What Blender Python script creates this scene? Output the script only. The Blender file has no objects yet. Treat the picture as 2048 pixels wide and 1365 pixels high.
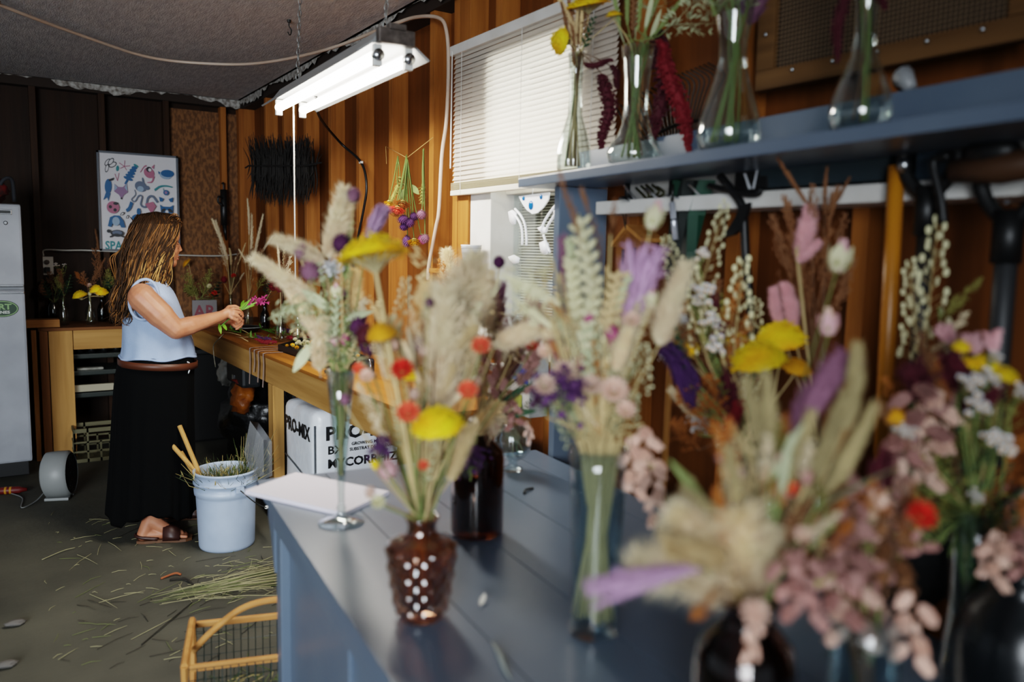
import bpy, bmesh, math, random
from mathutils import Vector, Matrix, Quaternion
V = Vector
RND = random.Random(7)
S = bpy.context.scene
COL = S.collection
PI = math.pi

# ------------------------------------------------------------------ camera
FPX, PIT, ROL, YAW, CX, CY, H = 1606.7, .110863, .01909, .5781, 1024., 682.5, 1.5
_fw = V((math.sin(YAW), math.cos(YAW), 0)); _rt = V((math.cos(YAW), -math.sin(YAW), 0)); _up = V((0, 0, 1))
CW = _fw*math.cos(PIT) - _up*math.sin(PIT); _u2 = _up*math.cos(PIT) + _fw*math.sin(PIT)
CR = _rt*math.cos(ROL) + _u2*math.sin(ROL); CU = -_rt*math.sin(ROL) + _u2*math.cos(ROL)
CO = V((0, 0, H))
def ray(x, y): return CW + CR*((x-CX)/FPX) - CU*((y-CY)/FPX)
def atx(x, y, X): d = ray(x, y); return CO + d*(X/d.x)
def aty(x, y, Y): d = ray(x, y); return CO + d*(Y/d.y)
def atz(x, y, Z): d = ray(x, y); return CO + d*((Z-H)/d.z)
def atd(x, y, D): return CO + ray(x, y)*D
def depth(p): return (V(p)-CO).dot(CW)
cd = bpy.data.cameras.new('camera'); cam = bpy.data.objects.new('camera', cd); COL.objects.link(cam)
m = Matrix.Identity(4)
for i in range(3): m[i][0] = CR[i]; m[i][1] = CU[i]; m[i][2] = -CW[i]; m[i][3] = CO[i]
cam.matrix_world = m
cd.sensor_width = 36; cd.lens = FPX*36/2048; cd.clip_start = .02
cd.dof.use_dof = True; cd.dof.focus_distance = 4.3; cd.dof.aperture_fstop = 1.6
S.camera = cam

# ------------------------------------------------------------------ materials
def lin(c):
    if isinstance(c, str):
        c = c.lstrip('#'); c = [int(c[i:i+2], 16)/255 for i in (0, 2, 4)]
    return [x/12.92 if x <= .04045 else ((x+.055)/1.055)**2.4 for x in c]
_mats = {}
def mat(name, col, rough=.6, metal=0, col2=None, scale=20, bump=0, bscale=60, stretch=(1, 1, 1), sss=0, trans=0, spec=.5, var=0, emit=0, detail=6, contrast=(.35, .65)):
    if name in _mats: return _mats[name]
    M = bpy.data.materials.new(name); M.use_nodes = True; _mats[name] = M
    nt = M.node_tree; b = nt.nodes['Principled BSDF']; L = nt.links
    c = (*lin(col), 1)
    b.inputs['Base Color'].default_value = c
    b.inputs['Roughness'].default_value = rough; b.inputs['Metallic'].default_value = metal
    b.inputs['Specular IOR Level'].default_value = spec
    out = None
    tc = nt.nodes.new('ShaderNodeTexCoord'); mp = nt.nodes.new('ShaderNodeMapping'); mp.inputs['Scale'].default_value = stretch
    L.new(tc.outputs['Object'], mp.inputs['Vector'])
    if col2 is not None:
        n = nt.nodes.new('ShaderNodeTexNoise'); n.inputs['Scale'].default_value = scale; n.inputs['Detail'].default_value = detail
        L.new(mp.outputs[0], n.inputs['Vector'])
        r = nt.nodes.new('ShaderNodeValToRGB'); r.color_ramp.elements[0].position, r.color_ramp.elements[1].position = contrast
        r.color_ramp.elements[0].color = c; r.color_ramp.elements[1].color = (*lin(col2), 1)
        L.new(n.outputs['Fac'], r.inputs['Fac']); out = r.outputs['Color']
    if var:
        oi = nt.nodes.new('ShaderNodeObjectInfo'); hs = nt.nodes.new('ShaderNodeHueSaturation')
        mr = nt.nodes.new('ShaderNodeMapRange'); mr.inputs['To Min'].default_value = 1-var; mr.inputs['To Max'].default_value = 1+var
        L.new(oi.outputs['Random'], mr.inputs['Value']); L.new(mr.outputs[0], hs.inputs['Value'])
        if out: L.new(out, hs.inputs['Color'])
        else: hs.inputs['Color'].default_value = c
        out = hs.outputs['Color']
    if out: L.new(out, b.inputs['Base Color'])
    if bump:
        n2 = nt.nodes.new('ShaderNodeTexNoise'); n2.inputs['Scale'].default_value = bscale; n2.inputs['Detail'].default_value = 5
        L.new(mp.outputs[0], n2.inputs['Vector'])
        bp = nt.nodes.new('ShaderNodeBump'); bp.inputs['Strength'].default_value = bump; bp.inputs['Distance'].default_value = .01
        L.new(n2.outputs['Fac'], bp.inputs['Height']); L.new(bp.outputs[0], b.inputs['Normal'])
    if sss:
        b.inputs['Subsurface Weight'].default_value = sss; b.inputs['Subsurface Radius'].default_value = (.01, .004, .002)
    if emit:
        b.inputs['Emission Color'].default_value = c; b.inputs['Emission Strength'].default_value = emit
    if trans:
        t = nt.nodes.new('ShaderNodeBsdfTranslucent'); mx = nt.nodes.new('ShaderNodeMixShader'); mx.inputs[0].default_value = trans
        if out: L.new(out, t.inputs['Color'])
        else: t.inputs['Color'].default_value = c
        L.new(b.outputs[0], mx.inputs[1]); L.new(t.outputs[0], mx.inputs[2]); L.new(mx.outputs[0], nt.nodes['Material Output'].inputs['Surface'])
    return M
def glass(name, tint='#ffffff', ior=1.35, rough=.02, gloss='#ffffff', boost=1.0):
    if name in _mats: return _mats[name]
    M = bpy.data.materials.new(name); M.use_nodes = True; _mats[name] = M
    nt = M.node_tree; L = nt.links; nt.nodes.remove(nt.nodes['Principled BSDF'])
    tr = nt.nodes.new('ShaderNodeBsdfTransparent'); tr.inputs[0].default_value = (*lin(tint), 1)
    gl = nt.nodes.new('ShaderNodeBsdfGlossy'); gl.inputs['Roughness'].default_value = rough; gl.inputs[0].default_value = (*lin(gloss), 1)
    fr = nt.nodes.new('ShaderNodeLayerWeight'); fr.inputs['Blend'].default_value = .5
    pw = nt.nodes.new('ShaderNodeMath'); pw.operation = 'POWER'; pw.inputs[1].default_value = 2.3
    mm = nt.nodes.new('ShaderNodeMath'); mm.operation = 'MULTIPLY_ADD'; mm.use_clamp = True; mm.inputs[1].default_value = .7*boost; mm.inputs[2].default_value = ((ior-1)/(ior+1))**2*1.8
    L.new(fr.outputs['Facing'], pw.inputs[0]); L.new(pw.outputs[0], mm.inputs[0])
    mx = nt.nodes.new('ShaderNodeMixShader'); L.new(mm.outputs[0], mx.inputs[0]); L.new(tr.outputs[0], mx.inputs[1]); L.new(gl.outputs[0], mx.inputs[2])
    L.new(mx.outputs[0], nt.nodes['Material Output'].inputs['Surface'])
    return M
def wood(name, c1, c2, axis='z', scale=6, rough=.6):
    st = {'x': (.35, 6, 6), 'y': (6, .35, 6), 'z': (6, 6, .35)}[axis]
    return mat(name, c1, rough, spec=.2, col2=c2, scale=scale, stretch=st, bump=.12, bscale=scale*3, contrast=(.3, .7))

# ------------------------------------------------------------------ mesh builder
class MB:
    def __init__(s): s.v = []; s.f = []; s.mi = []; s.cur = 0
    def _add(s, vs, fs):
        o = len(s.v); s.v += [tuple(v) for v in vs]
        for f in fs: s.f.append(tuple(i+o for i in f)); s.mi.append(s.cur)
        return s
    def m(s, i): s.cur = i; return s
    def box(s, c, d, R=None, bev=0):
        c = V(c); x, y, z = [a/2 for a in d]
        if bev:
            b = min(bev, x*.9, y*.9, z*.9); vs = []; 
            bm = bmesh.new(); bmesh.ops.create_cube(bm, size=1)
            for v in bm.verts: v.co = V((v.co.x*2*x, v.co.y*2*y, v.co.z*2*z))
            bmesh.ops.bevel(bm, geom=bm.edges[:], offset=b, segments=2, affect='EDGES', profile=.6)
            bm.verts.index_update(); vs = [(R @ v.co if R else v.co)+c for v in bm.verts]; fs = [[v.index for v in f.verts] for f in bm.faces]
            bm.free(); return s._add(vs, fs)
        vs = [V((sx*x, sy*y, sz*z)) for sx in (-1, 1) for sy in (-1, 1) for sz in (-1, 1)]
        vs = [(R @ v if R else v)+c for v in vs]
        return s._add(vs, [(0, 1, 3, 2), (4, 6, 7, 5), (0, 4, 5, 1), (2, 3, 7, 6), (0, 2, 6, 4), (1, 5, 7, 3)])
    def mm(s, a, b, bev=0):
        a = V(a); b = V(b); return s.box((a+b)/2, [abs(q) for q in (b-a)], None, bev)
    def tube(s, pts, r, n=6, cap=True):
        pts = [V(p) for p in pts]; N = len(pts)
        rs = r if isinstance(r, (list, tuple)) else [r]*N
        t0 = (pts[1]-pts[0]).normalized(); a = V((0, 0, 1)) if abs(t0.z) < .9 else V((1, 0, 0))
        u = t0.cross(a).normalized(); vs = []
        for i, p in enumerate(pts):
            t = (pts[min(i+1, N-1)]-pts[max(i-1, 0)])
            if t.length < 1e-9: t = t0
            t.normalize(); u = (u - t*u.dot(t)); u = u.normalized() if u.length > 1e-6 else t.orthogonal().normalized(); w = t.cross(u)
            for k in range(n):
                an = 2*PI*k/n; vs.append(p+(u*math.cos(an)+w*math.sin(an))*rs[i])
        fs = [(i*n+k, i*n+(k+1) % n, (i+1)*n+(k+1) % n, (i+1)*n+k) for i in range(N-1) for k in range(n)]
        if cap: fs += [tuple(range(n-1, -1, -1)), tuple((N-1)*n+k for k in range(n))]
        return s._add(vs, fs)
    def lathe(s, prof, o=(0, 0, 0), n=32, ax=None, mod=None):
        o = V(o); q = V((0, 0, 1)).rotation_difference(V(ax)) if ax is not None else None
        vs = []; N = len(prof)
        for i, (r, z) in enumerate(prof):
            for k in range(n):
                an = 2*PI*k/n; rr = mod(r, z, an) if mod else r
                p = V((rr*math.cos(an), rr*math.sin(an), z)); vs.append((q @ p if q else p)+o)
        fs = [(i*n+k, i*n+(k+1) % n, (i+1)*n+(k+1) % n, (i+1)*n+k) for i in range(N-1) for k in range(n)]
        return s._add(vs, fs)
    def ell(s, c, r, n=10, R=None):
        c = V(c); r = (r, r, r) if isinstance(r, (int, float)) else r
        vs = []; fs = []; m_ = max(4, n//2)
        for i in range(m_+1):
            th = PI*i/m_
            for k in range(n):
                ph = 2*PI*k/n; p = V((r[0]*math.sin(th)*math.cos(ph), r[1]*math.sin(th)*math.sin(ph), r[2]*math.cos(th)))
                vs.append((R @ p if R else p)+c)
        for i in range(m_):
            for k in range(n): fs.append((i*n+k, (i+1)*n+k, (i+1)*n+(k+1) % n, i*n+(k+1) % n))
        return s._add(vs, fs)
    def caps(s, a, b, ra, rb, n=14):
        a = V(a); b = V(b); d = b-a; L = d.length; d.normalize(); pr = []
        for i in range(6): t = PI/2*i/5; pr.append((ra*math.sin(t)+1e-5, -ra*math.cos(t)))
        for i in range(6): t = PI/2*i/5; pr.append((rb*math.cos(t)+1e-5, L+rb*math.sin(t)))
        return s.lathe(pr, a, n, d)
    def poly(s, pts): return s._add(pts, [tuple(range(len(pts)))])
    def prism(s, pts, ext):
        n = len(pts); e = V(ext); vs = [V(p) for p in pts]+[V(p)+e for p in pts]
        return s._add(vs, [tuple(range(n-1, -1, -1)), tuple(range(n, 2*n))]+[(i, (i+1) % n, n+(i+1) % n, n+i) for i in range(n)])
    def tri(s, a, b, c): return s._add((a, b, c), [(0, 1, 2)])
    def quad(s, a, b, c, d): return s._add((a, b, c, d), [(0, 1, 2, 3)])
    def leaf(s, base, dirv, length, width, nrm, bend=.2, n=5):
        base = V(base); d = V(dirv).normalized(); nn = V(nrm); nn = (nn-d*nn.dot(d))
        nn = nn.normalized() if nn.length > 1e-6 else d.orthogonal().normalized(); w = d.cross(nn); vs = []
        for i in range(n+1):
            t = i/n; wd = width*.5*math.sin(PI*min(1, t*.93+.05))**.8*(1-.25*t); c = base+d*length*t+nn*(bend*length*t*t)
            vs += [c-w*wd+nn*wd*.25, c, c+w*wd+nn*wd*.25]
        fs = []
        for i in range(n):
            a = i*3; fs += [(a, a+1, a+4, a+3), (a+1, a+2, a+5, a+4)]
        return s._add(vs, fs)
    def mesh(s, name, mats, smooth=True):
        me = bpy.data.meshes.new(name); me.from_pydata(s.v, [], s.f)
        for x in (mats if isinstance(mats, (list, tuple)) else [mats]): me.materials.append(x)
        me.polygons.foreach_set('material_index', s.mi); me.polygons.foreach_set('use_smooth', [smooth]*len(s.f)); me.update()
        return me
    def build(s, name, mats, parent=None, smooth=False, origin=None):
        o = V(ORG.get(parent.name, (0, 0, 0))) if parent is not None else V(origin or (0, 0, 0))
        if o.length: s.v = [(x-o.x, y-o.y, z-o.z) for x, y, z in s.v]
        ob = bpy.data.objects.new(name, s.mesh(name, mats, smooth)); COL.objects.link(ob)
        if parent is not None: ob.parent = parent; ORG[ob.name] = o
        else: ob.location = o; ORG[ob.name] = o
        return ob
ORG = {}
def tag(o, label, cat, group=None, kind=None):
    o['label'] = label; o['category'] = cat
    if group: o['group'] = group
    if kind: o['kind'] = kind
    return o
def thing(name, label, cat, loc, group=None):
    o = bpy.data.objects.new(name, None); COL.objects.link(o); o.location = loc; o.empty_display_size = .02
    ORG[o.name] = V(loc); return tag(o, label, cat, group)
def struct(name, mb, mats, smooth=False):
    o = mb.build(name, mats, None, smooth); o['kind'] = 'structure'; return o
def lerp(a, b, t): return a+(b-a)*t
def bez(pts, n=12):
    P = [V(p) for p in pts]; out = []
    P = [P[0]*2-P[1]]+P+[P[-1]*2-P[-2]]
    for i in range(1, len(P)-2):
        a, b, c, d = P[i-1:i+3]
        for k in range(n):
            t = k/n; out.append(.5*((2*b)+(c-a)*t+(2*a-5*b+4*c-d)*t*t+(3*b-a-3*c+d)*t**3))
    out.append(P[-2]); return out
def text_mesh(mb, txt, o, xd, yd, size, mi=0, bold=.0, lift=.001, squeeze=1):
    """flat lettering: adds the glyph faces of txt on the plane (o, xd, yd)"""
    cu = bpy.data.curves.new('t', 'FONT'); cu.body = txt; cu.size = size; cu.offset = bold; cu.resolution_u = 2
    ob = bpy.data.objects.new('t', cu); COL.objects.link(ob)
    dg = bpy.context.evaluated_depsgraph_get(); me = bpy.data.meshes.new_from_object(ob.evaluated_get(dg))
    o = V(o); xd = V(xd).normalized(); yd = V(yd).normalized(); n = xd.cross(yd)
    cur = mb.cur; mb.m(mi); mb._add([o+xd*v.co.x*squeeze+yd*v.co.y+n*lift for v in me.vertices], [tuple(p.vertices) for p in me.polygons]); mb.m(cur)
    bpy.data.objects.remove(ob); bpy.data.curves.remove(cu); bpy.data.meshes.remove(me)

# palette
pine = lambda a: wood('pine_'+a, '#b5824a', '#96622f', a, 5)
pineL = lambda a: wood('pale_pine_'+a, '#b88c52', '#9c723c', a, 4)
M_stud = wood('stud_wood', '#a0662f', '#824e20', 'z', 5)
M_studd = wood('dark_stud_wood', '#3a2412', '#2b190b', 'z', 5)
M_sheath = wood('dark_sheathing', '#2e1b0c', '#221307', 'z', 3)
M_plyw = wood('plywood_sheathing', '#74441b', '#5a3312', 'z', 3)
M_osb = mat('osb', '#5a3a1e', .8, col2='#7d5530', scale=28, detail=2, stretch=(1.6, 1, .8), contrast=(.42, .6), bump=.3, bscale=40)
M_blue = mat('slate_blue_paint', '#556375', .34, col2='#5d6b7b', scale=3, bump=.03, bscale=30)
M_white = mat('white_paint', '#dcdad6', .5, col2='#cfccc6', scale=8)
M_metal = mat('galvanised_metal', '#8d8d8b', .35, metal=.8)
M_black = mat('black_plastic', '#0e0f10', .45)
M_steel = mat('steel', '#b9bcc0', .25, metal=1)
M_wire = mat('dark_wire', '#15130f', .5)

# ------------------------------------------------------------------ room
XW, YB, HC = 1.87, 6.85, 2.66
M_conc = mat('concrete', '#36352d', .8, col2='#4f4d42', scale=2.2, bump=.15, bscale=35, detail=10, contrast=(.3, .7))
struct('floor', MB().mm((-5, -5, -.1), (XW+.2, YB+.2, 0)), M_conc)
M_ceil = mat('ceiling_board', '#c6c7cc', .95, spec=.1, col2='#dedfe2', scale=14, stretch=(3, .8, 1), bump=.5, bscale=45, detail=8)
struct('ceiling', MB().mm((-5, -5, HC), (XW-.14, YB-.13, HC+.05)), M_ceil)
struct('trim_1', MB().mm((-5, -5, HC+.05), (XW+.2, YB+.2, HC+.1)), M_sheath)
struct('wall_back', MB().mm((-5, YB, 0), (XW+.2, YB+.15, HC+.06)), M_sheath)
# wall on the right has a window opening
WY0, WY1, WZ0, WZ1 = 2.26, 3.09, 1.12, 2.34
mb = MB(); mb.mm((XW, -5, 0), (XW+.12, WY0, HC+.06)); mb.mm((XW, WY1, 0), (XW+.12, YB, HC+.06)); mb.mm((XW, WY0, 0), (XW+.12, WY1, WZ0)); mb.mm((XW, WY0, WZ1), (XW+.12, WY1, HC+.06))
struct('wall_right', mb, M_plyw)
k = 1
def trim(mb, m_):
    global k
    k += 1; return struct('trim_%d' % k, mb, m_)
for y in (6.75, 6.13, 5.69, 5.235, 4.78, 4.335, 3.895, 3.435, 3.20, 1.99, 1.57, 1.17, .70, .25):
    trim(MB().mm((XW-.09, y, 0), (XW, y+.045, HC-.04), .002), M_stud)
trim(MB().mm((XW-.092, 3.098, 0), (XW, 3.19, HC-.04), .002), M_stud)
for y in (2.45, 2.85):
    trim(MB().mm((XW-.09, y, 0), (XW, y+.045, WZ0-.03), .002), M_stud); trim(MB().mm((XW-.09, y, WZ1), (XW, y+.045, HC-.04), .002), M_stud)
for x in (.295, .735, 1.18, 1.605, 1.745, -.15, -.6, -1.05, -1.5, -1.95):
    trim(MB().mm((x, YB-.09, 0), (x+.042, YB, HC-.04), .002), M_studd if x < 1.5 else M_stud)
trim(MB().mm((1.225, YB-.03, 0), (1.603, YB-.01, HC-.1)), M_osb); trim(MB().mm((1.65, YB-.03, 0), (1.743, YB-.01, HC-.1)), M_osb)
M_plate = mat('dark_top_plate', '#2a1c12', .8)
trim(MB().mm((XW-.1, -5, HC-.06), (XW, YB, HC+.03)), M_plate); trim(MB().mm((-5, YB-.1, HC-.06), (XW-.1, YB, HC+.03)), M_plate)
# torn white paper edge of the ceiling board
M_torn = mat('torn_paper', '#b9b6b0', .9, col2='#6a625a', scale=40)
def torn(a, b, side, seed):
    R = random.Random(seed); mb = MB(); a = V(a); b = V(b); n = 130; top = []; bot = []
    on = 1
    for i in range(n+1):
        p = a.lerp(b, i/n); h = max(0, .028+.03*math.sin(i*.23+seed)+R.uniform(-.02, .02)); top.append(p+V(side)*R.uniform(0, .02)); bot.append(p+V((0, 0, -h))+V(side)*R.uniform(0, .02))
    for i in range(n): mb.quad(top[i], top[i+1], bot[i+1], bot[i])
    return mb
trim(torn((-3, YB-.115, HC-.002), (XW-.12, YB-.115, HC-.002), (0, -.4, 0), 3), M_torn)
trim(torn((XW-.12, 1.5, HC-.002), (XW-.12, YB-.12, HC-.002), (-.4, 0, 0), 5), M_torn)

# window
mb = MB()
for a, b in (((XW-.085, WY0-.0, WZ0), (XW+.1, WY0+.05, WZ1)), ((XW-.085, WY1-.17, WZ0), (XW+.1, WY1, WZ1)), ((XW-.085, WY0, WZ1-.05), (XW+.1, WY1, WZ1)), ((XW-.12, WY0-.03, WZ0-.03), (XW+.1, WY1+.03, WZ0+.03)), ((XW-.01, WY0, 1.74), (XW+.05, WY1, 1.79))): mb.mm(a, b, .004)
win = struct('window_1', mb, M_white)
pane = MB().mm((XW+.03, WY0+.04, WZ0+.02), (XW+.034, WY1-.04, WZ1-.04)).build('window_pane', glass('window_glass', '#f4f8f8', 1.3), win)

# mini blind
XB = 1.757
BY0, BY1 = 2.085, 3.205
bl = thing('window_blind', 'white horizontal slat blind lowered over the upper window', 'blind', (XB, 2.64, 1.7))
M_slat = mat('blind_slat', '#d9d0c4', .5, trans=.28)
MB().mm((XB-.02, BY0, 2.345), (XB+.02, BY1, 2.385), .003).build('headrail', M_white, bl)
mb = MB(); zt = 2.34; zb = 1.80; N = 28
for i in range(N):
    z = lerp(zb, zt, i/(N-1)); a = 1.12; h = .0125; dx = h*math.cos(a); dz = h*math.sin(a); cv = .002
    p = [(XB-dx, z-dz), (XB-.3*dx+cv, z-.3*dz+cv), (XB+.3*dx+cv, z+.3*dz+cv), (XB+dx, z+dz)]
    for j in range(3): mb.quad((p[j][0], BY0+.01, p[j][1]), (p[j][0], BY1-.01, p[j][1]), (p[j+1][0], BY1-.01, p[j+1][1]), (p[j+1][0], BY0+.01, p[j+1][1]))
mb.build('slats', M_slat, bl, True)
mb = MB()
for i in range(7): mb.mm((XB-.014, BY0+.01, 1.768+i*.0045), (XB+.014, BY1-.01, 1.7695+i*.0045))
mb.build('stacked_slats', mat('stacked_slats', '#b7ab8c', .6), bl)
MB().mm((XB-.014, BY0+.005, 1.742), (XB+.014, BY1-.005, 1.765), .004).build('bottom_rail', mat('blind_rail', '#d6cfc0', .5), bl)
for y in (BY1-.1, 2.64, BY0+.12): MB().tube([(XB-.016, y, 1.745), (XB-.016, y, 2.36)], .0012, 5).build('ladder_cord', M_white, bl)
MB().tube([(XB-.024, BY1-.03, 2.36), (XB-.026, BY1-.028, 1.86)], .003, 6).build('tilt_wand', M_white, bl)
# second blind behind the lower pane; added grey panel hides the lamp outside
tag(MB().mm((1.945, WY0+.02, 1.13), (1.95, WY1-.15, 1.80)).build('slat_backing_panel', mat('grey_slat_backing', '#6d685e', .8, trans=.3), None), 'added grey light-blocking panel behind the narrow slats of the lower window', 'screen')
b2 = thing('window_blind', 'white narrow slats behind the lower window pane under the raised blind', 'blind', (1.92, 2.6, 1.2))
mb = MB()
for i in range(52):
    z = 1.16+i*.0118; mb.quad((1.925, WY0+.05, z), (1.925, WY1-.16, z), (1.932, WY1-.16, z+.0066), (1.932, WY0+.05, z+.0062))
mb.build('slats', mat('outer_slats', '#cfcabf', .6, trans=.15), b2)
MB().mm((1.92, WY0+.05, 1.775), (1.935, WY1-.05, 1.79)).build('headrail', M_white, b2)
# ornament hanging in the lower window
xo = 1.79
orn = thing('window_ornament', 'white openwork ornament with three blue glass stones hanging in lower window', 'ornament', (xo, 2.5, 1.7))
M_orn = mat('glowing_white_enamel', '#e6e8ec', .4, emit=.25)  # faint emission brightens the ornament, though it is no lamp
sh = [(1037, 393), (1065, 389), (1098, 385), (1096, 400), (1086, 415), (1074, 426), (1064, 428), (1053, 420), (1044, 407)]
MB().prism([atx(x, y, xo) for x, y in sh], (.006, 0, 0)).build('shield', M_orn, orn)
M_gem = mat('blue_glass_stone', '#1d5f9e', .12)
for x, y, r in ((1061.5, 411, .0155), (1047, 397, .008), (1082, 394, .0085)):
    MB().ell(atx(x, y, xo-.002), (.005, r, r*1.15), 12).build('glass_stone', M_gem, orn, True)
mb = MB()
for pts in ([(1030, 418), (1042, 432), (1050, 450), (1053, 475), (1053, 492)], [(1022, 424), (1034, 436), (1043, 455), (1045, 480), (1044, 490)], [(1110, 412), (1098, 428), (1088, 445), (1082, 462)], [(1116, 420), (1104, 438), (1094, 455), (1090, 465)], [(1087, 470), (1092, 485), (1100, 505)]):
    mb.tube(bez([atx(x, y, xo) for x, y in pts], 5), .005, 6)
for x0, y0, x1, y1 in ((1016, 420, 1032, 448), (1074, 452, 1094, 465), (1078, 482, 1096, 508), (1106, 418, 1118, 440), (1016, 510, 1038, 526)):
    mb.prism([atx(x0, y0+4, xo), atx((x0+x1)/2, y0, xo), atx(x1, y0+6, xo), atx(x1-2, y1, xo), atx((x0+x1)/2, y1+2, xo), atx(x0+3, y1-5, xo)], (.005, 0, 0))
mb.tube([atx(1065, 389, xo), atx(1066, 380, xo), atx(1066, 340, xo+.02)], .0012, 5)
mb.build('lattice', M_orn, orn, True)

# plastic cup on the sill
p = atx(942, 540, 1.72)
c = thing('plastic_cup', 'pale grey measuring cup standing by the left window jamb', 'cup', tuple(p))
MB().lathe([(0, 0), (.032, 0), (.043, .1), (.045, .105), (.041, .1), (.031, .004), (0, .004)], p, 24).build('cup', mat('grey_cup', '#c9ccd0', .4), c, True)
mb = MB()
for i in range(4): mb.lathe([(.0352+.011*i*.25, .03+.02*i), (.0358+.011*i*.25, .033+.02*i)], p, 24)
mb.build('gauge_rings', mat('grey_print', '#9a9da2', .5), c)
tag(MB().mm((1.65, 3.06, p.z-.02), (1.78, 3.22, p.z-.001), .002).build('sill_shelf', M_stud), 'small wooden ledge under the grey measuring cup', 'shelf')

# ------------------------------------------------------------------ overhead
cp = [V((-1.35, 3.3, HC)), V((-1.2, 3.4, 2.63)), atz(-60, -20, 2.62), atz(0, 10, 2.61), atz(160, 70, 2.6), atz(300, 115, 2.59), atz(430, 128, 2.585), atz(530, 125, 2.58)]
cp += [V((1.60, 4.35, 2.575)), V((1.70, 3.72, 2.585)), atx(835, 34, 1.72), atx(878, 36, 1.725), atx(893, 62, 1.73), atx(897, 130, 1.735), atx(893, 240, 1.735), atx(884, 310, 1.735), atx(878, 420, 1.735), atx(872, 455, 1.735), atx(858, 530, 1.735), atx(856, 560, 1.735)]
cb = MB().tube(bez(cp, 8), .0085, 8).build('hose', mat('pale_tube', '#b59a86', .35, col2='#c9b7a6', scale=3), None, True, cp[8])
tag(cb, 'pale plastic tube sagging across the ceiling and down beside the blind', 'tube')
p = atz(578, 40, HC)
h = thing('ceiling_hook', 'small dark hook screwed into the grey ceiling', 'hook', tuple(p))
MB().lathe([(0, 0), (.012, 0), (.010, -.012), (0, -.014)], p, 10).build('base', M_wire, h)
MB().tube(bez([p, p+V((0, 0, -.03)), p+V((.012, 0, -.05)), p+V((.004, 0, -.075)), p+V((-.008, 0, -.06))], 4), .003, 6).build('hook', M_wire, h, True)

# fluorescent fixture
ZT = 2.135
fA, fB = atz(574, 222, ZT), atz(800, 108, ZT)
ax = (fB-fA); ax.z = 0; FL = 1.24; ax.normalize(); fc = (fA+fB)/2; sd = V((ax.y, -ax.x, 0))
if sd.x < 0: sd = -sd
a0 = fc-ax*FL/2; a1 = fc+ax*FL/2
R3 = Matrix((ax, sd, V((0, 0, 1)))).transposed()
fx = thing('fluorescent_light', 'white two tube strip light hanging on chains over the bench', 'light', tuple(fc+V((0, 0, .1))))
mb = MB()
pr = [(-.13, .005), (-.075, .045), (-.045, .085), (.045, .085), (.075, .045), (.13, .005), (.125, .0), (.072, .038), (-.072, .038), (-.125, .0)]
mb.prism([a0+sd*x+V((0, 0, z)) for x, z in pr], ax*FL)
mb.build('reflector_housing', mat('fixture_enamel', '#8f8f8e', .4), fx)
for s_ in (a0, a1-ax*.03):
    for x in (-.055, .055): MB().box(s_+ax*.015+sd*x+V((0, 0, .0)), (.022, .03, .07), R3, .004).build('lamp_holder', mat('holder_white', '#d8d8d4', .4), fx)
mb = MB()
mb.box(a1+ax*.012+V((0, 0, .06)), (.03, .13, .05), R3, .006); mb.box(a1+ax*.02+V((0, 0, .09)), (.03, .06, .02), R3, .004)
mb.build('end_plate', mat('rusty_steel', '#6b625c', .5, metal=.4, col2='#4a423e', scale=30), fx)
M_tube = mat('lit_tube', '#fffaf0', .3, emit=16)
for x in (-.055, .055):
    MB().tube([a0+ax*.02+sd*x, a1-ax*.02+sd*x], .019, 14).build('fluorescent_tube', M_tube, fx, True)
for x in (-.055, .055): MB().tube([a1-ax*.02+sd*x+V((0, 0, 0)), a1+ax*.006+sd*x], .0195, 12).build('tube_cap', M_steel, fx, True)
# the two chains
def chain(p, q, label):
    t = thing('chain', label, 'chain', tuple(p)); d = (q-p); n = int(d.length/.026); mb = MB()
    for i in range(n):
        c = p+d*((i+.5)/n); w = V((1, 0, 0)) if i % 2 else V((0, 1, 0)); u = d.normalized()
        loop = [c+u*(.017*math.cos(a))+w*(.007*math.sin(a)) for a in [2*PI*k/9 for k in range(10)]]
        mb.tube(loop, .0022, 5, False)
    mb.build('links', M_metal, t, True)
p = a1-ax*.09+V((0, 0, .085)); q = V((p.x+.03, p.y-.02, HC)); chain(p, q, 'near steel chain holding up the strip light')
p = a0+ax*.12+V((0, 0, .085)); q = V((p.x+.02, p.y, HC)); chain(p, q, 'far steel chain holding up the strip light')
p = a0+ax*.06+sd*.0+V((0, 0, .0)); e = atd(588, 600, depth(p))
pc = thing('pull_cord', 'long white pull cord hanging from the far end of strip light', 'cord', tuple(p))
MB().tube([p+V((0, 0, .03)), p, V((p.x, p.y, e.z))], .0035, 6).build('cord', mat('white_cord', '#d6d2ca', .6), pc, True)
MB().lathe([(0, .02), (.006, .018), (.008, -.02), (0, -.024)], V((p.x, p.y, e.z)), 10).build('cord_pull', M_white, pc, True)
pts = [a0+ax*.2+sd*.06+V((0, 0, .04)), atx(640, 235, 1.45), atx(680, 285, 1.7), atx(722, 325, 1.765), atx(733, 372, 1.77), atx(727, 420, 1.77), atx(715, 480, 1.77), atx(705, 540, 1.77)]
pw = thing('power_cable', 'black power cable running from strip light down the studs', 'cable', tuple(pts[3]))
MB().tube(bez(pts, 8), .007, 7).build('cable', M_black, pw, True)
MB().box(pts[3], (.012, .03, .012)).build('cable_clip', M_white, pw)

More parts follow.
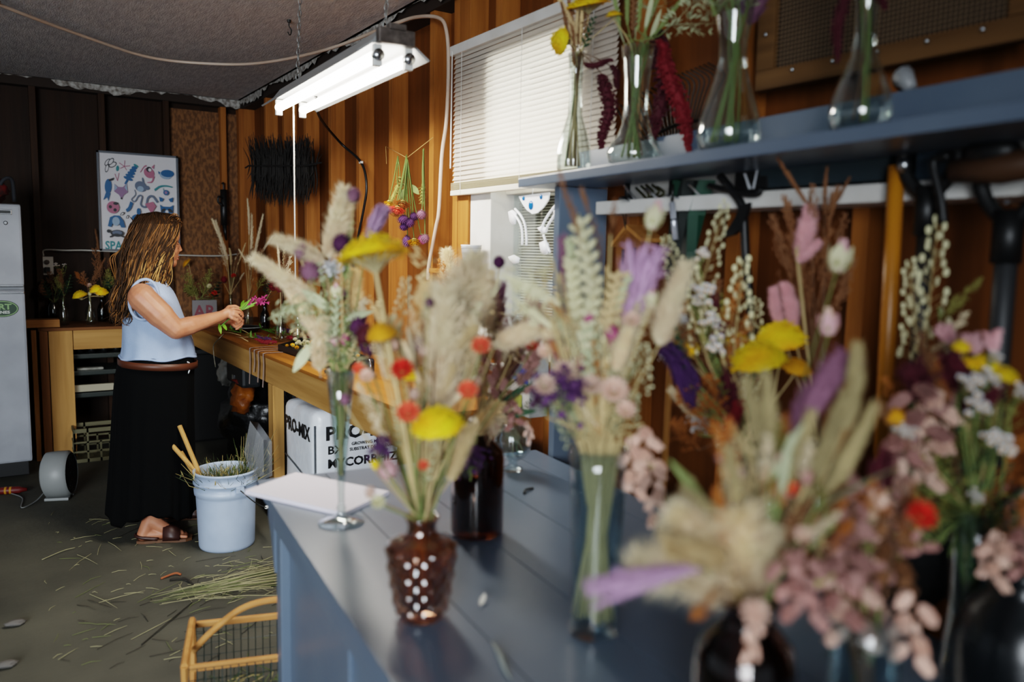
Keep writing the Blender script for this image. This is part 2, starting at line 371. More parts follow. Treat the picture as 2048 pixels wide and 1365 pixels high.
# dark broom-corn bundle on the studs
def bundle():
    A, B = atx(512, 333, 1.7), atx(628, 333, 1.7)
    t = thing('twig_bundle', 'wide black bundle of dried stalks tied flat across the studs', 'dried bundle', tuple((A+B)/2))
    R = random.Random(5); mb = MB()
    for i in range(400):
        u = R.random(); c = A.lerp(B, u)+V((R.uniform(-.05, .02), 0, R.uniform(-.01, .01)))
        lu = R.uniform(.07, .24)*(1-.25*u); ld = R.uniform(.08, .28)*(1-.3*abs(u-.45))
        sp = (u-.5)*.35+R.gauss(0, .07)
        mb.tube([c+V((R.uniform(-.03, .01), -sp*.4, lu)), c+V((0, -sp*.12, lu*.4)), c, c+V((0, -sp*.1, -ld*.5)), c+V((R.uniform(-.03, .01), -sp*.1+R.gauss(0, .02), -ld))], [.0015, .004, .005, .004, .0012], 4)
    mb.build('stalks', mat('black_stalks', '#120d08', .8), t)
    MB().tube([A+V((-.03, .18, .0)), A+V((-.055, 0, 0)), B+V((-.055, 0, 0)), B+V((0, -.13, .012))], .006, 5).build('binding', mat('black_cord', '#0a0908', .7), t)
bundle()

# ------------------------------------------------------------------ back wall things
YP = 6.745
def poster():
    A, B, Cc = aty(192, 301, YP), aty(355, 317.6, YP), aty(197, 499, YP)
    w = B.x-A.x; z1 = A.z; z0 = Cc.z-.01; x0, x1 = A.x, B.x
    t = thing('framed_poster', 'framed white poster of blue and pink animals on the back wall', 'poster', ((x0+x1)/2, YP, z0))
    fr = mat('poster_frame', '#5b6067', .4); mb = MB(); f = .014
    for a, b in (((x0, z0), (x1, z0+f)), ((x0, z1-f), (x1, z1)), ((x0, z0), (x0+f, z1)), ((x1-f, z0), (x1, z1))): mb.mm((a[0], YP-.02, a[1]), (b[0], YP+.005, b[1]))
    mb.build('frame', fr, t)
    cols = [('poster_paper', '#d5d3d6'), ('poster_blue', '#1c5c8c'), ('poster_teal', '#2a7f86'), ('poster_rose', '#a8667e'), ('poster_grey', '#5c6a80'), ('poster_ink', '#23282f'), ('poster_mauve', '#8b6f90'), ('poster_sky', '#8fa6bd')]
    ms = [mat(n, c, .5) for n, c in cols]
    mb = MB(); mb.quad((x0+f, YP-.004, z0+f), (x1-f, YP-.004, z0+f), (x1-f, YP-.004, z1-f), (x0+f, YP-.004, z1-f)); ly = [0]
    W_ = x1-x0; H_ = z1-z0
    def P(u, v): ly[0] += 1; return (x0+W_*u, YP-.005, z1-H_*v)
    lay = [0]
    def shape(ci, pts):
        lay[0] += .00012; mb.m(ci); mb.poly([(x0+W_*u, YP-.0048-lay[0], z1-H_*v) for u, v in pts][::-1])
    def ellp(ci, u, v, ru, rv, rot=0, n=18):
        shape(ci, [(u+ru*math.cos(a)*math.cos(rot)-rv*math.sin(a)*math.sin(rot)*.77, v+(rv*math.sin(a)*math.cos(rot)+ru*math.cos(a)*math.sin(rot)*.77)) for a in [2*PI*k/n for k in range(n)]])
    def band(ci, pts, w):
        q = bez([(u, v, 0) for u, v in pts], 6); w = w if isinstance(w, (list, tuple)) else [w, w]; l = []; r = []
        for i, p_ in enumerate(q):
            t_ = (q[min(i+1, len(q)-1)]-q[max(0, i-1)]).normalized(); ww = lerp(w[0], w[1], i/len(q)); nn = V((-t_.y, t_.x, 0))*ww; l.append((p_+nn)); r.append((p_-nn))
        for i in range(len(q)-1): shape(ci, [(x_.x, x_.y) for x_ in (l[i], l[i+1], r[i+1], r[i])])
    # moth
    for du, dv, ro in ((.13, .11, -.9), (.19, .13, -.5), (.12, .17, -1.3), (.17, .10, -.9)): ellp(5, du, dv, .055, .028, ro); ellp(0, du, dv, .042, .019, ro)
    # sprigs and leaf
    for a in range(5): band(3, [(.33, .14), (.33+.07*math.cos(a*1.2), .13+.05*math.sin(a*1.2))], .004)
    ellp(2, .245, .165, .018, .03, .3); band(3, [(.24, .29), (.21, .22)], .004); band(3, [(.24, .29), (.26, .21)], .004)
    for i in range(5): ellp(1, .37+.02*i, .26-.028*i, .06-.006*i, .018, .35-.1*i)
    band(1, [(.33, .32), (.45, .14)], .012); ellp(2, .47, .125, .035, .012, .5)
    # bird
    ellp(3, .63, .19, .07, .055, .4); ellp(5, .63, .155, .035, .028); ellp(0, .64, .16, .02, .017); band(3, [(.52, .19), (.57, .13), (.60, .12)], [.004, .008]); band(3, [(.69, .22), (.66, .28), (.60, .29)], [.012, .003]); shape(3, [(.66, .13), (.70, .10), (.69, .15)])
    # fish
    ellp(7, .84, .2, .08, .045); ellp(1, .86, .185, .085, .038); shape(1, [(.77, .18), (.74, .165), (.75, .2)])
    # crow, fox, rabbit, lizard
    ellp(1, .125, .35, .042, .075, .15); shape(1, [(.1, .40), (.06, .49), (.11, .46), (.12, .5), (.15, .42)]); shape(5, [(.13, .28), (.2, .26), (.19, .285), (.14, .30)])
    shape(6, [(.2, .32), (.24, .35), (.30, .35), (.35, .31), (.36, .40), (.31, .43), (.28, .47), (.25, .43), (.195, .40)]); shape(7, [(.2, .32), (.235, .36), (.2, .39)]); shape(7, [(.35, .31), (.32, .355), (.355, .39)]); ellp(5, .28, .465, .012, .01)
    ellp(4, .52, .335, .075, .055, .2); ellp(7, .515, .36, .04, .03); ellp(4, .60, .345, .03, .022); ellp(4, .55, .275, .012, .035, -.3)
    band(2, [(.69, .365), (.76, .325), (.84, .315), (.92, .325)], [.012, .006]); band(2, [(.80, .34), (.81, .37), (.84, .375)], .004)
    # snake
    band(4, [(.44, .37), (.45, .42), (.40, .47), (.44, .49), (.49, .43), (.53, .44), (.51, .52), (.57, .54), (.60, .45), (.66, .43), (.72, .49)], [.004, .013])
    # ladybird, crayfish, butterfly, bear mask, flower
    ellp(3, .17, .56, .075, .062); ellp(5, .205, .52, .03, .015); ellp(5, .14, .555, .02, .017); ellp(5, .195, .585, .02, .017)
    band(1, [(.40, .5), (.37, .56), (.33, .59)], [.02, .016]); ellp(5, .28, .62, .03, .014, -.6); ellp(0, .28, .622, .02, .008, -.6); ellp(5, .34, .65, .026, .014, -1); ellp(0, .342, .652, .016, .008, -1)
    shape(3, [(.56, .51), (.60, .5), (.66, .485), (.70, .53), (.64, .61)])
    ellp(1, .83, .385, .035, .028); ellp(6, .83, .385, .018, .015); shape(1, [(.74, .43), (.80, .45), (.78, .48), (.75, .48)]); shape(1, [(.92, .43), (.86, .45), (.88, .48), (.91, .48)])
    shape(1, [(.75, .51), (.78, .53), (.88, .53), (.92, .51), (.91, .6), (.76, .6)]); ellp(5, .79, .57, .035, .018, -.6); ellp(5, .88, .57, .035, .018, .6); ellp(0, .835, .585, .02, .02); ellp(5, .835, .60, .012, .008)
    for a in (-1.57, .55, 2.6): ellp(1, .48+.055*math.cos(a), .635+.04*math.sin(a), .05, .032, a)
    ellp(0, .48, .635, .012, .01)
    # owl, ray, tortoise
    shape(1, [(.10, .75), (.13, .66), (.18, .64), (.24, .64), (.29, .69), (.31, .76), (.26, .76), (.24, .72), (.16, .72), (.14, .76)]); ellp(7, .20, .70, .045, .045)
    shape(1, [(.38, .72), (.44, .72), (.50, .80), (.44, .86), (.38, .85), (.34, .79)]); ellp(7, .42, .82, .035, .03)
    ellp(5, .21, .82, .08, .035); ellp(4, .21, .815, .06, .022); ellp(5, .11, .80, .025, .018); band(5, [(.12, .86), (.20, .83), (.30, .86)], .008)
    text_mesh(mb, 'SPACE FOR', (x0+W_*.065, YP-.0075, z1-H_*.985), (1, 0, 0), (0, 0, 1), .088, 2, .0025, .0005, .8)
    mb.build('print', ms, t)
poster()

# outlet and its wire
p = aty(94, 532, YP+.08)
o = thing('wall_outlet', 'white double socket with black plug on the dark back wall', 'socket', tuple(p))
MB().box((p.x, YB-.012, p.z), (.085, .02, .135), None, .004).build('cover_plate', M_white, o)
MB().lathe([(0, 0), (.017, 0), (.017, .02), (0, .022)], (p.x, YB-.02, p.z+.027), 14, (0, -1, 0)).build('receptacle', mat('brown_socket', '#4a3a30', .5), o)
MB().box((p.x, YB-.04, p.z-.03), (.035, .045, .04), None, .006).build('plug', M_black, o)
pts = [(p.x-.02, YB-.02, p.z+.07), (p.x-.01, YB-.02, p.z+.115)]+[tuple(aty(x, y, YB-.1)) for x, y in ((130, 501), (175, 501), (260, 505), (356, 510.5), (440, 512), (478, 508))]
tag(MB().tube(bez(pts, 6), .006, 6).build('conduit', mat('white_cable', '#b9b6ae', .5), None, True, pts[4]), 'thin white cable running level along the back wall', 'cable')
# caulking gun on the stud
p = aty(447, 372, 6.72)
g = thing('caulking_gun', 'black caulking gun hanging on the chipboard stud by the corner', 'tool', tuple(p))
MB().tube([p+V((0, 0, -.03)), p+V((.0, 0, -.2)), p+V((0, 0, -.31))], [.026, .028, .026], 10).build('barrel', M_black, g, True)
MB().tube(bez([p+V((-.02, -.03, -.1)), p+V((-.05, -.05, -.09)), p+V((-.055, -.05, -.13)), p+V((-.02, -.05, -.16))], 4), .009, 6).build('trigger', M_black, g, True)
MB().tube([p+V((0, 0, -.3)), p+V((.01, -.01, -.43))], [.02, .006], 8).build('nozzle', M_black, g, True)
MB().tube(bez([p+V((0, .05, .02)), p+V((0, 0, .02)), p+V((0, 0, -.04))], 4), .007, 6).build('hook', M_black, g, True)

# fridge
FX1, FX0, FY, FH = .187, -.43, 5.85, 1.735
fr = thing('refrigerator', 'old white two door fridge with oval green sticker', 'fridge', ((FX0+FX1)/2, FY+.35, 0))
M_fr = mat('fridge_enamel', '#a7abb2', .45, col2='#9599a0', scale=4)
MB().mm((FX0, FY+.06, .1), (FX1, FY+.68, FH), .01).build('cabinet', mat('fridge_side', '#8b8f94', .5), fr)
d1 = MB().mm((FX0, FY, 1.225), (FX1, FY+.055, FH-.005), .014).build('freezer_door', M_fr, fr)
d2 = MB().mm((FX0, FY, .115), (FX1, FY+.055, 1.205), .014).build('fridge_door', M_fr, fr)
for z, d, off in ((1.232, d1, .0), (1.2, d2, -.012)):
    MB().mm((FX0+.01, FY-.008, z-.006+off), (FX1-.004, FY+.004, z+.008+off), .003).build('trim_strip', M_steel, d)
MB().mm((FX0+.02, FY+.04, .02), (FX1-.02, FY+.5, .11), .004).build('kickplate', M_black, fr)
p = aty(8, 424, FY-.004)
b = MB().mm((p.x-.06, FY-.006, p.z-.016), (p.x+.04, FY+.002, p.z+.016), .003).build('badge', M_steel, d1)
MB().mm((p.x-.055, FY-.0085, p.z-.009), (p.x+.033, FY-.004, p.z+.009)).build('badge_plate', M_black, b)
p = aty(11, 446, FY-.004)
MB().lathe([(0, .006), (.008, .006), (.012, .003), (.012, 0)], (p.x, FY, p.z), 14, (0, -1, 0)).build('lock', M_steel, d1)
p = aty(4, 618, FY-.004); mb = MB(); el = lambda rx, rz, y: [(p.x+rx*math.cos(a), y, p.z+rz*math.sin(a)) for a in [2*PI*k/40 for k in range(40)]]
mb.poly(el(.088, .052, FY-.0015)); mb.m(1).poly(el(.084, .048, FY-.0025)); mb.m(2).poly(el(.078, .043, FY-.0035))
text_mesh(mb, 'ART', (p.x-.058, FY-.0042, p.z-.004), (1, 0, 0), (0, 0, 1), .048, 1, .0016, .0005, 1.2)
text_mesh(mb, 'WINES', (p.x-.05, FY-.0042, p.z-.03), (1, 0, 0), (0, 0, 1), .024, 3, .0008, .0005, 1.25)
mb.build('oval_sticker', [mat('sticker_black', '#152018', .5), mat('sticker_lime', '#7fa36a', .5), mat('sticker_green', '#1f3a26', .5), mat('sticker_white', '#c8ccc4', .5)], d2)
# bag on fridge
def blob(name, c, r, seed, amp=.12, n=28, floor=None, q=4):
    R = random.Random(seed); mb = MB(); ph = [(R.uniform(0, 6), R.uniform(0, 6), R.randint(1, q), R.randint(2, q+2)) for _ in range(9)]
    vs = []; m_ = n//2
    for i in range(m_+1):
        th = PI*i/m_
        for k_ in range(n):
            a = 2*PI*k_/n; f = 1
            for j, (p1, p2, f1, f2) in enumerate(ph): f += amp/(1+j*.3)*math.sin(f1*a+p1+1.5*math.sin(f2*th+p2))*math.sin(th)*math.sin(f2*th*1.3+p1)
            p_ = V((r[0]*f*math.sin(th)*math.cos(a), r[1]*f*math.sin(th)*math.sin(a), r[2]*f*math.cos(th)))+V(c)
            if floor is not None: p_.z = max(p_.z, floor)
            vs.append(p_)
    mb._add(vs, [(i*n+k_, (i+1)*n+k_, (i+1)*n+(k_+1) % n, i*n+(k_+1) % n) for i in range(m_) for k_ in range(n)]); return mb
t = thing('cloth_bag', 'crumpled red and dark bag lying on top of the fridge', 'bag', (.05, 6.1, FH))
blob('b', (.0, 6.05, FH+.085), (.13, .13, .10), 3, .16, 28, FH).build('bag', mat('red_cloth', '#7a1512', .8, col2='#2a0d0b', scale=14), t, True)
MB().tube(bez([(.06, 5.98, FH+.03), (.10, 5.95, FH+.14), (.15, 5.97, FH+.15), (.16, 6.02, FH+.02)], 6), .012, 6).build('handle', mat('dark_webbing', '#23262b', .8), t, True)

# ------------------------------------------------------------------ work benches
ZB = .92
wb = thing('workbench', 'rough pine workbench along the back wall beside the fridge', 'workbench', (.76, 6.5, 0))
MB().mm((.265, 6.285, ZB-.02), (1.86, 6.82, ZB), .002).build('worktop', wood('worktop_x', '#7a4f2a', '#5f3a1c', 'x', 4), wb)
MB().mm((.475, 6.29, ZB-.155), (1.245, 6.328, ZB-.021), .003).build('apron', pineL('x'), wb)
MB().mm((.327, 6.285, 0), (.471, 6.33, ZB-.021), .003).build('leg', pineL('z'), wb)
MB().mm((.272, 6.29, 0), (.322, 6.40, ZB-.021), .003).build('leg', wood('brown_post', '#8a5a30', '#6b4320', 'z', 4), wb)
MB().mm((.272, 6.72, 0), (.36, 6.81, ZB-.021), .003).build('leg', wood('brown_post', '#8a5a30', '#6b4320', 'z', 4), wb)
MB().mm((.30, 6.335, ZB-.14), (.335, 6.8, ZB-.021), .002).build('side_rail', pineL('y'), wb)
tag(MB().mm((.225, 6.30, 0), (.255, 6.38, .905), .002).build('timber_offcut', pine('z')), 'narrow upright plank leaning between fridge and bench', 'plank')
tag(MB().mm((.20, 6.33, ZB+.002), (.40, 6.45, ZB+.055), .003).build('timber_block', pine('x')), 'short wooden block on the corner of back bench', 'block')
BX = 1.25
sb = thing('workbench', 'long pine workbench under the window wall strewn with stems', 'workbench', (1.55, 4.4, 0))
MB().mm((BX-.008, 2.5, ZB-.018), (1.775, 6.28, ZB), .002).build('worktop', wood('worktop_y', '#9a6226', '#7c4c1c', 'y', 4), sb)
MB().mm((BX, 2.52, ZB-.155), (BX+.038, 6.275, ZB-.019), .003).build('apron', pineL('y'), sb)
for y in (4.25, 2.6): MB().mm((BX, y, 0), (BX+.06, y+.088, ZB-.156), .003).build('leg', pineL('z'), sb)
for y in (2.56, 4.3, 6.1): MB().mm((1.69, y, 0), (1.77, y+.088, ZB-.02), .003).build('leg', pine('z'), sb)

# under the back bench
t = thing('storage_shelf', 'black plastic shelving under the back bench', 'shelving', (.65, 6.55, 0))
for x in (.44, .98):
    for y in (6.42, 6.74): MB().mm((x-.02, y-.02, 0), (x+.02, y+.02, .735), .004).build('post', M_black, t)
mg = mat('dark_green_plastic', '#1c2623', .5)
for z in (.72, .60, .44): MB().mm((.41, 6.39, z-.035), (1.02, 6.77, z), .006).build('shelf', mg, t)
A = aty(131, 785, 6.375); B = aty(224, 770, 6.375)
tag(MB().mm((A.x, 6.36, A.z-.004), (1.0, 6.388, A.z+.045), .003).build('white_board', mat('dull_white_board', '#a9a28c', .6), None), 'off white strip board across the black shelving', 'board')
A = aty(155, 748, 6.37)
tag(MB().mm((A.x, 6.40, .6005), (A.x+.17, 6.46, .618), .006).build('ruler_box', mat('pale_box', '#9b9b92', .5, col2='#77776f', scale=30)), 'small pale narrow box on the black shelving', 'box')
for i, x in enumerate((.52, .60, .68, .76)):
    tg = thing('glass_bottle', ['leftmost', 'second', 'third', 'rightmost'][i]+' of the four dark bottles lined up on the black shelving', 'bottle', (x, 6.45, .7205), 'dark bottles on the black shelving')
    MB().lathe([(0, 0), (.024, 0), (.025, .04), (.012, .055), (0, .056)], (x, 6.45, .7205), 12).build('bottle', M_black, tg, True)
# crate
def crate():
    x0, x1, y0, y1, z1 = .445, .765, 6.13, 6.35, .235
    t = thing('milk_crate', 'cream plastic grid crate on the floor under back bench', 'crate', ((x0+x1)/2, (y0+y1)/2, 0))
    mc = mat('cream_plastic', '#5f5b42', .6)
    for nm, (ax_, bx_) in dict(front=((x0, y0), (x1, y0)), back=((x0, y1), (x1, y1)), left=((x0, y0), (x0, y1)), right=((x1, y0), (x1, y1))).items():
        mb = MB(); a = V((*ax_, 0)); b = V((*bx_, 0)); n = 4
        for z, h in ((.012, .024), (.075, .012), (.14, .012), (z1-.014, .028)): mb.mm(a+V((-.006, -.006, z-h/2)), b+V((.006, .006, z+h/2)))
        for i in range(n+1):
            p = a.lerp(b, i/n); mb.mm(p+V((-.006, -.006, 0)), p+V((.006, .006, z1 if i in (0, 1, n) else .145)))
        mb.build('side_'+nm if False else 'side', mc, t)
    MB().mm((x0, y0, .002), (x1, y1, .012)).build('base', mc, t)
crate()
# fan heater
c = aty(112, 958, 5.33)
t = thing('fan_heater', 'round grey fan heater standing on the floor by bench leg', 'heater', (.30, 5.33, 0))
axd = V((.93, -.34, .05)).normalized()
cc = V((.300, 5.33, .143)); mgp = mat('grey_plastic', '#8a8d8c', .45)
MB().lathe([(.0, -.075), (.105, -.075), (.132, -.06), (.136, .0), (.134, .055), (.12, .068)], cc, 36, axd).build('housing', mgp, t, True)
q = V((0, 0, 1)).rotation_difference(axd); mb = MB()
for r in (.018, .034, .05, .066, .082, .098, .114): mb.tube([cc+axd*.062+q @ V((r*math.cos(a), r*math.sin(a), 0)) for a in [2*PI*k_/24 for k_ in range(25)]], .0018, 4, False)
for a in [2*PI*k_/12 for k_ in range(12)]: mb.tube([cc+axd*.062+q @ V((.015*math.cos(a), .015*math.sin(a), 0)), cc+axd*.062+q @ V((.118*math.cos(a), .118*math.sin(a), 0))], .0018, 4)
mb.build('grille', M_black, t); MB().lathe([(0, 0), (.118, 0)], cc+axd*.02, 30, axd).build('fan_well', M_black, t)
sdv = axd.cross(V((0, 0, 1))).normalized()
for s_ in (-1, 1): MB().box(cc+sdv*.05*s_+V((0, 0, -.135)), (.13, .045, .016), Matrix.Rotation(math.atan2(axd.y, axd.x), 3, 'Z'), .004).build('foot', mgp, t)
pts = [cc-axd*.08+V((0, 0, -.1)), (.17, 5.28, .008), (.10, 5.2, .006), (.11, 5.4, .006), (.05, 5.55, .006)]
MB().tube(bez(pts, 6), .004, 6).build('cord', mat('grey_cord', '#6d6f6e', .6), t, True)
# red thing on the floor at left
p = atz(5, 983, .02)
t = thing('caulk_tube', 'red tube with yellow bands lying on the floor before the fridge', 'tube', (p.x, p.y, 0))
d = V((.9, -.25, 0)).normalized(); o_ = V((p.x, p.y, .022)); rd = mat('red_plastic', '#5e1210', .5)
MB().tube([o_-d*.16, o_+d*.09, o_+d*.10, o_+d*.13], [.022, .022, .016, .010], 14).build('tube', rd, t, True)
for s_ in (.012, .038): MB().tube([o_+d*s_, o_+d*(s_+.012)], .0226, 14).build('band', mat('yellow_print', '#b07a1c', .5), t, True)

# ------------------------------------------------------------------ under the side bench
M_bag = mat('black_sack', '#0b0c0e', .3, bump=.4, bscale=25)
for c, r, s_, lb in (((1.46, 5.55, .3), (.2, .3, .32), 11, 'big black rubbish sack slumped behind the woman under the bench'), ((1.50, 4.85, .22), (.18, .26, .24), 12, 'smaller black sack on the floor behind the bucket'), ((1.45, 5.0, .62), (.15, .18, .12), 13, 'dark crumpled sack wedged just below the bench apron')):
    pass
def sack(c, r, s_, lb, m_=M_bag, nm='plastic_sack'):
    t = thing(nm, lb, 'sack', (c[0], c[1], max(0, c[2]-r[2])))
    blob('s', c, r, s_, .13, 34, .004, 5).build('sack', m_, t, True)
    MB().tube(bez([V(c)+V((0, 0, r[2]*.9)), V(c)+V((.01, -.02, r[2]*1.1)), V(c)+V((-.02, .01, r[2]*1.25))], 3), [.03, .018, .012, .02, .012, .03, .01][:7], 8).build('knot', m_, t, True)
sack((1.50, 5.6, .30), (.18, .30, .29), 11, 'big black rubbish sack slumped behind the woman under the bench')
sack((1.50, 4.88, .20), (.17, .25, .18), 12, 'smaller black sack on the floor behind the bucket')
t = thing('tool_bag', 'dark grey tool case hanging below the bench apron behind the woman', 'case', (1.36, 5.35, .56))
MB().mm((1.32, 5.15, .60), (1.44, 5.55, .735), .02).build('case', mat('dark_case', '#1d2124', .5), t)
MB().tube(bez([(1.38, 5.25, .73), (1.38, 5.28, .758), (1.38, 5.42, .758), (1.38, 5.45, .73)], 4), .008, 6).build('handle', M_black, t, True)
MB().mm((1.312, 5.33, .63), (1.321, 5.37, .665)).build('latch', M_steel, t)
def crumple(nm, lb, cat, px, X, sx, sy, sz, ms, seed):
    c = atx(px[0], px[1], X); t = thing(nm, lb, cat, (c.x, c.y, c.z-sz))
    o = blob('c', c, (sx, sy, sz), seed, .2, 30, None, 6).build('bag', ms[0], t, True); return t, c
crumple('paper_sack', 'crumpled pale grey plastic bag under the bench above the orange one', 'bag', (457, 745), 1.42, .07, .08, .10, [mat('pale_sack', '#8c8a84', .5, bump=.5, bscale=30)], 21)
t, c = crumple('plastic_bag', 'crumpled orange bag with red edge under the bench', 'bag', (484, 793), 1.36, .07, .10, .115, [mat('orange_sack', '#b8691c', .4, col2='#8e4a14', scale=18, bump=.6, bscale=28)], 22)
blob('c', c+V((0, .0, .105)), (.06, .08, .028), 23, .2).build('rim', mat('red_rim', '#7d2416', .5), t, True)
t = thing('dark_filler_box', 'added black tote in the shadow under the bench corner', 'filler', (1.3, 6.52, 0)); MB().mm((1.05, 6.34, .002), (1.62, 6.74, .68), .02).build('filler', M_black, t); MB().mm((1.03, 6.32, .681), (1.64, 6.76, .72), .012).build('lid', mat('dark_lid', '#15181a', .6), t)  # added black box, darkens the gap under the bench in place of shade
# chalk board
A = atx(560, 790, 1.36)
t = thing('chalkboard', 'small black board with chalk marks leaning behind the bench leg', 'board', (1.42, A.y+.02, 0))
MB().mm((1.40, A.y-.10, .02), (1.42, A.y+.16, .76), .003).build('board', mat('slate', '#1a1d20', .7), t)
mb = MB(); R = random.Random(2); q = [V((1.399, A.y-.02+.05*math.sin(i*1.9), .70-.035*i)) for i in range(11)]
mb.tube(bez(q, 5), .0022, 4); mb.build('chalk_marks', mat('chalk', '#9aa5ad', .9), t)
# compost bale
def bale():
    x0, y0, x1, y1, z1 = 1.305, 3.76, 1.86, 4.235, .70
    t = thing('compost_bale', 'strapped white plastic bale of growing medium with black lettering', 'bale', ((x0+x1)/2, (y0+y1)/2, 0))
    bm = bmesh.new(); bmesh.ops.create_cube(bm, size=1)
    for v in bm.verts: v.co = V((x0+(x1-x0)*(v.co.x+.5), y0+(y1-y0)*(v.co.y+.5), z1*(v.co.z+.5)))
    bmesh.ops.bevel(bm, geom=bm.edges[:], offset=.045, segments=4, affect='EDGES', profile=.5)
    bmesh.ops.subdivide_edges(bm, edges=[e for e in bm.edges if e.calc_length() > .1], cuts=9, use_grid_fill=True)
    from mathutils import noise
    for v in bm.verts:
        edge = 1 if v.co.z > z1-.12 else .25
        v.co += v.normal*(noise.noise(v.co*9)*.010*edge+noise.noise(v.co*25)*.004*edge)
    bm.verts.index_update(); mb = MB()._add([v.co for v in bm.verts], [[v.index for v in f.verts] for f in bm.faces]); bm.free()
    mb.build('wrapping', mat('white_film', '#eef2f6', .32, col2='#e2e7ee', scale=9, bump=.35, bscale=18, detail=3), t, True)
    mk = mat('bale_print', '#17191c', .5)
    Xd, Z, Yd = (1, 0, 0), (0, 0, 1), (0, -1, 0); yf = y0-.006; xf = x0-.006
    for tx, o_, xd, yd, sz, bo, sq in (('PRO-MIX', (x0+.055, yf, .555), Xd, Z, .094, .0035, 1.1), ('BX', (x0+.065, yf, .482), Xd, Z, .058, .0012, 1.1), ('GROWING MEDIUM', (x0+.19, yf, .515), Xd, Z, .023, .0004, 1), ('SUBSTRAT DE CULTURE', (x0+.18, yf, .487), Xd, Z, .023, .0004, 1), ('MYCORRHIZAE', (x0+.065, yf, .412), Xd, Z, .062, .002, 1.05), ('GENERAL PURPOSE', (x0+.065, yf, .262), Xd, Z, .04, .0008, 1.1), ('PRO-MIX', (xf, y1-.04, .545), Yd, Z, .098, .0035, .98), ('PREMIER', (xf, y1-.1, .245), Yd, Z, .028, .0008, 1), ('PRO-MIX', (x0+.07, y0+.12, z1+.004), Xd, (0, 1, 0), .1, .0035, 1)):
        mb = MB(); text_mesh(mb, tx, o_, xd, yd, sz, 0, bo, .001, sq); mb.build('printed_lettering', mk, t)
    mb = MB()
    mb.tube([(x0+.33, y0-.008, z1-.03), (x0+.33, y0-.008, .02)], .004, 6); mb.tube(bez([(x0-.006, y1-.02, .40), (x0-.008, y0+.25, .37), (x0-.007, y0+.03, .325), (x0-.0, y0-.006, .30)], 4), .0035, 6)
    mb.tube([(x0+.005, y0+.004, z1-.07), (x0+.002, y0-.001, .02)], .004, 6)
    mb.build('strap', mat('bale_seam', '#4c5258', .5), t, True)
bale()

# bucket
bc = V((.955, 4.07, 0))
t = thing('bucket', 'large white plastic bucket on the floor holding sticks and cuttings', 'bucket', tuple(bc))
M_bk = mat('bucket_plastic', '#a9b9cf', .4, col2='#98a8bf', scale=5)
MB().lathe([(0, .003), (.13, 0), (.134, .01), (.1345, .02), (.136, .07), (.138, .13), (.140, .19), (.143, .26), (.144, .27), (.150, .275), (.152, .30), (.146, .305), (.147, .325), (.154, .328), (.155, .338), (.147, .342), (.149, .378), (.154, .38), (.155, .39), (.149, .392), (.145, .385), (.142, .30), (.139, .2), (.136, .1), (.132, .05), (.13, .042), (0, .04)], bc, 48).build('pail', M_bk, t, True)
vd = V((-.42, -.85, 0)).normalized(); p1 = bc+V((.03, -.153, .315)); p2 = bc+V((.14, .06, .30))
MB().box(p1, (.04, .014, .03), None, .003).build('handle_boss', M_bk, t)
MB().tube(bez([p1+V((0, -.008, 0)), p1+V((.06, -.03, -.06)), p1+V((.115, -.01, -.10)), p1+V((.16, .05, -.12)), p2+V((.025, .02, -.02)), p2], 6), .0028, 6).build('bail_handle', M_wire, t, True)
MB().tube([p1+V((.125, -.004, -.105)), p1+V((.16, .05, -.12))], .009, 8).build('grip', M_white, t, True)
for a, b, lb in (((393, 945), (327, 872), 'leftmost of the three wooden sticks in the white bucket'), ((390, 950), (362, 905), 'shortest of the three wooden sticks in the white bucket'), ((399, 948), (359, 852), 'tallest of the three wooden sticks in the white bucket')):
    A = atd(*a, depth(bc)-.05); B = atd(*b, depth(bc)-.02); A = A-(B-A).normalized()*.12
    tag(MB().tube([A, B], .0115, 10).build('wooden_stick', pineL('z'), None, False, A), lb, 'stick')
def grass_clump(name, c, n, hmin, hmax, spread, cols, seed, lean=(0, 0), w=.0016):
    R = random.Random(seed); mb = MB()
    for i in range(n):
        a = R.uniform(0, 2*PI); r = spread*math.sqrt(R.random()); b = V(c)+V((r*math.cos(a), r*math.sin(a), 0)); h = R.uniform(hmin, hmax); d = V((r*math.cos(a)*.6+R.gauss(0, .04)+lean[0]*R.random(), r*math.sin(a)*.6+R.gauss(0, .04)+lean[1]*R.random(), h))
        mb.m(R.randrange(len(cols))); mb.tube([b, b+d*.5+V((R.gauss(0, .01), R.gauss(0, .01), 0)), b+d], [w, w*.8, w*.3], 4)
        if R.random() < .5: mb.leaf(b+d*R.uniform(.4, .9), (R.gauss(0, 1), R.gauss(0, 1), .6), R.uniform(.02, .05), .008, (0, 0, 1), .2, 3)
    return mb
cols = [mat('clip_green', '#4d5a2a', .7), mat('clip_straw', '#a08f5a', .7), mat('clip_dark', '#2f3a1c', .7)]
g = tag(grass_clump('g', bc+V((0, .01, .30)), 260, .05, .13, .12, cols, 4).build('plant_cuttings', cols, None), 'tangled green and straw cuttings filling the white bucket', 'cuttings', kind='stuff')
g = tag(grass_clump('g', bc+V((.10, .0, .28)), 70, .10, .28, .03, cols, 6, (.10, .0)).build('grass_cuttings', cols, None), 'tall straw stalks leaning out of bucket at its right', 'cuttings', kind='stuff')
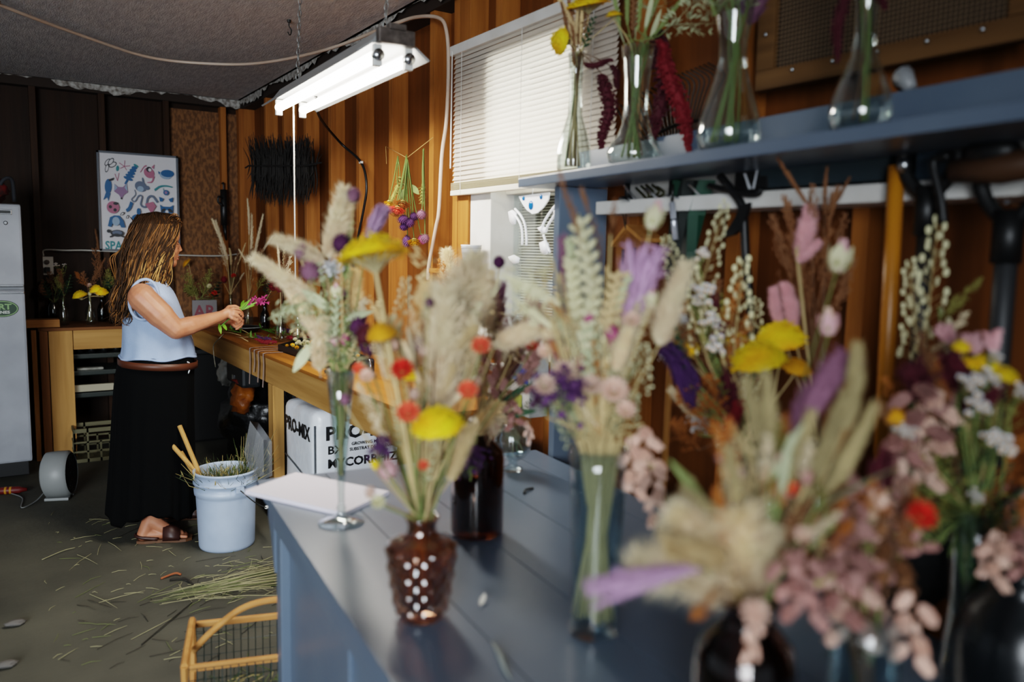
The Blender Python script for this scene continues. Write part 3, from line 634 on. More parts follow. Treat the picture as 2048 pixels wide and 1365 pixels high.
# clear sleeve behind the bucket
A = [atd(x, y, 4.0) for x, y in ((500, 842), (527, 880), (528, 950), (505, 960), (488, 905))]
t = thing('plastic_sleeve', 'clear crinkled plastic sleeve standing behind the white bucket', 'sleeve', tuple(A[3]))
mb = MB(); mb.poly(A); mb.poly([p_+V((.05, .03, -.02)) for p_ in A]); mb.quad(A[0], A[1], A[1]+V((.05, .03, -.02)), A[0]+V((.05, .03, -.02)))
mb.build('film', glass('cloudy_film', '#c9ccd0', 1.6, .25, '#ffffff', 1.2), t)

# garden trug basket
def trug():
    bl_, br_, fl_, fr_ = V((.539, 2.757, .22)), V((.539+.48, 2.757-.14, .22)), V((.459, 2.467, .22)), V((.459+.48, 2.467-.14, .22))
    t = thing('harvest_basket', 'wooden harvest basket with green wire mesh on the floor', 'basket', tuple((bl_+fr_)/2*1-V((0, 0, .22))))
    mw = wood('basket_wood', '#b9854c', '#a06c38', 'x', 5); mwz = wood('basket_wood_z', '#b9854c', '#a06c38', 'z', 5)
    d = (br_-bl_).normalized(); w = (fl_-bl_).normalized(); Z = V((0, 0, 1))
    for nm, o in (('e', bl_), ('e', br_)):
        o = o-d*.012 if o is bl_ else o
        q = [o-w*.012+Z*.012, o+w*.312+Z*.012, o+w*.30-Z*.10, o+w*.24-Z*.20, o+w*.06-Z*.20, o-Z*.10]
        mb = MB()
        for i in range(len(q)):
            mb.tube([q[i], q[(i+1) % len(q)]], .012, 6)
        mb.build('end_frame', mwz, t)
    for o in (bl_, fl_): MB().box(o+d*.25, (.50, .018, .020), Matrix.Rotation(math.atan2(d.y, d.x), 3, 'Z'), .005).build('rail', mw, t)
    mid = (bl_+fl_)/2; mid2 = (br_+fr_)/2
    hp = [mid-Z*.02, mid+d*.06+Z*.04, mid+d*.15+Z*.105, mid+d*.25+Z*.125, mid2-d*.15+Z*.105, mid2-d*.06+Z*.04, mid2-Z*.02]
    MB().tube(bez(hp, 6), .011, 8).build('handle', mw, t, True)
    mb = MB(); wl = .31; prof = [(0, 0), (.0, -.09), (.05, -.19), (.155, -.208), (.26, -.19), (.31, -.09), (.31, 0)]
    pb = [(a, b) for a, b, _ in [tuple(x) for x in bez([(a, b, 0) for a, b in prof], 5)]]
    for i in range(21): mb.tube([bl_+d*(.48*i/20)+w*a+Z*b for a, b in pb], .0018, 3, False)
    for a, b in pb[::2]: mb.tube([bl_+w*a+Z*b, br_+w*a+Z*b], .0018, 3, False)
    mb.build('wire_mesh', mat('green_wire', '#10201c', .5), t)
    cc = [mat('clip_green', '#4d5a2a', .7), mat('clip_straw', '#a08f5a', .7), mat('clip_dark', '#2f3a1c', .7)]
    R = random.Random(9); mb = MB()
    for i in range(90):
        p = bl_+d*R.uniform(.08, .42)+w*R.uniform(.06, .25)-Z*R.uniform(.16, .19); a = R.uniform(0, 6.28); mb.m(R.randrange(3)); mb.tube([p, p+V((math.cos(a)*.05, math.sin(a)*.05, R.uniform(0, .05)))], .0015, 4)
    tag(mb.build('plant_cuttings', cc, None), 'green stems lying in the bottom of the wire basket', 'cuttings', kind='stuff')
trug()

# litter on the floor
def litter():
    R = random.Random(13); cc = [mat('litter_straw', '#8f8a68', .8), mat('litter_dark', '#1f1a12', .8), mat('litter_green', '#5a6138', .8)]
    mb = MB()
    for i in range(340):
        px = R.uniform(90, 620); py = R.uniform(1030, 1340)
        if R.random() < .45: px = R.uniform(380, 600); py = lerp(1180, 1130, (px-380)/220)+R.gauss(0, 22)
        p = atz(px, py, .003); a = R.gauss(.1, .9); L = R.uniform(.015, .1) if R.random() < .8 else R.uniform(.1, .25); mb.m(0 if py < 1200 and R.random() < .5 else R.randrange(3))
        d = V((math.cos(a), math.sin(a), 0)); mb.tube([p, p+d*L*.5+V((R.gauss(0, .004), R.gauss(0, .004), .002)), p+d*L], [.0012, .0014, .0006], 4)
    tag(mb.build('floor_litter', cc, None), 'scattered straw and leaf bits trodden over the concrete floor', 'plant litter', kind='stuff')
    for a, b, r, m_, lb in (((340, 1160), (386, 1170), .005, cc[1], 'short black twig lying on open floor left of the basket'), ((283, 1290), (385, 1205), .0022, cc[1], 'long thin curved stalk on the floor beside the basket'), ((322, 1158), (362, 1150), .005, mat('orange_petal', '#8a4a28', .8), 'bent orange brown twig lying beside the black twig'), ((84, 1120), (150, 1096), .002, cc[0], 'lone pale straw lying on floor at left')):
        A, B = atz(*a, .006), atz(*b, .006); M_ = (A+B)/2+V((.02, .02, .004))
        tag(MB().tube(bez([A, M_, B], 6), r, 6).build('twig', m_, None, True, A), lb, 'twig')
    R = random.Random(3)
    for i in range(46):
        t_ = R.random(); A = atz(305+R.gauss(0, 12), 1200+R.gauss(0, 5), .006); B = atz(590, 1145+R.gauss(0, 14), .012+R.random()*.02)
        q = A.lerp(B, R.uniform(0, .4)); tag(MB().tube([q, q.lerp(B, .5)+V((0, 0, .006)), B.lerp(q, R.uniform(0, .2))], [.0008, .0018, .0022], 4).build('hay_stalk', cc[0] if i % 3 else cc[2], None, True, q), 'long straw stalk in the swept sheaf behind the basket', 'stalk', 'hay stalks on the floor behind the basket')
    for x, y, lb in ((30, 1247, 'pale crumpled scrap on the floor at left'), (12, 1330, 'small white scrap on the floor at bottom left')):
        p = atz(x, y, .012); tag(blob('s', p, (.035, .02, .01), 31, .25, 16).build('paper_scrap', mat('scrap_paper', '#5a5754', .9), None, True, p), lb, 'scrap')
litter()

# ------------------------------------------------------------------ woman at the bench
def woman():
    Y0 = 4.42
    def W(px, py, dy=0.): return aty(px, py, Y0+dy)
    M_skin = mat('skin', '#b67a5c', .5, col2='#a8694c', scale=18, sss=.1, bump=.04, bscale=120)
    root = thing('person', 'woman in a pale blue sleeveless top and long black skirt working at bench', 'person', (W(300, 700).x, Y0, 0))
    b = MB(); cp = b.caps
    # skull, face, neck
    K = W(320, 470)
    b.ell(K, (.088, .072, .098), 24); b.ell(W(337, 498), (.050, .056, .075), 20); b.ell(W(344, 470), (.038, .056, .05), 16)
    b.ell(W(345, 526), (.022, .03, .020), 14); cp(W(330, 524, -.02), W(346, 528, -.006), .022, .018); cp(W(330, 524, .02), W(346, 528, .006), .022, .018)
    cp(W(356, 487), W(360.5, 500), .007, .0105); b.ell(W(357, 503, -.008), .007, 10); b.ell(W(357, 503, .008), .007, 10)
    b.ell(W(354, 513), (.010, .018, .006), 12); b.ell(W(353.2, 518.5), (.010, .016, .0065), 12)
    b.ell(W(352, 481, -.026), (.012, .022, .007), 10); b.ell(W(352, 481, .026), (.012, .022, .007), 10); b.ell(W(349, 503, -.03), (.018, .02, .02), 12); b.ell(W(349, 503, .03), (.018, .02, .02), 12)
    for s_ in (-1, 1):   # ears
        b.ell(W(322, 492, .068*s_), (.016, .008, .028), 10)
    cp(W(318, 520), W(300, 565), .052, .058)
    # torso
    rings = [(566, 266, 322, .10), (582, 254, 338, .155), (612, 247, 356, .165), (640, 247, 367, .158), (670, 247, 379, .155), (700, 247, 385, .16), (718, 243, 384, .165), (750, 238, 380, .17), (800, 240, 374, .16)]
    def ring(py, xl, xr, hw, n=32, sc=1.):
        A, B = W(xl, py), W(xr, py); c = (A+B)/2; r = (B-A).length/2*sc
        return [c+V((r*math.cos(a), hw*sc*math.sin(a), 0)) for a in [2*PI*k_/n for k_ in range(n)]]
    def loft(mb, rg, n=32, caps_=True, sc=1.):
        vs = []
        for r in rg: vs += ring(*r, n, sc)
        N = len(rg); fs = [(i*n+k_, i*n+(k_+1) % n, (i+1)*n+(k_+1) % n, (i+1)*n+k_) for i in range(N-1) for k_ in range(n)]
        if caps_: fs += [tuple(range(n-1, -1, -1)), tuple((N-1)*n+k_ for k_ in range(n))]
        mb._add(vs, fs)
    loft(b, rings, 32, True, .95)
    # arms: near (right) one then the far one
    sh, el, wr = W(284, 596, -.160), W(352, 660, -.215), W(441, 633, -.13)
    b.ell(sh, (.066, .050, .072), 16); cp(sh, sh.lerp(el, .55), .066, .064); cp(sh.lerp(el, .5), el, .064, .048); cp(el, el.lerp(wr, .3), .047, .047); cp(el.lerp(wr, .25), wr, .047, .028)
    sh2, el2, wr2 = W(292, 596, .150), W(366, 655, .20), W(444, 640, .10)
    b.ell(sh2, (.060, .050, .066), 16); cp(sh2, el2, .062, .046); cp(el2, wr2, .046, .027)
    # hands
    def hand(wr, kn, tips, r, th, palm):
        cp(wr, palm[0], .026, palm[1]); 
        for k0, (m1, m2, tp) in zip(kn, tips):
            cp(palm[0], k0, palm[1]*.75, r*1.1, 10); cp(k0, m1, r*1.05, r*.95, 10); cp(m1, m2, r*.95, r*.88, 10); cp(m2, tp, r*.88, r*.75, 10)
        cp(wr.lerp(palm[0], .4), th[0], .018, .0125, 10); cp(th[0], th[1], .012, .0105, 10); cp(th[1], th[2], .0105, .0085, 10)
    D = -.115
    hand(wr, [W(466, 618, D-.008), W(468, 623, D-.028), W(467, 630, D-.034), W(464, 637, D-.030)],
         [(W(477, 619, D+.002), W(484, 626, D+.012), W(486, 632, D+.02)), (W(479, 625, D-.022), W(486, 632, D-.008), W(484, 638, D+.008)), (W(477, 633, D-.030), W(483, 640, D-.016), W(479, 644, D)), (W(473, 641, D-.026), W(477, 647, D-.014), W(472, 649, D-.002))],
         .0088, (W(458, 615, D+.03), W(470, 613, D+.038), W(481, 618, D+.035)), (W(455, 626, D-.004), .026))
    D = .06
    hand(wr2, [W(470, 634, D+.03), W(472, 640, D+.028), W(470, 646, D+.02), W(466, 651, D+.01)],
         [(W(480, 636, D+.012), W(486, 641, D-.01), W(486, 644, D-.025)), (W(481, 644, D+.01), W(486, 648, D-.012), W(484, 650, D-.026)), (W(478, 651, D+.004), W(482, 654, D-.014), W(478, 655, D-.028)), (W(473, 656, D-.004), W(476, 658, D-.016), W(472, 659, D-.026))],
         .0085, (W(460, 630, D-.03), W(470, 628, D-.044), W(480, 626, D-.045)), (W(458, 640, D+.012), .025))
    # legs and feet
    def leg(hip, kn, an, heel, ball, toes, side):
        cp(hip, kn, .09, .058); cp(kn, kn.lerp(an, .4), .056, .055); cp(kn.lerp(an, .35), an, .055, .036); cp(an, heel, .036, .030)
        cp(an, an.lerp(ball, .55)+V((0, 0, -.012)), .036, .030); cp(an.lerp(ball, .5)+V((0, 0, -.012)), ball, .030, .022); cp(heel, ball, .028, .020)
        w = V((0, 1, 0))
        for i in range(5): t0_ = ball+w*(-.034+.017*i)+V((.002, 0, -.006)); cp(t0_, t0_+V(toes)*(1-.1*abs(i-3.2 if side < 0 else i-.8))*.6, .0105, .009, 8)
    zf = .045
    an1 = atz(297, 1040, .11); an1 = V((an1.x, 4.30, .11)); A1 = aty(300, 1038, 4.30); an1 = V((A1.x, 4.30, .115))
    heel1 = an1+V((-.035, 0, -.075)); ball1 = an1+V((.13, -.045, -.083)); toe = V((.055, -.022, -.008))
    leg(V((W(295, 780).x, Y0-.08, .78)), V((an1.x+.02, Y0-.09, .45)), an1, heel1, ball1, toe, -1)
    an2 = V((an1.x+.17, 4.58, .115)); heel2 = an2+V((-.035, 0, -.075)); ball2 = an2+V((.13, -.02, -.083))
    leg(V((W(310, 780).x, Y0+.08, .78)), V((an2.x-.03, Y0+.10, .45)), an2, heel2, ball2, V((.055, -.01, -.008)), 1)
    me = b.mesh('body', M_skin); tmp = bpy.data.objects.new('tmp', me); COL.objects.link(tmp)
    md = tmp.modifiers.new('r', 'REMESH'); md.mode = 'VOXEL'; md.voxel_size = .0042; md.use_smooth_shade = True
    m2 = tmp.modifiers.new('s', 'SMOOTH'); m2.factor = .5; m2.iterations = 5
    dg = bpy.context.evaluated_depsgraph_get(); dg.update(); me2 = bpy.data.meshes.new_from_object(tmp.evaluated_get(dg)); bpy.data.objects.remove(tmp)
    me2.name = 'body'; me2.materials.clear(); me2.materials.append(M_skin); me2.transform(Matrix.Translation(-root.location))
    body = bpy.data.objects.new('body', me2); COL.objects.link(body); body.parent = root; ORG[body.name] = V(root.location)
    for p in me2.polygons: p.use_smooth = True
    # face details
    for s_ in (-1, 1):
        e = MB().ell(W(349.5, 490, .028*s_), .0105, 14).build('eye', mat('eye_white', '#cfc6be', .2), body, True)
        MB().ell(W(349.5, 490, .028*s_)+V((.0075, 0, -.001)), (.0035, .005, .005), 10).build('iris', mat('iris', '#2c2a22', .2), e, True)
    MB().ell(W(354.6, 513.2), (.0095, .017, .0042), 12).ell(W(353.8, 518.6), (.0095, .015, .005), 12).build('lips', mat('lips', '#a0584c', .45), body, True)
    gl = None; mb = MB()
    for s_ in (-1, 1):
        c = W(356.5, 491, .032*s_); mb.tube([c+V((.004*math.cos(a)*0, .021*math.cos(a), .017*math.sin(a))) for a in [2*PI*k_/20 for k_ in range(21)]], .0012, 5, False)
        mb.tube([c+V((0, .021*s_, .004)), c+V((-.02, .040*s_, .006)), c+V((-.10, .045*s_, .004))], .0012, 5)
    mb.tube([W(356.5, 490, -.011), W(357.5, 489, 0), W(356.5, 490, .011)], .0012, 5)
    g_ = mb.build('glasses', mat('glasses_wire', '#7d7468', .3, metal=.8), root, True)
    # top
    M_top = mat('blue_linen', '#a3b6d4', .85, col2='#8fa4c6', scale=6, bump=.25, bscale=220)
    tr = [(556, 272, 330, .085), (564, 263, 334, .115), (574, 256, 340, .148), (588, 251, 349, .165), (604, 247, 356, .168), (622, 245, 363, .166), (642, 245, 370, .163), (662, 245, 379, .162), (684, 244, 386, .166), (700, 243, 389, .172), (713, 240, 390, .178)]
    n = 72; mb = MB(); vs = []; R = random.Random(4)
    for i, r in enumerate(tr):
        for k_, p in enumerate(ring(*r, n)):
            a = 2*PI*k_/n; t_ = i/(len(tr)-1); c = (W(r[1], r[0])+W(r[2], r[0]))/2; d = (p-c); d.z = 0
            f = 1+.012*t_*math.sin(a*7+t_*5)+.01*math.sin(a*3+t_*9)+.02*t_*t_*math.sin(a*11+1)
            q = c+d*f
            if i <= 1: q.z += -.018*max(0, math.cos(a))+.008*abs(math.sin(a))
            if i == len(tr)-1: q.z += .006*math.sin(a*5)
            vs.append(q)
    N = len(tr); mb._add(vs, [(i*n+k_, i*n+(k_+1) % n, (i+1)*n+(k_+1) % n, (i+1)*n+k_) for i in range(N-1) for k_ in range(n)])
    top = mb.build('sleeveless_top', M_top, root, True); sm = top.modifiers.new('thick', 'SOLIDIFY'); sm.thickness = .004; sm.offset = 1
    ss = top.modifiers.new('sub', 'SUBSURF'); ss.levels = 1; ss.render_levels = 1
    for s_, c0 in ((-1, W(285, 600, -.176)), (1, W(292, 598, .168))):
        mb = MB(); mb.tube([c0+V((.010+.066*math.cos(a)+.010*math.sin(a), s_*(-.018*abs(math.cos(a))+.002-.03*max(0, math.sin(a))), .098*math.sin(a))) for a in [2*PI*k_/36 for k_ in range(37)]], .0075, 7, False)
        mb.build('armhole_trim', M_top, top, True)
    mb = MB(); mb.tube([V(p) for p in [v for v in vs[:n]]]+[vs[0]], .006, 6, False); mb.build('neck_trim', M_top, top, True)
    hem = vs[-n:]; mb = MB(); mb.tube([V(p)+V((0, 0, .003)) for p in hem]+[V(hem[0])+V((0, 0, .003))], .006, 6, False); mb.build('hem', M_top, top, True)
    # skirt
    sr = [(708, 245, 384, .168), (725, 236, 386, .18), (760, 230, 385, .19), (820, 227, 384, .19), (900, 224, 385, .195), (970, 221, 386, .20), (1024, 218, 388, .205)]
    mb = MB(); n = 120; vs = []
    for i, r in enumerate(sr):
        t_ = i/(len(sr)-1)
        for k_, p in enumerate(ring(*r, n)):
            a = 2*PI*k_/n; c = (W(r[1], r[0])+W(r[2], r[0]))/2; d = p-c; d.z = 0
            f = 1+t_*t_*(.055*math.sin(a*13+.6*math.sin(3*a))+.03*math.sin(a*23+2))
            q = c+d*f; q.z = c.z
            if i == len(sr)-1: q.z += .03*math.sin(a*3+.5)+.012*math.sin(a*13)-.0
            q.z = max(q.z, .06); vs.append(q)
    N = len(sr); mb._add(vs, [(i*n+k_, i*n+(k_+1) % n, (i+1)*n+(k_+1) % n, (i+1)*n+k_) for i in range(N-1) for k_ in range(n)])
    sk = mb.build('skirt', mat('black_cloth', '#050607', 1, spec=.1), root, True); so = sk.modifiers.new('thick', 'SOLIDIFY'); so.thickness = .004; ss = sk.modifiers.new('sub', 'SUBSURF'); ss.levels = 1; ss.render_levels = 1
    bp = []
    for k_ in range(41):
        a = 2*PI*k_/40; A, B = W(244, 722), W(386, 729); c = (A+B)/2; r = (B-A).length/2+.014
        bp.append(c+V((r*math.cos(a), .204*math.sin(a), .012*0-.012*math.cos(a))))
    z = V((0, 0, .017)); m_ = len(bp)-1
    mb = MB()._add([p-z for p in bp[:-1]]+[p+z for p in bp[:-1]], [(i, (i+1) % m_, m_+(i+1) % m_, m_+i) for i in range(m_)])
    be = mb.build('belt', mat('brown_leather', '#4a2614', .5), root, True); so = be.modifiers.new('thick', 'SOLIDIFY'); so.thickness = .005; so.offset = 1
    p = W(374, 728, -.13)
    MB().tube(bez([p+V((0, 0, .01)), p+V((.012, 0, .0)), p+V((.012, 0, -.03)), p+V((.002, 0, -.05)), p+V((-.012, 0, -.045))], 4), .0045, 6).build('key_hook', mat('hook_steel', '#d5d9dd', .25, metal=.4), be, True)
    # sandals
    for an, heel, ball, tv, nm in ((an1, heel1, ball1, toe, 0), (an2, heel2, ball2, V((.055, -.01, -.008)), 1)):
        mb = MB(); d = (ball+V(tv)*.75-heel); d.z = 0; L = d.length; d.normalize(); w = V((-d.y, d.x, 0)); o = V((heel.x, heel.y, 0))-d*.028
        out = [(0, .022), (.04, .033), (.12, .030), (.19, .045), (.235, .044), (.262, .024)]; sc = (L+.045)/.262
        pl = [o+d*x*sc+w*y for x, y in out]+[o+d*x*sc-w*y for x, y in out[::-1]]
        mb.prism([p_+V((0, 0, .001)) for p_ in pl], (0, 0, .014))
        sd_ = mb.build('sandal', mat('sandal_sole', '#5a3a22', .6), root)
        mb = MB(); bc_ = V((ball.x, ball.y, 0))-d*.02
        for t_ in range(6):
            pass
        arc = lambda o_, wd, h: [o_+w*wd*math.cos(a)+V((0, 0, .012+h*math.sin(a))) for a in [PI*k_/10 for k_ in range(11)]]
        A = arc(bc_-d*.055, .043, .075); B = arc(bc_+d*.025, .05, .048)
        mb._add(A+B, [(i, i+1, 12+i, 11+i) for i in range(10)])
        Q = arc(o+d*.02, .034, .0)
        st = mb.build('strap', mat('sandal_leather', '#2e140d', .5), sd_, True); so = st.modifiers.new('thick', 'SOLIDIFY'); so.thickness = .005; so.offset = 1
        mb = MB(); hb = [o+d*(.075*math.sin(0)+.10)+w*.034+V((0, 0, .022)), o+d*.02+w*.028+V((0, 0, .035)), o-d*.006+V((0, 0, .042)), o+d*.02-w*.028+V((0, 0, .035)), o+d*.10-w*.034+V((0, 0, .022))]
        mb.tube(bez(hb, 5), .009, 6); mb.build('heel_strap', mat('sandal_leather', '#2e140d', .5), sd_, True)
    # hair
    R = random.Random(12); ms = [mat('hair_dark', '#2c1c0d', .6, spec=.2), mat('hair_mid', '#553719', .55, spec=.25), mat('hair_gold', '#825628', .5, spec=.3), mat('hair_light', '#a87e45', .5, spec=.3)]
    mb = MB()
    def cap_pt(x, y, z): return K+V((x, y, z))
    # underlying mass
    mb.m(0); mb.ell(K+V((-.016, 0, .008)), (.090, .078, .093), 24); mb.ell(W(288, 520), (.070, .095, .12), 20); mb.ell(W(262, 575), (.048, .095, .12), 18); mb.ell(W(318, 505, -.055), (.05, .03, .085), 16)
    for i in range(1150):
        t_ = R.random(); sd_ = -1 if R.random() < .74 else 1
        if t_ > .75: lat = R.uniform(-1, 1)
        else: lat = sd_*R.uniform(.75, 1.05)
        back = t_
        rx = lerp(346, 280, back)+R.gauss(0, 6)
        p0 = W(rx, 425+abs(rx-312)*.16+R.uniform(-2, 3), lat*R.uniform(0, .03))
        p1 = W(lerp(356, 266, back)+R.gauss(0, 2), lerp(449, 448, back), lat*.068)
        p2 = W(lerp(350, 252, back)+R.gauss(0, 3), lerp(482, 490, back), lat*.088)
        ey = lerp(563, 632, min(1, back*1.4))+R.gauss(0, 9)
        p3 = W(lerp(341, 243, back)+R.gauss(0, 4), lerp(508, 540, back), lat*.10)
        p4 = W(lerp(332, 234, min(1, back*1.1))+R.gauss(0, 6), ey-22, lat*.105)
        p5 = W(lerp(328, 232, min(1, back*1.1))+R.gauss(0, 8), ey, lat*.10)
        q = bez([p0, p1, p2, p3, p4, p5], 5); ph = R.uniform(0, 6.28); fq = R.uniform(.35, .6); am = R.uniform(.005, .014)
        q = [p+V((am*math.sin(fq*j+ph), am*.7*math.cos(fq*j*.9+ph), 0))*min(1, j/10) for j, p in enumerate(q)]
        r0 = R.uniform(.0015, .0031); rs = [r0*(.7+.5*math.sin(PI*j/(len(q)-1)))*(1 if j < len(q)-4 else .25+.25*(len(q)-1-j)/1.5) for j in range(len(q))]
        gold = R.random()*(1.08-.5*back)
        base = 0 if gold < .34 else 1 if gold < .74 else 2
        st = len(mb.f); mb.m(base); mb.tube(q, rs, 5)
        nseg = len(q)-1
        for j in range(nseg):
            c_ = base
            fr_ = j/nseg
            if fr_ > .55 and gold > .5: c_ = min(3, base+1)
            if fr_ < .2: c_ = max(0, base-1)
            for k_ in range(5): mb.mi[st+j*5+k_] = c_
    # curls above the brow
    for i in range(20):
        c = W(346+R.gauss(0, 6), 444+R.gauss(0, 6), R.uniform(-.06, .045)); r = R.uniform(.010, .02); ph = R.uniform(0, 6.28); mb.m(R.choice((0, 1, 1, 2)))
        mb.tube([c+V((r*math.cos(ph+k_*.6)*1.1, .004*k_-.012, r*math.sin(ph+k_*.6)-.002*k_)) for k_ in range(9)], .003, 4)
    # fly-away lock at the back
    for o_ in (0, 4, -5): mb.m(2); mb.tube(bez([W(250, 480, -.02), W(240, 500, -.03), W(226+o_, 515, -.03), W(228+o_, 535, -.03), W(232, 560, -.02)], 5), .0022, 4)
    mb.build('hair', ms, root, True)
    return W
WP = woman()

# ------------------------------------------------------------------ display table with shelf
TH = .1035; TT = V((math.sin(TH), math.cos(TH), 0)); TP = V((math.cos(TH), -math.sin(TH), 0)); TA = V((.632, 2.325, 0)); ZD = .82
RT = Matrix((TP, -TT*-1, V((0, 0, 1)))).transposed()
def tp(s, t, z): return TA+TP*s-TT*t+V((0, 0, z))
def tbox(mb, s0, s1, t0, t1, z0, z1, bev=.003): return mb.box(tp((s0+s1)/2, (t0+t1)/2, (z0+z1)/2), (abs(s1-s0), abs(t1-t0), z1-z0), RT, bev)
TL = 2.7
dt = thing('display_table', 'slate blue painted plank table with panelled sides crowded with vases', 'table', tuple(tp(.47, 1.3, 0)))
se = [0, .2, .415, .62, .83, .935]
for i in range(5):
    tbox(MB(), se[i]+.0015, se[i+1]-.0015, 0, TL, ZD-.03, ZD, 0).build('tabletop_plank', M_blue, dt)
sm_ = MB()
for x_ in se[1:5]: tbox(sm_, x_-.0014, x_+.0014, .001, TL, ZD-.029, ZD-.0015, 0)
sm_.build('seam_filler', mat('dark_seam', '#1d2126', .9), dt)
ap = MB(); q = [(0.012, ZD-.031), (.012, ZD-.11), (.05, ZD-.15), (.10, ZD-.25), (.10, ZD-.031)]
ap.prism([tp(.03, t, z) for t, z in q], TP*.02); tbox(ap, .03, .05, .10, TL-.05, ZD-.12, ZD-.031); ap.build('apron', M_blue, dt)
tbox(MB(), .05, .9, .10, .12, ZD-.12, ZD-.031).build('apron', M_blue, dt)
for s, t in ((.035, .10), (.035, TL-.15), (.84, .10), (.84, TL-.15)): tbox(MB(), s, s+.06, t, t+.06, 0, ZD-.031, .004).build('leg', M_blue, dt)
tbox(MB(), .06, .075, .16, TL-.15, .06, ZD-.12).build('side_panel', M_blue, dt)
tbox(MB(), .10, .84, .12, .135, .06, ZD-.12).build('end_panel', M_blue, dt)
for t in (.75, 1.35): tbox(MB(), .05, .061, t, t+.05, .06, ZD-.12).build('panel_batten', M_blue, dt)
tag(tbox(MB(), .95, 1.135, .057, .092, 0, 1.714, .003).build('shelf_upright', M_blue), 'slate blue board upright standing at far back corner of the table', 'board')
sf = thing('display_shelf', 'long slate blue shelf above the table carrying four glass vases', 'shelf', tuple(tp(.98, 1.3, 1.715)))
tbox(MB(), .873, 1.10, -.056, TL, 1.715, 1.745, .003).build('shelf_board', M_blue, sf)
tbox(MB(), 1.082, 1.10, -.02, TL, 1.746, 1.842, .003).build('back_rail', M_blue, sf)
tag(tbox(MB(), .95, 1.10, TL-.1, TL-.065, 0, 1.714, .003).build('shelf_upright', M_blue), 'slate blue board upright at the near end of the table', 'board')

# paper, petals
def onz(px, py, z=ZD): return atz(px, py, z)
def paper():
    z = ZD+.012; P_ = [atz(490, 981, z), atz(592, 945, z), atz(778, 983, z), atz(688, 1026, z)]
    e1 = P_[1]-P_[0]; e2 = P_[3]-P_[0]
    t = thing('paper_stack', 'stack of blank white paper on the far corner of the table', 'paper', tuple(P_[0]))
    mb = MB(); mb.prism([P_[0]-V((0, 0, .0115)), P_[1]-V((0, 0, .0115)), P_[2]-V((0, 0, .0115)), P_[3]-V((0, 0, .0115))], (0, 0, .0115)); mb.build('sheets', mat('white_paper', '#d9d3de', .7), t)
paper()
p = onz(965, 1207); mb = MB().leaf(p+V((-.012, -.012, .003)), (.7, .7, .12), .036, .013, (0, 0, 1), .15); tag(mb.build('petal', mat('pale_petal', '#c9c6bc', .6), None, True, p), 'single pale petal lying on the blue tabletop', 'petal')
pts = [onz(985, 1290)+V((0, 0, .004)), onz(1000, 1320)+V((0, 0, .008)), onz(1010, 1345)+V((0, 0, .006)), onz(1020, 1362)+V((0, 0, .004))]
tag(MB().tube(bez(pts, 5), [.002, .003, .004, .0045, .005, .0055, .006, .006, .005, .005, .004, .004, .003, .003, .002, .002][:16], 6).build('dry_leaf', mat('dry_leaf', '#7f8683', .7), None, True, pts[0]), 'curled grey green leaf on the tabletop at bottom', 'leaf')
pts = [onz(1048, 990)+V((0, 0, .003)), onz(1052, 984)+V((0, 0, .006)), onz(1066, 980)+V((0, 0, .004))]
tag(MB().tube(bez(pts, 5), .0035, 6).build('twig', M_wire, None, True, pts[0]), 'tiny black twig on the tabletop near the footed glass', 'twig')

# ------------------------------------------------------------------ flower kit
FC = dict(tan='#e0c2a4', straw='#cfb488', olivetan='#a89a72', buff='#b3a67c', cream='#d2c7a2', green='#7c8a55', sage='#a9ae8c', olive='#8f8c4c', dkgreen='#2f4a34', yellow='#ffbe16', gold='#c98f10', coral='#ee5a40', red='#c02a1c', pink='#d0a0a4', peach='#d9b0a0', rose='#a57c75', magenta='#a8507a', lilac='#a584a2', mauve='#785266', purple='#53305c', violet='#40204f', wine='#48121e', crimson='#6e121c', brown='#7d5638', rust='#a8682e', white='#cfd0d2', dpurple='#4a1f44')
def fm(c): return mat('dried_'+c, FC[c], .8, trans=.25, var=.18, col2=[min(1, x*1.25+.03) for x in [int(FC[c][i:i+2], 16)/255 for i in (1, 3, 5)]], scale=.9, detail=2)
STEM = {k_: mat('stem_'+k_, c_, .75, var=.15) for k_, c_ in dict(straw='#b8a272', green='#6f7d45', brown='#5e4028', fresh='#4d5f22').items()}
def octa(mb, c, r, d=None, asp=1.4):
    c = V(c); d = V(d).normalized() if d is not None else V((0, 0, 1)); u = d.orthogonal().normalized(); w = d.cross(u)
    mb._add([c-d*r*asp, c+u*r, c+w*r, c-u*r, c-w*r, c+d*r*asp], [(0, 2, 1), (0, 3, 2), (0, 4, 3), (0, 1, 4), (5, 1, 2), (5, 2, 3), (5, 3, 4), (5, 4, 1)])
def hair(mb, b, d, L, w):
    d = V(d).normalized(); u = d.orthogonal().normalized(); u = Quaternion(d, RND.uniform(0, 6.28)) @ u
    mb.tri(b-u*w, b+u*w, b+d*L)
def prof(t): return max(.05, math.sin(PI*min(1, t*.86+.1))**.7*(1.08-.35*t))
def h_plume(c, w=.10, n=2100, hl=.135, up=1.1, curve=.12):
    mb = MB(); R = RND
    ctr = lambda t: V((curve*t*t, 0, t))
    mb.tube([ctr(i/10) for i in range(11)], [w*.62*prof(i/10) for i in range(11)], 7)
    for i in range(n):
        t = R.random()**.9; a = R.uniform(0, 6.28); o = V((math.cos(a), math.sin(a), 0)); r = w*prof(t)*R.uniform(.5, 1)
        hair(mb, ctr(t)+o*r*.8, o*R.uniform(.5, 1)+V((R.gauss(0, .2), R.gauss(0, .2), up*R.uniform(.6, 1.3))), hl*R.uniform(.5, 1.2), .0045)
    return mb, [fm(c)], False
def h_spike(c): return h_plume(c, .055, 800, .07, 1.6, .1)
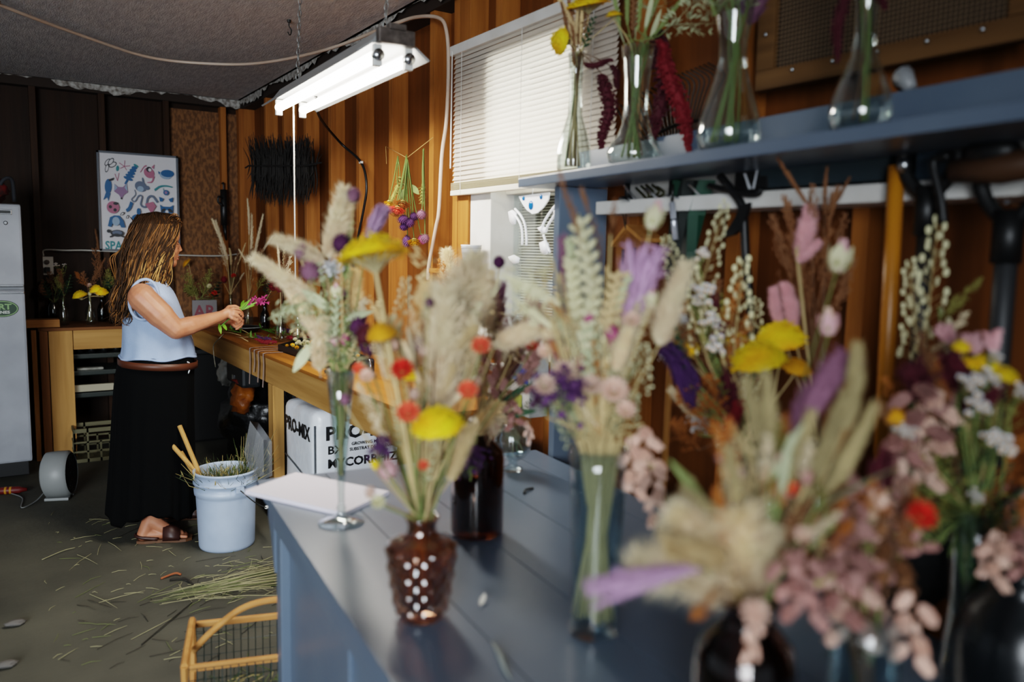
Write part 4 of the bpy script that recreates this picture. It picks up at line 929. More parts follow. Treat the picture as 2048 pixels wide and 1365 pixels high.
def h_celosia(c):
    mb = MB(); R = RND
    for j in range(34):
        a = R.uniform(0, 6.28); rr = R.uniform(0, .17); t0 = R.uniform(0, .55); e = V((math.cos(a)*rr*1.4, math.sin(a)*rr*1.4, min(1, t0+R.uniform(.35, .6)))); s = V((math.cos(a)*rr*.5, math.sin(a)*rr*.5, t0))
        mb.tube([s, s.lerp(e, .5), e], [.04, .05, .01], 5)
        for i in range(80):
            t = R.random(); b = R.uniform(0, 6.28); o = V((math.cos(b), math.sin(b), R.uniform(-.1, .8))); hair(mb, s.lerp(e, t)+V((math.cos(b), math.sin(b), 0))*.03, o, R.uniform(.04, .11), .007)
    return mb, [fm(c)], False
def h_panicle(c):
    mb = MB(); R = RND; mb.tube([(0, 0, 0), (0, 0, 1)], [.008, .002], 4)
    for j in range(34):
        t = R.uniform(.05, .98); a = R.uniform(0, 6.28); L = .35*(1.1-t)*R.uniform(.5, 1.1)+.05; d = V((math.cos(a)*.7, math.sin(a)*.7, 1)).normalized(); b = V((0, 0, t)); e = b+d*L; mb.tube([b, b+d*L*.5+V((0, 0, .01)), e], [.004, .003, .0015], 3)
        for i in range(9): octa(mb, b+d*L*R.uniform(.25, 1.02)+V((R.gauss(0, .018), R.gauss(0, .018), R.gauss(0, .018))), R.uniform(.008, .015))
    return mb, [fm(c)], False
def h_yarrow(c):
    mb = MB(); R = RND
    for i in range(170):
        r = .5*math.sqrt((i+.5)/170); a = i*2.39996; z = .45+.55*(1-(r/.5)**2)+R.gauss(0, .06)
        mb.m(0); octa(mb, (r*math.cos(a), r*math.sin(a), z), R.uniform(.034, .05), None, .8)
    mb.m(1)
    for i in range(26):
        a = i*2.39996; r = .46*math.sqrt((i+.5)/26); mb.tube([(0, 0, 0), (r*.3*math.cos(a), r*.3*math.sin(a), .22), (r*.85*math.cos(a), r*.85*math.sin(a), .46)], [.02, .016, .014], 4)
    mb.m(0); mb.lathe([(.34, .44), (.46, .46), (.41, .64), (.2, .88), (0, .95)], (0, 0, 0), 16)
    return mb, [fm(c), fm('buff')], False
def petalring(mb, n, r0, z0, L, w, tilt, bend, off=0):
    for i in range(n):
        a = 2*PI*i/n+off; o = V((math.cos(a), math.sin(a), 0)); d = o*math.cos(tilt)+V((0, 0, 1))*math.sin(tilt); nn = V((0, 0, 1))*math.cos(tilt)-o*math.sin(tilt)
        mb.leaf(o*r0+V((0, 0, z0)), d, L, w, nn, bend, 4)
def h_straw(c):
    mb = MB()
    for j, (n, tl, L) in enumerate(((12, .1, .42), (13, .45, .42), (12, .8, .38), (10, 1.15, .32))): petalring(mb, n, .06, .25+.05*j, L, .19, tl, .25, j*.3)
    mb.m(1).ell((0, 0, .52), (.14, .14, .1), 10); mb.m(2).lathe([(0, 0), (.1, .08), (.2, .25), (.1, .35)], (0, 0, 0), 10)
    return mb, [fm(c), fm('gold' if c in ('white', 'pink') else c), fm('olive')], True
def h_globe(c):
    mb = MB(); mb.ell((0, 0, .5), (.36, .36, .42), 12)
    for i in range(110):
        z = 1-2*(i+.5)/110; r = math.sqrt(1-z*z); a = i*2.39996; o = V((r*math.cos(a), r*math.sin(a), z)); d = (o+V((0, 0, .7))).normalized(); mb.leaf(V((o.x*.34, o.y*.34, .5+o.z*.4)), d, .2, .1, o, .1, 2)
    mb.m(1); petalring(mb, 2, .02, .05, .4, .2, .1, -.1)
    return mb, [fm(c), fm('sage')], True
def h_bud(c):
    mb = MB()
    for j, (n, r, tl) in enumerate(((5, .05, 1.45), (5, .12, 1.3), (5, .18, 1.12))):
        mb.m(0 if j < 2 else 1); petalring(mb, n, r, .05, .95-.1*j, .52, tl, .28, j*.6)
    mb.m(2); petalring(mb, 5, .1, .0, .45, .14, .9, .1)
    return mb, [fm(c), fm('cream' if c == 'pink' else 'pink'), fm('olive')], True
def h_wheat(c):
    mb = MB(); R = RND; mb.tube([(0, 0, 0), (0, 0, 1)], [.014, .006], 5)
    for i in range(24):
        t = i/24; a = (i % 4)*PI/2+R.gauss(0, .1); o = V((math.cos(a), math.sin(a), 0)); b = V((0, 0, t*.9)); d = (o*.55+V((0, 0, 1))).normalized()
        q = V((0, 0, 1)).rotation_difference(d).to_matrix(); mb.ell(b+d*.07, (.036*(1.15-.4*t), .036*(1.15-.4*t), .085), 7, q)
    return mb, [fm(c)], True
def h_penny(c):
    mb = MB(); R = RND; mb.m(1).tube([(0, 0, 0), (0, 0, 1)], [.010, .003], 4)
    for i in range(38):
        t = .04+.96*i/38; a = i*2.39996; L = .16*(1.15-.8*t); o = V((math.cos(a), math.sin(a), .25+.8*t)).normalized(); b = V((0, 0, t)); mb.m(1).tube([b, b+o*L], .003, 3)
        q = V((1, 0, 0)).rotation_difference(V((-math.sin(a), math.cos(a), 0))).to_matrix(); mb.m(0).ell(b+o*(L+.02), (.012, .026, .032), 7, q)
    return mb, [fm(c), STEM['straw']], True
def h_amaranth(c):
    mb = MB(); R = RND
    ctr = lambda t: V((.05*math.sin(t*5), .03*math.sin(t*7+1), t))
    w = lambda t: .085*prof(t)
    mb.tube([ctr(i/12) for i in range(13)], [w(i/12)*.7 for i in range(13)], 7)
    for i in range(420):
        t = R.random(); a = R.uniform(0, 6.28); octa(mb, ctr(t)+V((math.cos(a), math.sin(a), 0))*w(t)*R.uniform(.6, 1.15), R.uniform(.010, .019), (math.cos(a), math.sin(a), .6))
    return mb, [fm(c)], False
def h_statice(c):
    mb = MB(); R = RND
    for i in range(130):
        p = V((R.gauss(0, .2), R.gauss(0, .2), .6+R.gauss(0, .17))); d = (p-V((0, 0, .1))).normalized(); u = d.orthogonal().normalized(); w = d.cross(u)
        if i < 26: mb.m(1).tube([(0, 0, 0), V(p)*.6+V((0, 0, .02)), p], .009, 3)
        mb.m(0)
        for k_ in range(5):
            a = k_*2*PI/5; e = (u*math.cos(a)+w*math.sin(a)); mb.leaf(p, d*.6+e, .13, .10, d, .2, 2)
    return mb, [fm(c), fm('green')], True
def h_daisy(c):
    mb = MB(); R = RND
    for i in range(9):
        a = i*2.39996; r = .38*math.sqrt((i+.4)/9); p = V((r*math.cos(a), r*math.sin(a), .75+R.gauss(0, .1))); mb.m(1).tube([(0, 0, 0), p*.5+V((0, 0, .1)), p], .012, 3); mb.m(2).ell(p+V((0, 0, .02)), .045, 6); mb.m(0)
        for k_ in range(8):
            b = k_*PI/4; mb.leaf(p, (math.cos(b), math.sin(b), .25), .17, .085, (0, 0, 1), .1, 2)
    return mb, [fm(c), fm('green'), fm('gold')], True
def h_oregano(c):
    mb = MB(); R = RND; mb.m(1).tube([(0, 0, 0), (.03, 0, .5), (0, .02, 1)], [.01, .008, .004], 4); mb.m(0)
    for j in range(7):
        t = j/7; a = j*2.4; b = V((.03*math.sin(PI*t), 0, t*.85+.05)); o = V((math.cos(a), math.sin(a), 0)); d = (o*.6+V((0, 0, 1))).normalized(); s = b+o*.06
        u = d.orthogonal().normalized(); w = d.cross(u)
        for q in range(5):
            c0 = s+d*(.045*q)
            for k_ in range(4):
                an = k_*PI/2+q*.8; e = u*math.cos(an)+w*math.sin(an); mb.leaf(c0, d*.75+e*.75, .14*(1-.08*q), .13, e, -.2, 3)
    return mb, [fm(c), STEM['brown']], True
def h_leaf(c):
    mb = MB(); mb.leaf((0, 0, 0), (0, 0, 1), 1, .2, (1, 0, 0), .16, 8); return mb, [fm(c)], True
def h_oats(c):
    mb = MB(); R = RND; mb.tube([(0, 0, 0), (.05, 0, .5), (.16, 0, 1)], [.008, .006, .003], 4)
    for i in range(26):
        t = R.uniform(.1, 1); b = V((.16*t*t, 0, t)); a = R.uniform(0, 6.28); e = b+V((math.cos(a)*R.uniform(.08, .22), math.sin(a)*R.uniform(.08, .22), R.uniform(-.06, .14))); mb.tube([b, e], .003, 3)
        d = V((math.cos(a)*.3+.2, math.sin(a)*.3, R.uniform(-.5, .6))).normalized()
        for s in (-1, 1): mb.leaf(e, d+V((0, .12*s, 0)), R.uniform(.12, .2), .04, (0, s, 0), .1, 3)
    return mb, [fm(c)], True
def h_euca(c):
    mb = MB(); R = RND; mb.m(1).tube([(0, 0, 0), (.03, 0, .5), (0, 0, 1)], [.012, .009, .004], 4); mb.m(0)
    for i in range(11):
        t = .08+.9*i/11; a = i*PI/2+R.gauss(0, .2)
        for s in (0, PI): mb.leaf((0, 0, t), (math.cos(a+s), math.sin(a+s), .5), .2*(1.15-.6*t), .13*(1.15-.6*t), (0, 0, 1), .1, 4)
    return mb, [fm(c), STEM['green']], True
KIND = dict(plume=(h_plume, 'fuzzy grass plume', 'grass_plume', 'plume', 'straw', 1), spike=(h_spike, 'slender grass spike', 'grass_spike', 'spike', 'straw', 1), celosia=(h_celosia, 'feathery celosia plume', 'celosia', 'plume', 'green', 1), panicle=(h_panicle, 'fine seedy panicle', 'seed_panicle', 'seed_head', 'brown', 1), yarrow=(h_yarrow, 'flat yarrow head', 'yarrow', 'flower_head', 'straw', 0), straw=(h_straw, 'round strawflower', 'strawflower', 'flower_head', 'green', 0), globe=(h_globe, 'globe amaranth ball', 'globe_amaranth', 'flower_head', 'straw', 0), bud=(h_bud, 'half open rosebud', 'rosebud', 'bud', 'green', 0), wheat=(h_wheat, 'plump wheat ear', 'wheat_ear', 'ear', 'straw', 1), penny=(h_penny, 'sprig of round seed pods', 'seed_pod_sprig', 'pods', 'straw', 1), amaranth=(h_amaranth, 'drooping amaranth tassel', 'amaranth', 'tassel', 'brown', 1), statice=(h_statice, 'papery statice cluster', 'statice', 'flower_cluster', 'green', 0), daisy=(h_daisy, 'cluster of tiny daisies', 'daisy_sprig', 'flower_cluster', 'green', 0), oregano=(h_oregano, 'hanging bract spray', 'bract_spray', 'bracts', 'brown', 1), leaf=(h_leaf, 'long narrow leaf', 'bladed_sprig', 'leaf_blade', 'green', 1), oats=(h_oats, 'loose oat spray', 'oat_spray', 'oat_head', 'straw', 1), euca=(h_euca, 'leafy sprig', 'leafy_sprig', 'leaves', 'green', 1))
DEFW = dict(plume=.26, spike=.16, celosia=.5, panicle=.6, yarrow=1.9, straw=1.5, globe=.85, bud=.8, wheat=.2, penny=.36, amaranth=.2, statice=1., daisy=1.1, oregano=.48, leaf=.2, oats=.45, euca=.4)
UNITW = dict(plume=.28, spike=.17, celosia=.5, panicle=.6, yarrow=1., straw=.95, globe=.85, bud=.8, wheat=.2, penny=.38, amaranth=.2, statice=1., daisy=1., oregano=.5, leaf=.2, oats=.45, euca=.42)
CW_ = dict(olivetan='drab olive tan', buff='buff', tan='tan', straw='straw coloured', cream='cream', green='green', sage='pale sage green', olive='olive green', dkgreen='dark green', yellow='yellow', gold='golden yellow', coral='coral red', red='bright red', pink='pink', peach='peach pink', rose='dusty rose', magenta='magenta', lilac='lilac', mauve='mauve', purple='purple', violet='deep violet', wine='dark wine red', crimson='crimson', brown='brown', rust='rusty orange', white='white', dpurple='dark purple')
_heads = {}
def head_mesh(kind, c, var=0):
    key = (kind, c, var)
    if key not in _heads:
        mb, ms, sm = KIND[kind][0](c); _heads[key] = mb.mesh(KIND[kind][3], ms, sm)
    return _heads[key]
REG = []   # (object, colour+noun, where, x)
def stem_thing(kind, c, path, base, tip, width, where, seed, stemr=.0016, px=None, sc0=None):
    K_ = KIND[kind]; base = V(base); tip = V(tip); d = tip-base; L = d.length
    ob = thing(K_[2], 'x', 'dried flower' if K_[5] == 0 or kind in ('celosia', 'amaranth', 'oregano') else 'dried grass' if kind in ('plume', 'spike', 'wheat', 'oats', 'panicle') else 'dried stem', tuple(path[0]))
    o = V(path[0]); q = bez(list(path)+[base, base+d*.08], 5)
    n = len(q); sc = STEM[K_[4] if c not in ('brown', 'wine', 'rust') else 'brown'] if c not in ('sage', 'green', 'dkgreen', 'olive') else STEM['green']
    if sc0: sc = STEM[sc0]
    MB().tube(q, [stemr*lerp(1.15, .7, i/n) for i in range(n)], 5).build('stem', sc, ob, True)
    h = bpy.data.objects.new(K_[3], head_mesh(kind, c, seed % 2)); COL.objects.link(h); h.parent = ob
    s = (width if width else L*DEFW[kind])/UNITW[kind]
    rot = V((0, 0, 1)).rotation_difference(d.normalized()) @ Quaternion((0, 0, 1), (seed*2.4) % 6.28)
    h.matrix_local = Matrix.LocRotScale(base-o, rot, V((s, s, L)))
    REG.append((ob, CW_[c], K_[1], where, px if px is not None else 0)); return ob
class Vase:
    def __init__(s, pos, zb, bottom_r, mouth_z, mouth_r, where, neck=None):
        s.p = V((pos[0], pos[1], zb)); s.br = bottom_r; s.mz = mouth_z; s.mr = mouth_r; s.where = where; s.d = depth(s.p+V((0, 0, mouth_z))); s.n = 0; s.neck = neck; s.sc = None; s.short = False
    def route(s, base, seed, short=False):
        R = random.Random(seed*31+int(s.p.x*1000)); a = R.uniform(0, 6.28); r = s.br*math.sqrt(R.random())*.7
        d = base-s.p; d.z = 0; dn = d.normalized() if d.length > .01 else V((math.cos(a), math.sin(a), 0))
        p0 = s.p+V((r*math.cos(a), r*math.sin(a), .012)); m_ = s.p+V((R.uniform(-.4, .4)*s.mr, R.uniform(-.4, .4)*s.mr, s.mz))+dn*s.mr*.4
        if short: return [m_.lerp(s.p+V((0, 0, s.mz*.3)), .45), m_]
        pts = [p0-dn*s.br*R.uniform(.1, .6)]
        if s.neck: zn, rn = s.neck; pts.append(s.p+V((R.uniform(-.5, .5)*rn, R.uniform(-.5, .5)*rn, zn)))
        pts.append(m_); return pts
    def add(s, kind, c, bx, by, tx, ty, w=0, dz=0., r=.0019, tc=None):
        s.n += 1; D = s.d+dz; base = atd(bx, by, D); tip = atd(tx, ty, D); jit = (tip-base).length*.15; tc = tc if tc is not None else ((tip-base).length*.42 if kind == 'yarrow' else 0); tip = tip+CW*(RND.uniform(-jit, jit)-tc)
        return stem_thing(kind, c, s.route(base, s.n, s.short), base, tip, w*D/FPX if w else 0, s.where, s.n, r, (bx+tx)/2, s.sc)
    def ball(s, kind, c, x, y, size, dz=0., r=.0019, dirp=(0, -1)):
        f = {'straw': .62, 'globe': 1., 'statice': 1., 'daisy': .9, 'yarrow': .55, 'bud': 1.1}.get(kind, 1.); h = size*f/2
        return s.add(kind, c, x-dirp[0]*h, y-dirp[1]*h, x+dirp[0]*h, y+dirp[1]*h, size, dz, r, (h*2.2*s.d/FPX if kind in ('straw', 'daisy') else 0))
G_clear = glass('clear_glass', '#f4f8f7', 1.5, .03)
G_clear2 = glass('clear_glass_tinted', '#eaf3f6', 1.5, .03)
G_amber = glass('amber_glass', '#dabdaa', 1.6, .10, '#ffffff', 1.5)
G_dark = glass('dark_amber_glass', '#a0703a', 1.45, .06)
G_black = glass('near_black_glass', '#7a6248', 1.45, .08)
def vase(name, label, pos, zb, prof_, m_, n=40, part='glass', mod=None, cat='vase'):
    t = thing(name, label, cat, (pos[0], pos[1], zb)); MB().lathe(prof_, (pos[0], pos[1], zb), n, None, mod).build(part, m_, t, True)
    return t
def pos_at(px, D, z):
    lo, hi = -4000, 8000
    for _ in range(60):
        m_ = (lo+hi)/2
        if atd(px, m_, D).z > z: lo = m_
        else: hi = m_
    p = atd(px, m_, D); return (p.x, p.y)

# ------------------------------------------------------------------ vases on the table
def thin(prof_, t=.003):   # outer profile -> closed shell with inner wall
    return prof_+[(max(0.0006, r-t), z) for r, z in prof_[::-1][:-2]]+[(0, prof_[1][1]+.006)]
Z0 = ZD+.0015
# tall flute
P1 = (.71, 1.85); D1 = depth((.71, 1.85, .82)); hf = .385
fl = [(0, 0), (.056, 0), (.057, .003), (.03, .007), (.012, .016), (.009, .03), (.012, .038), (.008, .05), (.009, .09), (.014, .15), (.020, .22), (.027, .30), (.035, hf)]
vase('flute_vase', 'tall clear trumpet flute vase on a round foot beside the paper', P1, Z0, fl+[(.033, hf), (.025, .30), (.018, .22), (.012, .16), (.005, .11), (0, .105)], glass('flute_glass', '#e9f0ee', 1.6, .04, '#ffffff', 1.4))
v = Vase(P1, Z0+.11, .006, hf-.115, .030, 'in the tall flute vase', None)
A_, B_ = v.add, v.ball
A_('plume', 'tan', 648, 525, 558, 466, 42); A_('plume', 'tan', 636, 600, 512, 527, 42); A_('plume', 'tan', 648, 690, 558, 556, 36); A_('plume', 'tan', 655, 515, 704, 388, 60, .03)
A_('plume', 'tan', 640, 740, 634, 640, 44); A_('plume', 'straw', 700, 640, 720, 545, 44, .05)
B_('globe', 'mauve', 603, 505, 34); B_('globe', 'mauve', 622, 545, 44); B_('globe', 'dpurple', 682, 488, 40, -.02); B_('globe', 'mauve', 706, 392, 32, .03); B_('globe', 'dpurple', 738, 690, 48, -.03); B_('globe', 'dpurple', 716, 655, 40)
B_('bud', 'pink', 672, 582, 26); B_('globe', 'pink', 668, 683, 24); B_('globe', 'magenta', 690, 680, 22)
A_('celosia', 'lilac', 735, 478, 768, 408, 42, .06)
for a in ((628, 600, 535, 622), (640, 625, 566, 640), (622, 690, 588, 745), (660, 620, 610, 578), (690, 640, 740, 612)): A_('leaf', 'sage', *a, 24)
A_('oats', 'sage', 630, 600, 545, 610, 40); A_('oats', 'sage', 640, 640, 570, 645, 40)
A_('penny', 'sage', 655, 720, 645, 590, 46); A_('penny', 'sage', 690, 730, 720, 620, 46, .03); A_('penny', 'cream', 700, 690, 700, 570, 44, .05)
A_('euca', 'sage', 670, 740, 655, 600, 60); A_('euca', 'green', 690, 760, 700, 640, 60); A_('wheat', 'green', 690, 560, 700, 440, 24, .05); A_('euca', 'sage', 650, 580, 625, 490, 46)
B_('statice', 'white', 662, 545, 44); A_('wheat', 'sage', 668, 700, 676, 590, 26)

VS = [(v, (660, 640, 70, 90, 18, (('panicle', 'sage', 80), ('penny', 'green', 80), ('globe', 'mauve', 26), ('oats', 'straw', 80), ('panicle', 'tan', 90), ('euca', 'sage', 80)), 1, .04))]
# pressed amber vase with quilted diamonds
P2 = (.648, 1.285)
pv = [(0, 0), (.040, 0), (.043, .004), (.046, .02), (.056, .08), (.0615, .125), (.062, .137), (.056, .147), (.040, .152), (.030, .158), (.026, .168), (.027, .18), (.031, .188), (.032, .192), (.029, .192), (.024, .18), (.023, .168), (.027, .156), (.05, .145), (.055, .13), (.04, .03), (0, .015)]
def quilt(r, z, a):
    if .012 < z < .138 and r > .043: return r+.0065*(abs(math.sin(5*a+z*95))*abs(math.sin(5*a-z*95)))**.7
    return r
pr2 = []
for (r0, z0), (r1, z1) in zip(pv[:11], pv[1:12]):
    k2 = max(1, int(abs(z1-z0)/.0035)); pr2 += [(lerp(r0, r1, i/k2), lerp(z0, z1, i/k2)) for i in range(k2)]
vase('pressed_glass_vase', 'squat amber vase of quilted pressed glass with narrow neck', P2, Z0, pr2+pv[11:], G_amber, 120, 'glass', quilt)
v = Vase(P2, Z0+.012, .030, .175, .021, 'in the quilted amber vase', (.155, .018)); A_, B_ = v.add, v.ball
A_('yarrow', 'yellow', 752, 548, 738, 474, 142, -.02, .0045, .006); A_('yarrow', 'yellow', 880, 885, 874, 818, 108, -.10, .003); A_('yarrow', 'gold', 768, 690, 762, 650, 60, -.02); A_('yarrow', 'yellow', 832, 765, 828, 735, 58, .05)
B_('straw', 'coral', 818, 820, 56, -.10); B_('straw', 'coral', 848, 928, 26, -.10); B_('straw', 'red', 806, 735, 54, -.06); B_('straw', 'coral', 936, 776, 46, -.08); B_('straw', 'coral', 962, 688, 46, -.06); B_('straw', 'coral', 722, 735, 36, .2); B_('straw', 'red', 1065, 690, 30, .3)
A_('plume', 'tan', 878, 825, 905, 590, 100, .02); A_('plume', 'tan', 905, 690, 912, 505, 100, .10); A_('plume', 'tan', 935, 650, 985, 540, 74, .12); A_('plume', 'straw', 832, 700, 850, 570, 58, .12); A_('plume', 'tan', 990, 690, 1110, 640, 54, .1); A_('plume', 'tan', 920, 760, 960, 640, 60, .08); A_('plume', 'straw', 900, 960, 930, 850, 44)
A_('panicle', 'tan', 770, 850, 715, 770, 60); A_('panicle', 'tan', 780, 920, 745, 830, 60); A_('panicle', 'straw', 800, 800, 775, 690, 60, .05); A_('panicle', 'tan', 900, 920, 950, 840, 60); A_('spike', 'straw', 870, 960, 925, 850, 18); A_('spike', 'tan', 790, 760, 770, 640, 26, .05)
B_('statice', 'purple', 762, 905, 50, -.08); B_('globe', 'pink', 776, 940, 40, -.05); B_('globe', 'dpurple', 766, 880, 26); B_('globe', 'mauve', 834, 690, 34, .1); B_('globe', 'mauve', 690, 800, 24, .1)
A_('yarrow', 'yellow', 745, 935, 757, 925, 22, -.03); B_('straw', 'cream', 758, 1000, 34, -.05); B_('globe', 'peach', 740, 985, 22, -.05)
for a in ((800, 900, 790, 800), (850, 980, 870, 880), (840, 840, 860, 770)): A_('euca', 'sage', *a, 36)
A_('penny', 'cream', 800, 680, 810, 560, 50, .15); A_('penny', 'straw', 960, 640, 965, 530, 50, .15); A_('oats', 'straw', 860, 640, 875, 520, 60, .15)
A_('panicle', 'rust', 870, 700, 850, 600, 70, .2); A_('panicle', 'tan', 870, 780, 905, 690, 70, .1); B_('globe', 'wine', 730, 672, 44, .2)

VS += [(v, (850, 740, 120, 150, 44, (('panicle', 'tan', 100), ('panicle', 'rust', 90), ('plume', 'straw', 110), ('penny', 'straw', 100), ('oats', 'tan', 90), ('spike', 'tan', 100), ('globe', 'peach', 26), ('panicle', 'cream', 100), ('globe', 'dpurple', 24), ('euca', 'sage', 70), ('straw', 'peach', 36)), 2, .08))]
# dark amber bottle
P3 = (.965, 1.62)
bt = [(0, 0), (.058, 0), (.063, .004), (.064, .012), (.064, .185), (.060, .205), (.045, .222), (.026, .236), (.022, .25), (.022, .268), (.026, .27), (.026, .28), (.021, .28), (.018, .25), (.024, .234), (.058, .2), (.06, .02), (0, .012)]
vase('amber_bottle', 'dark brown glass bottle standing behind the quilted vase', P3, Z0, bt, G_dark)
v = Vase(P3, Z0+.012, .05, .268, .017, 'in the dark brown bottle', (.24, .014)); A_, B_ = v.add, v.ball
for a in ((1000, 720, 990, 600), (1010, 760, 1045, 650), (975, 700, 955, 590)): A_('panicle', 'brown', *a, 80, .05)
for a in ((1000, 800, 985, 700), (1040, 790, 1070, 690), (1020, 800, 1030, 860), (955, 800, 950, 700)): A_('oregano', 'rose', *a, 50)
A_('celosia', 'mauve', 1015, 770, 1040, 670, 50, .1); A_('celosia', 'mauve', 990, 660, 1003, 560, 34, .15); B_('globe', 'dpurple', 998, 525, 26, .2); B_('globe', 'mauve', 975, 560, 24, .2)
B_('statice', 'purple', 942, 925, 60, -.1); A_('plume', 'straw', 950, 870, 985, 800, 44, -.05); A_('panicle', 'tan', 975, 890, 1005, 830, 60, -.05)
A_('leaf', 'dkgreen', 1000, 810, 1060, 760, 18); A_('leaf', 'dkgreen', 1010, 830, 1075, 820, 18); A_('oregano', 'peach', 1055, 840, 1062, 890, 26); B_('straw', 'rust', 1060, 720, 34, .3); B_('globe', 'peach', 990, 860, 24)

VS += [(v, (1015, 700, 75, 110, 26, (('panicle', 'brown', 110), ('panicle', 'tan', 110), ('oregano', 'rose', 80), ('plume', 'tan', 100), ('oats', 'straw', 90), ('panicle', 'rose', 100), ('globe', 'mauve', 26)), 3, .08))]
# small footed glass
P4 = (1.345, 2.045)
gp = [(0, 0), (.032, 0), (.034, .005), (.03, .009), (.016, .016), (.014, .024), (.018, .032), (.04, .045), (.054, .065), (.059, .09), (.056, .115), (.046, .138), (.040, .15), (.039, .15), (.044, .138), (.053, .115), (.056, .09), (.05, .066), (.035, .05), (0, .042)]
vase('footed_glass', 'small round clear glass on a foot at the far end of table', P4, Z0, gp, G_clear2)
v = Vase(P4, Z0+.045, .028, .10, .034, 'in the small footed glass'); A_, B_ = v.add, v.ball
A_('plume', 'tan', 1000, 858, 1030, 800, 44); A_('plume', 'tan', 1010, 865, 1040, 870, 30); A_('plume', 'tan', 1000, 855, 975, 830, 40); B_('globe', 'brown', 1000, 850, 26); A_('panicle', 'brown', 1010, 840, 1000, 770, 50); A_('euca', 'dkgreen', 1020, 840, 1065, 800, 34); A_('oregano', 'rose', 1015, 820, 1010, 760, 40)

# tall clear cylinder
P5 = (.887, 1.072)
cy = [(0, 0), (.043, 0), (.046, .004), (.043, .03), (.043, .1), (.046, .2), (.05, .30), (.0525, .338), (.0505, .338), (.048, .3), (.044, .2), (.041, .1), (.041, .03), (.038, .014), (0, .012)]
vase('cylinder_vase', 'tall clear straight glass vase in the middle of table', P5, Z0, cy, G_clear2)
v = Vase(P5, Z0+.016, .036, .318, .042, 'in the tall clear straight vase'); v.sc = 'straw'; A_, B_ = v.add, v.ball
A_('wheat', 'cream', 1188, 590, 1158, 425, 62); A_('wheat', 'cream', 1165, 700, 1196, 560, 56); A_('wheat', 'straw', 1215, 660, 1240, 540, 56); A_('wheat', 'cream', 1155, 640, 1142, 510, 50, .03); A_('wheat', 'sage', 1185, 790, 1180, 650, 50); A_('wheat', 'sage', 1150, 560, 1138, 470, 36, .05)
A_('celosia', 'lilac', 1255, 650, 1290, 490, 92, .02); A_('plume', 'mauve', 1150, 640, 1118, 478, 36, .05); A_('plume', 'rose', 1115, 720, 1080, 600, 36, .1)
A_('bud', 'pink', 1300, 462, 1318, 402, 48); B_('bud', 'pink', 1300, 596, 38); B_('globe', 'magenta', 1272, 630, 32, .02); B_('globe', 'magenta', 1224, 668, 32); B_('globe', 'magenta', 1178, 638, 26)
A_('plume', 'tan', 1318, 690, 1362, 530, 62); A_('plume', 'tan', 1230, 740, 1255, 660, 40, -.02)
A_('oats', 'cream', 1095, 580, 1020, 525, 70); A_('oats', 'cream', 1100, 640, 1020, 600, 64); A_('oats', 'cream', 1110, 545, 1040, 500, 50); A_('leaf', 'cream', 1120, 610, 1000, 545, 26); A_('leaf', 'cream', 1110, 660, 1010, 600, 24); A_('leaf', 'cream', 1125, 570, 1030, 520, 22)
A_('panicle', 'brown', 1190, 560, 1118, 350, 40); A_('panicle', 'brown', 1215, 560, 1165, 380, 40, .05); A_('panicle', 'brown', 1220, 500, 1230, 400, 36, .05)
B_('statice', 'purple', 1125, 795, 105, -.02); B_('statice', 'dpurple', 1095, 800, 70, .05); B_('statice', 'purple', 1150, 780, 70)
B_('straw', 'peach', 1090, 766, 52, -.02); B_('straw', 'peach', 1128, 738, 58); B_('straw', 'peach', 1226, 775, 66, -.03); B_('straw', 'peach', 1250, 815, 44, -.03); B_('straw', 'peach', 1090, 700, 36, .1)
A_('penny', 'cream', 1268, 790, 1290, 690, 70); A_('penny', 'sage', 1160, 890, 1112, 810, 56, -.02); A_('penny', 'cream', 1200, 760, 1190, 640, 60); A_('penny', 'sage', 1245, 870, 1270, 790, 60); A_('penny', 'cream', 1190, 670, 1185, 560, 56, .04)
A_('panicle', 'rust', 1205, 890, 1200, 830, 50); A_('euca', 'sage', 1220, 880, 1245, 790, 60); A_('euca', 'sage', 1160, 880, 1140, 790, 56); A_('plume', 'tan', 1085, 670, 1160, 640, 40, .05)
A_('oregano', 'peach', 1280, 850, 1305, 960, 80, -.03); A_('oregano', 'peach', 1260, 870, 1265, 1000, 66, -.03); A_('oregano', 'peach', 1300, 930, 1315, 1050, 70, -.05)
A_('spike', 'straw', 1200, 860, 1215, 720, 20); A_('leaf', 'green', 1160, 880, 1100, 860, 14)

VS += [(v, (1190, 720, 105, 150, 40, (('penny', 'cream', 110), ('panicle', 'tan', 110), ('straw', 'peach', 44), ('wheat', 'sage', 110), ('euca', 'sage', 90), ('oats', 'cream', 100), ('globe', 'magenta', 28), ('plume', 'tan', 120), ('panicle', 'rust', 80)), 4, .06))]
# clear tumbler at the back
D6 = 1.75; P6 = pos_at(1492, D6, ZD)
tm = [(0, 0), (.046, 0), (.05, .006), (.06, .28), (.058, .28), (.047, .02), (0, .016)]
vase('glass_tumbler', 'wide clear tumbler vase behind the middle bouquets', P6, Z0, tm, G_clear2)
v = Vase(P6, Z0+.018, .038, .262, .05, 'in the wide tumbler vase'); A_, B_ = v.add, v.ball
A_('penny', 'cream', 1400, 580, 1446, 412, 56); A_('penny', 'cream', 1465, 740, 1480, 525, 80); A_('penny', 'cream', 1415, 720, 1380, 540, 64); A_('penny', 'cream', 1360, 560, 1330, 476, 52); A_('penny', 'cream', 1440, 700, 1410, 600, 60); A_('penny', 'cream', 1500, 700, 1520, 600, 50, .05)
B_('daisy', 'white', 1396, 600, 56); B_('daisy', 'white', 1412, 655, 50); B_('daisy', 'white', 1400, 520, 36)
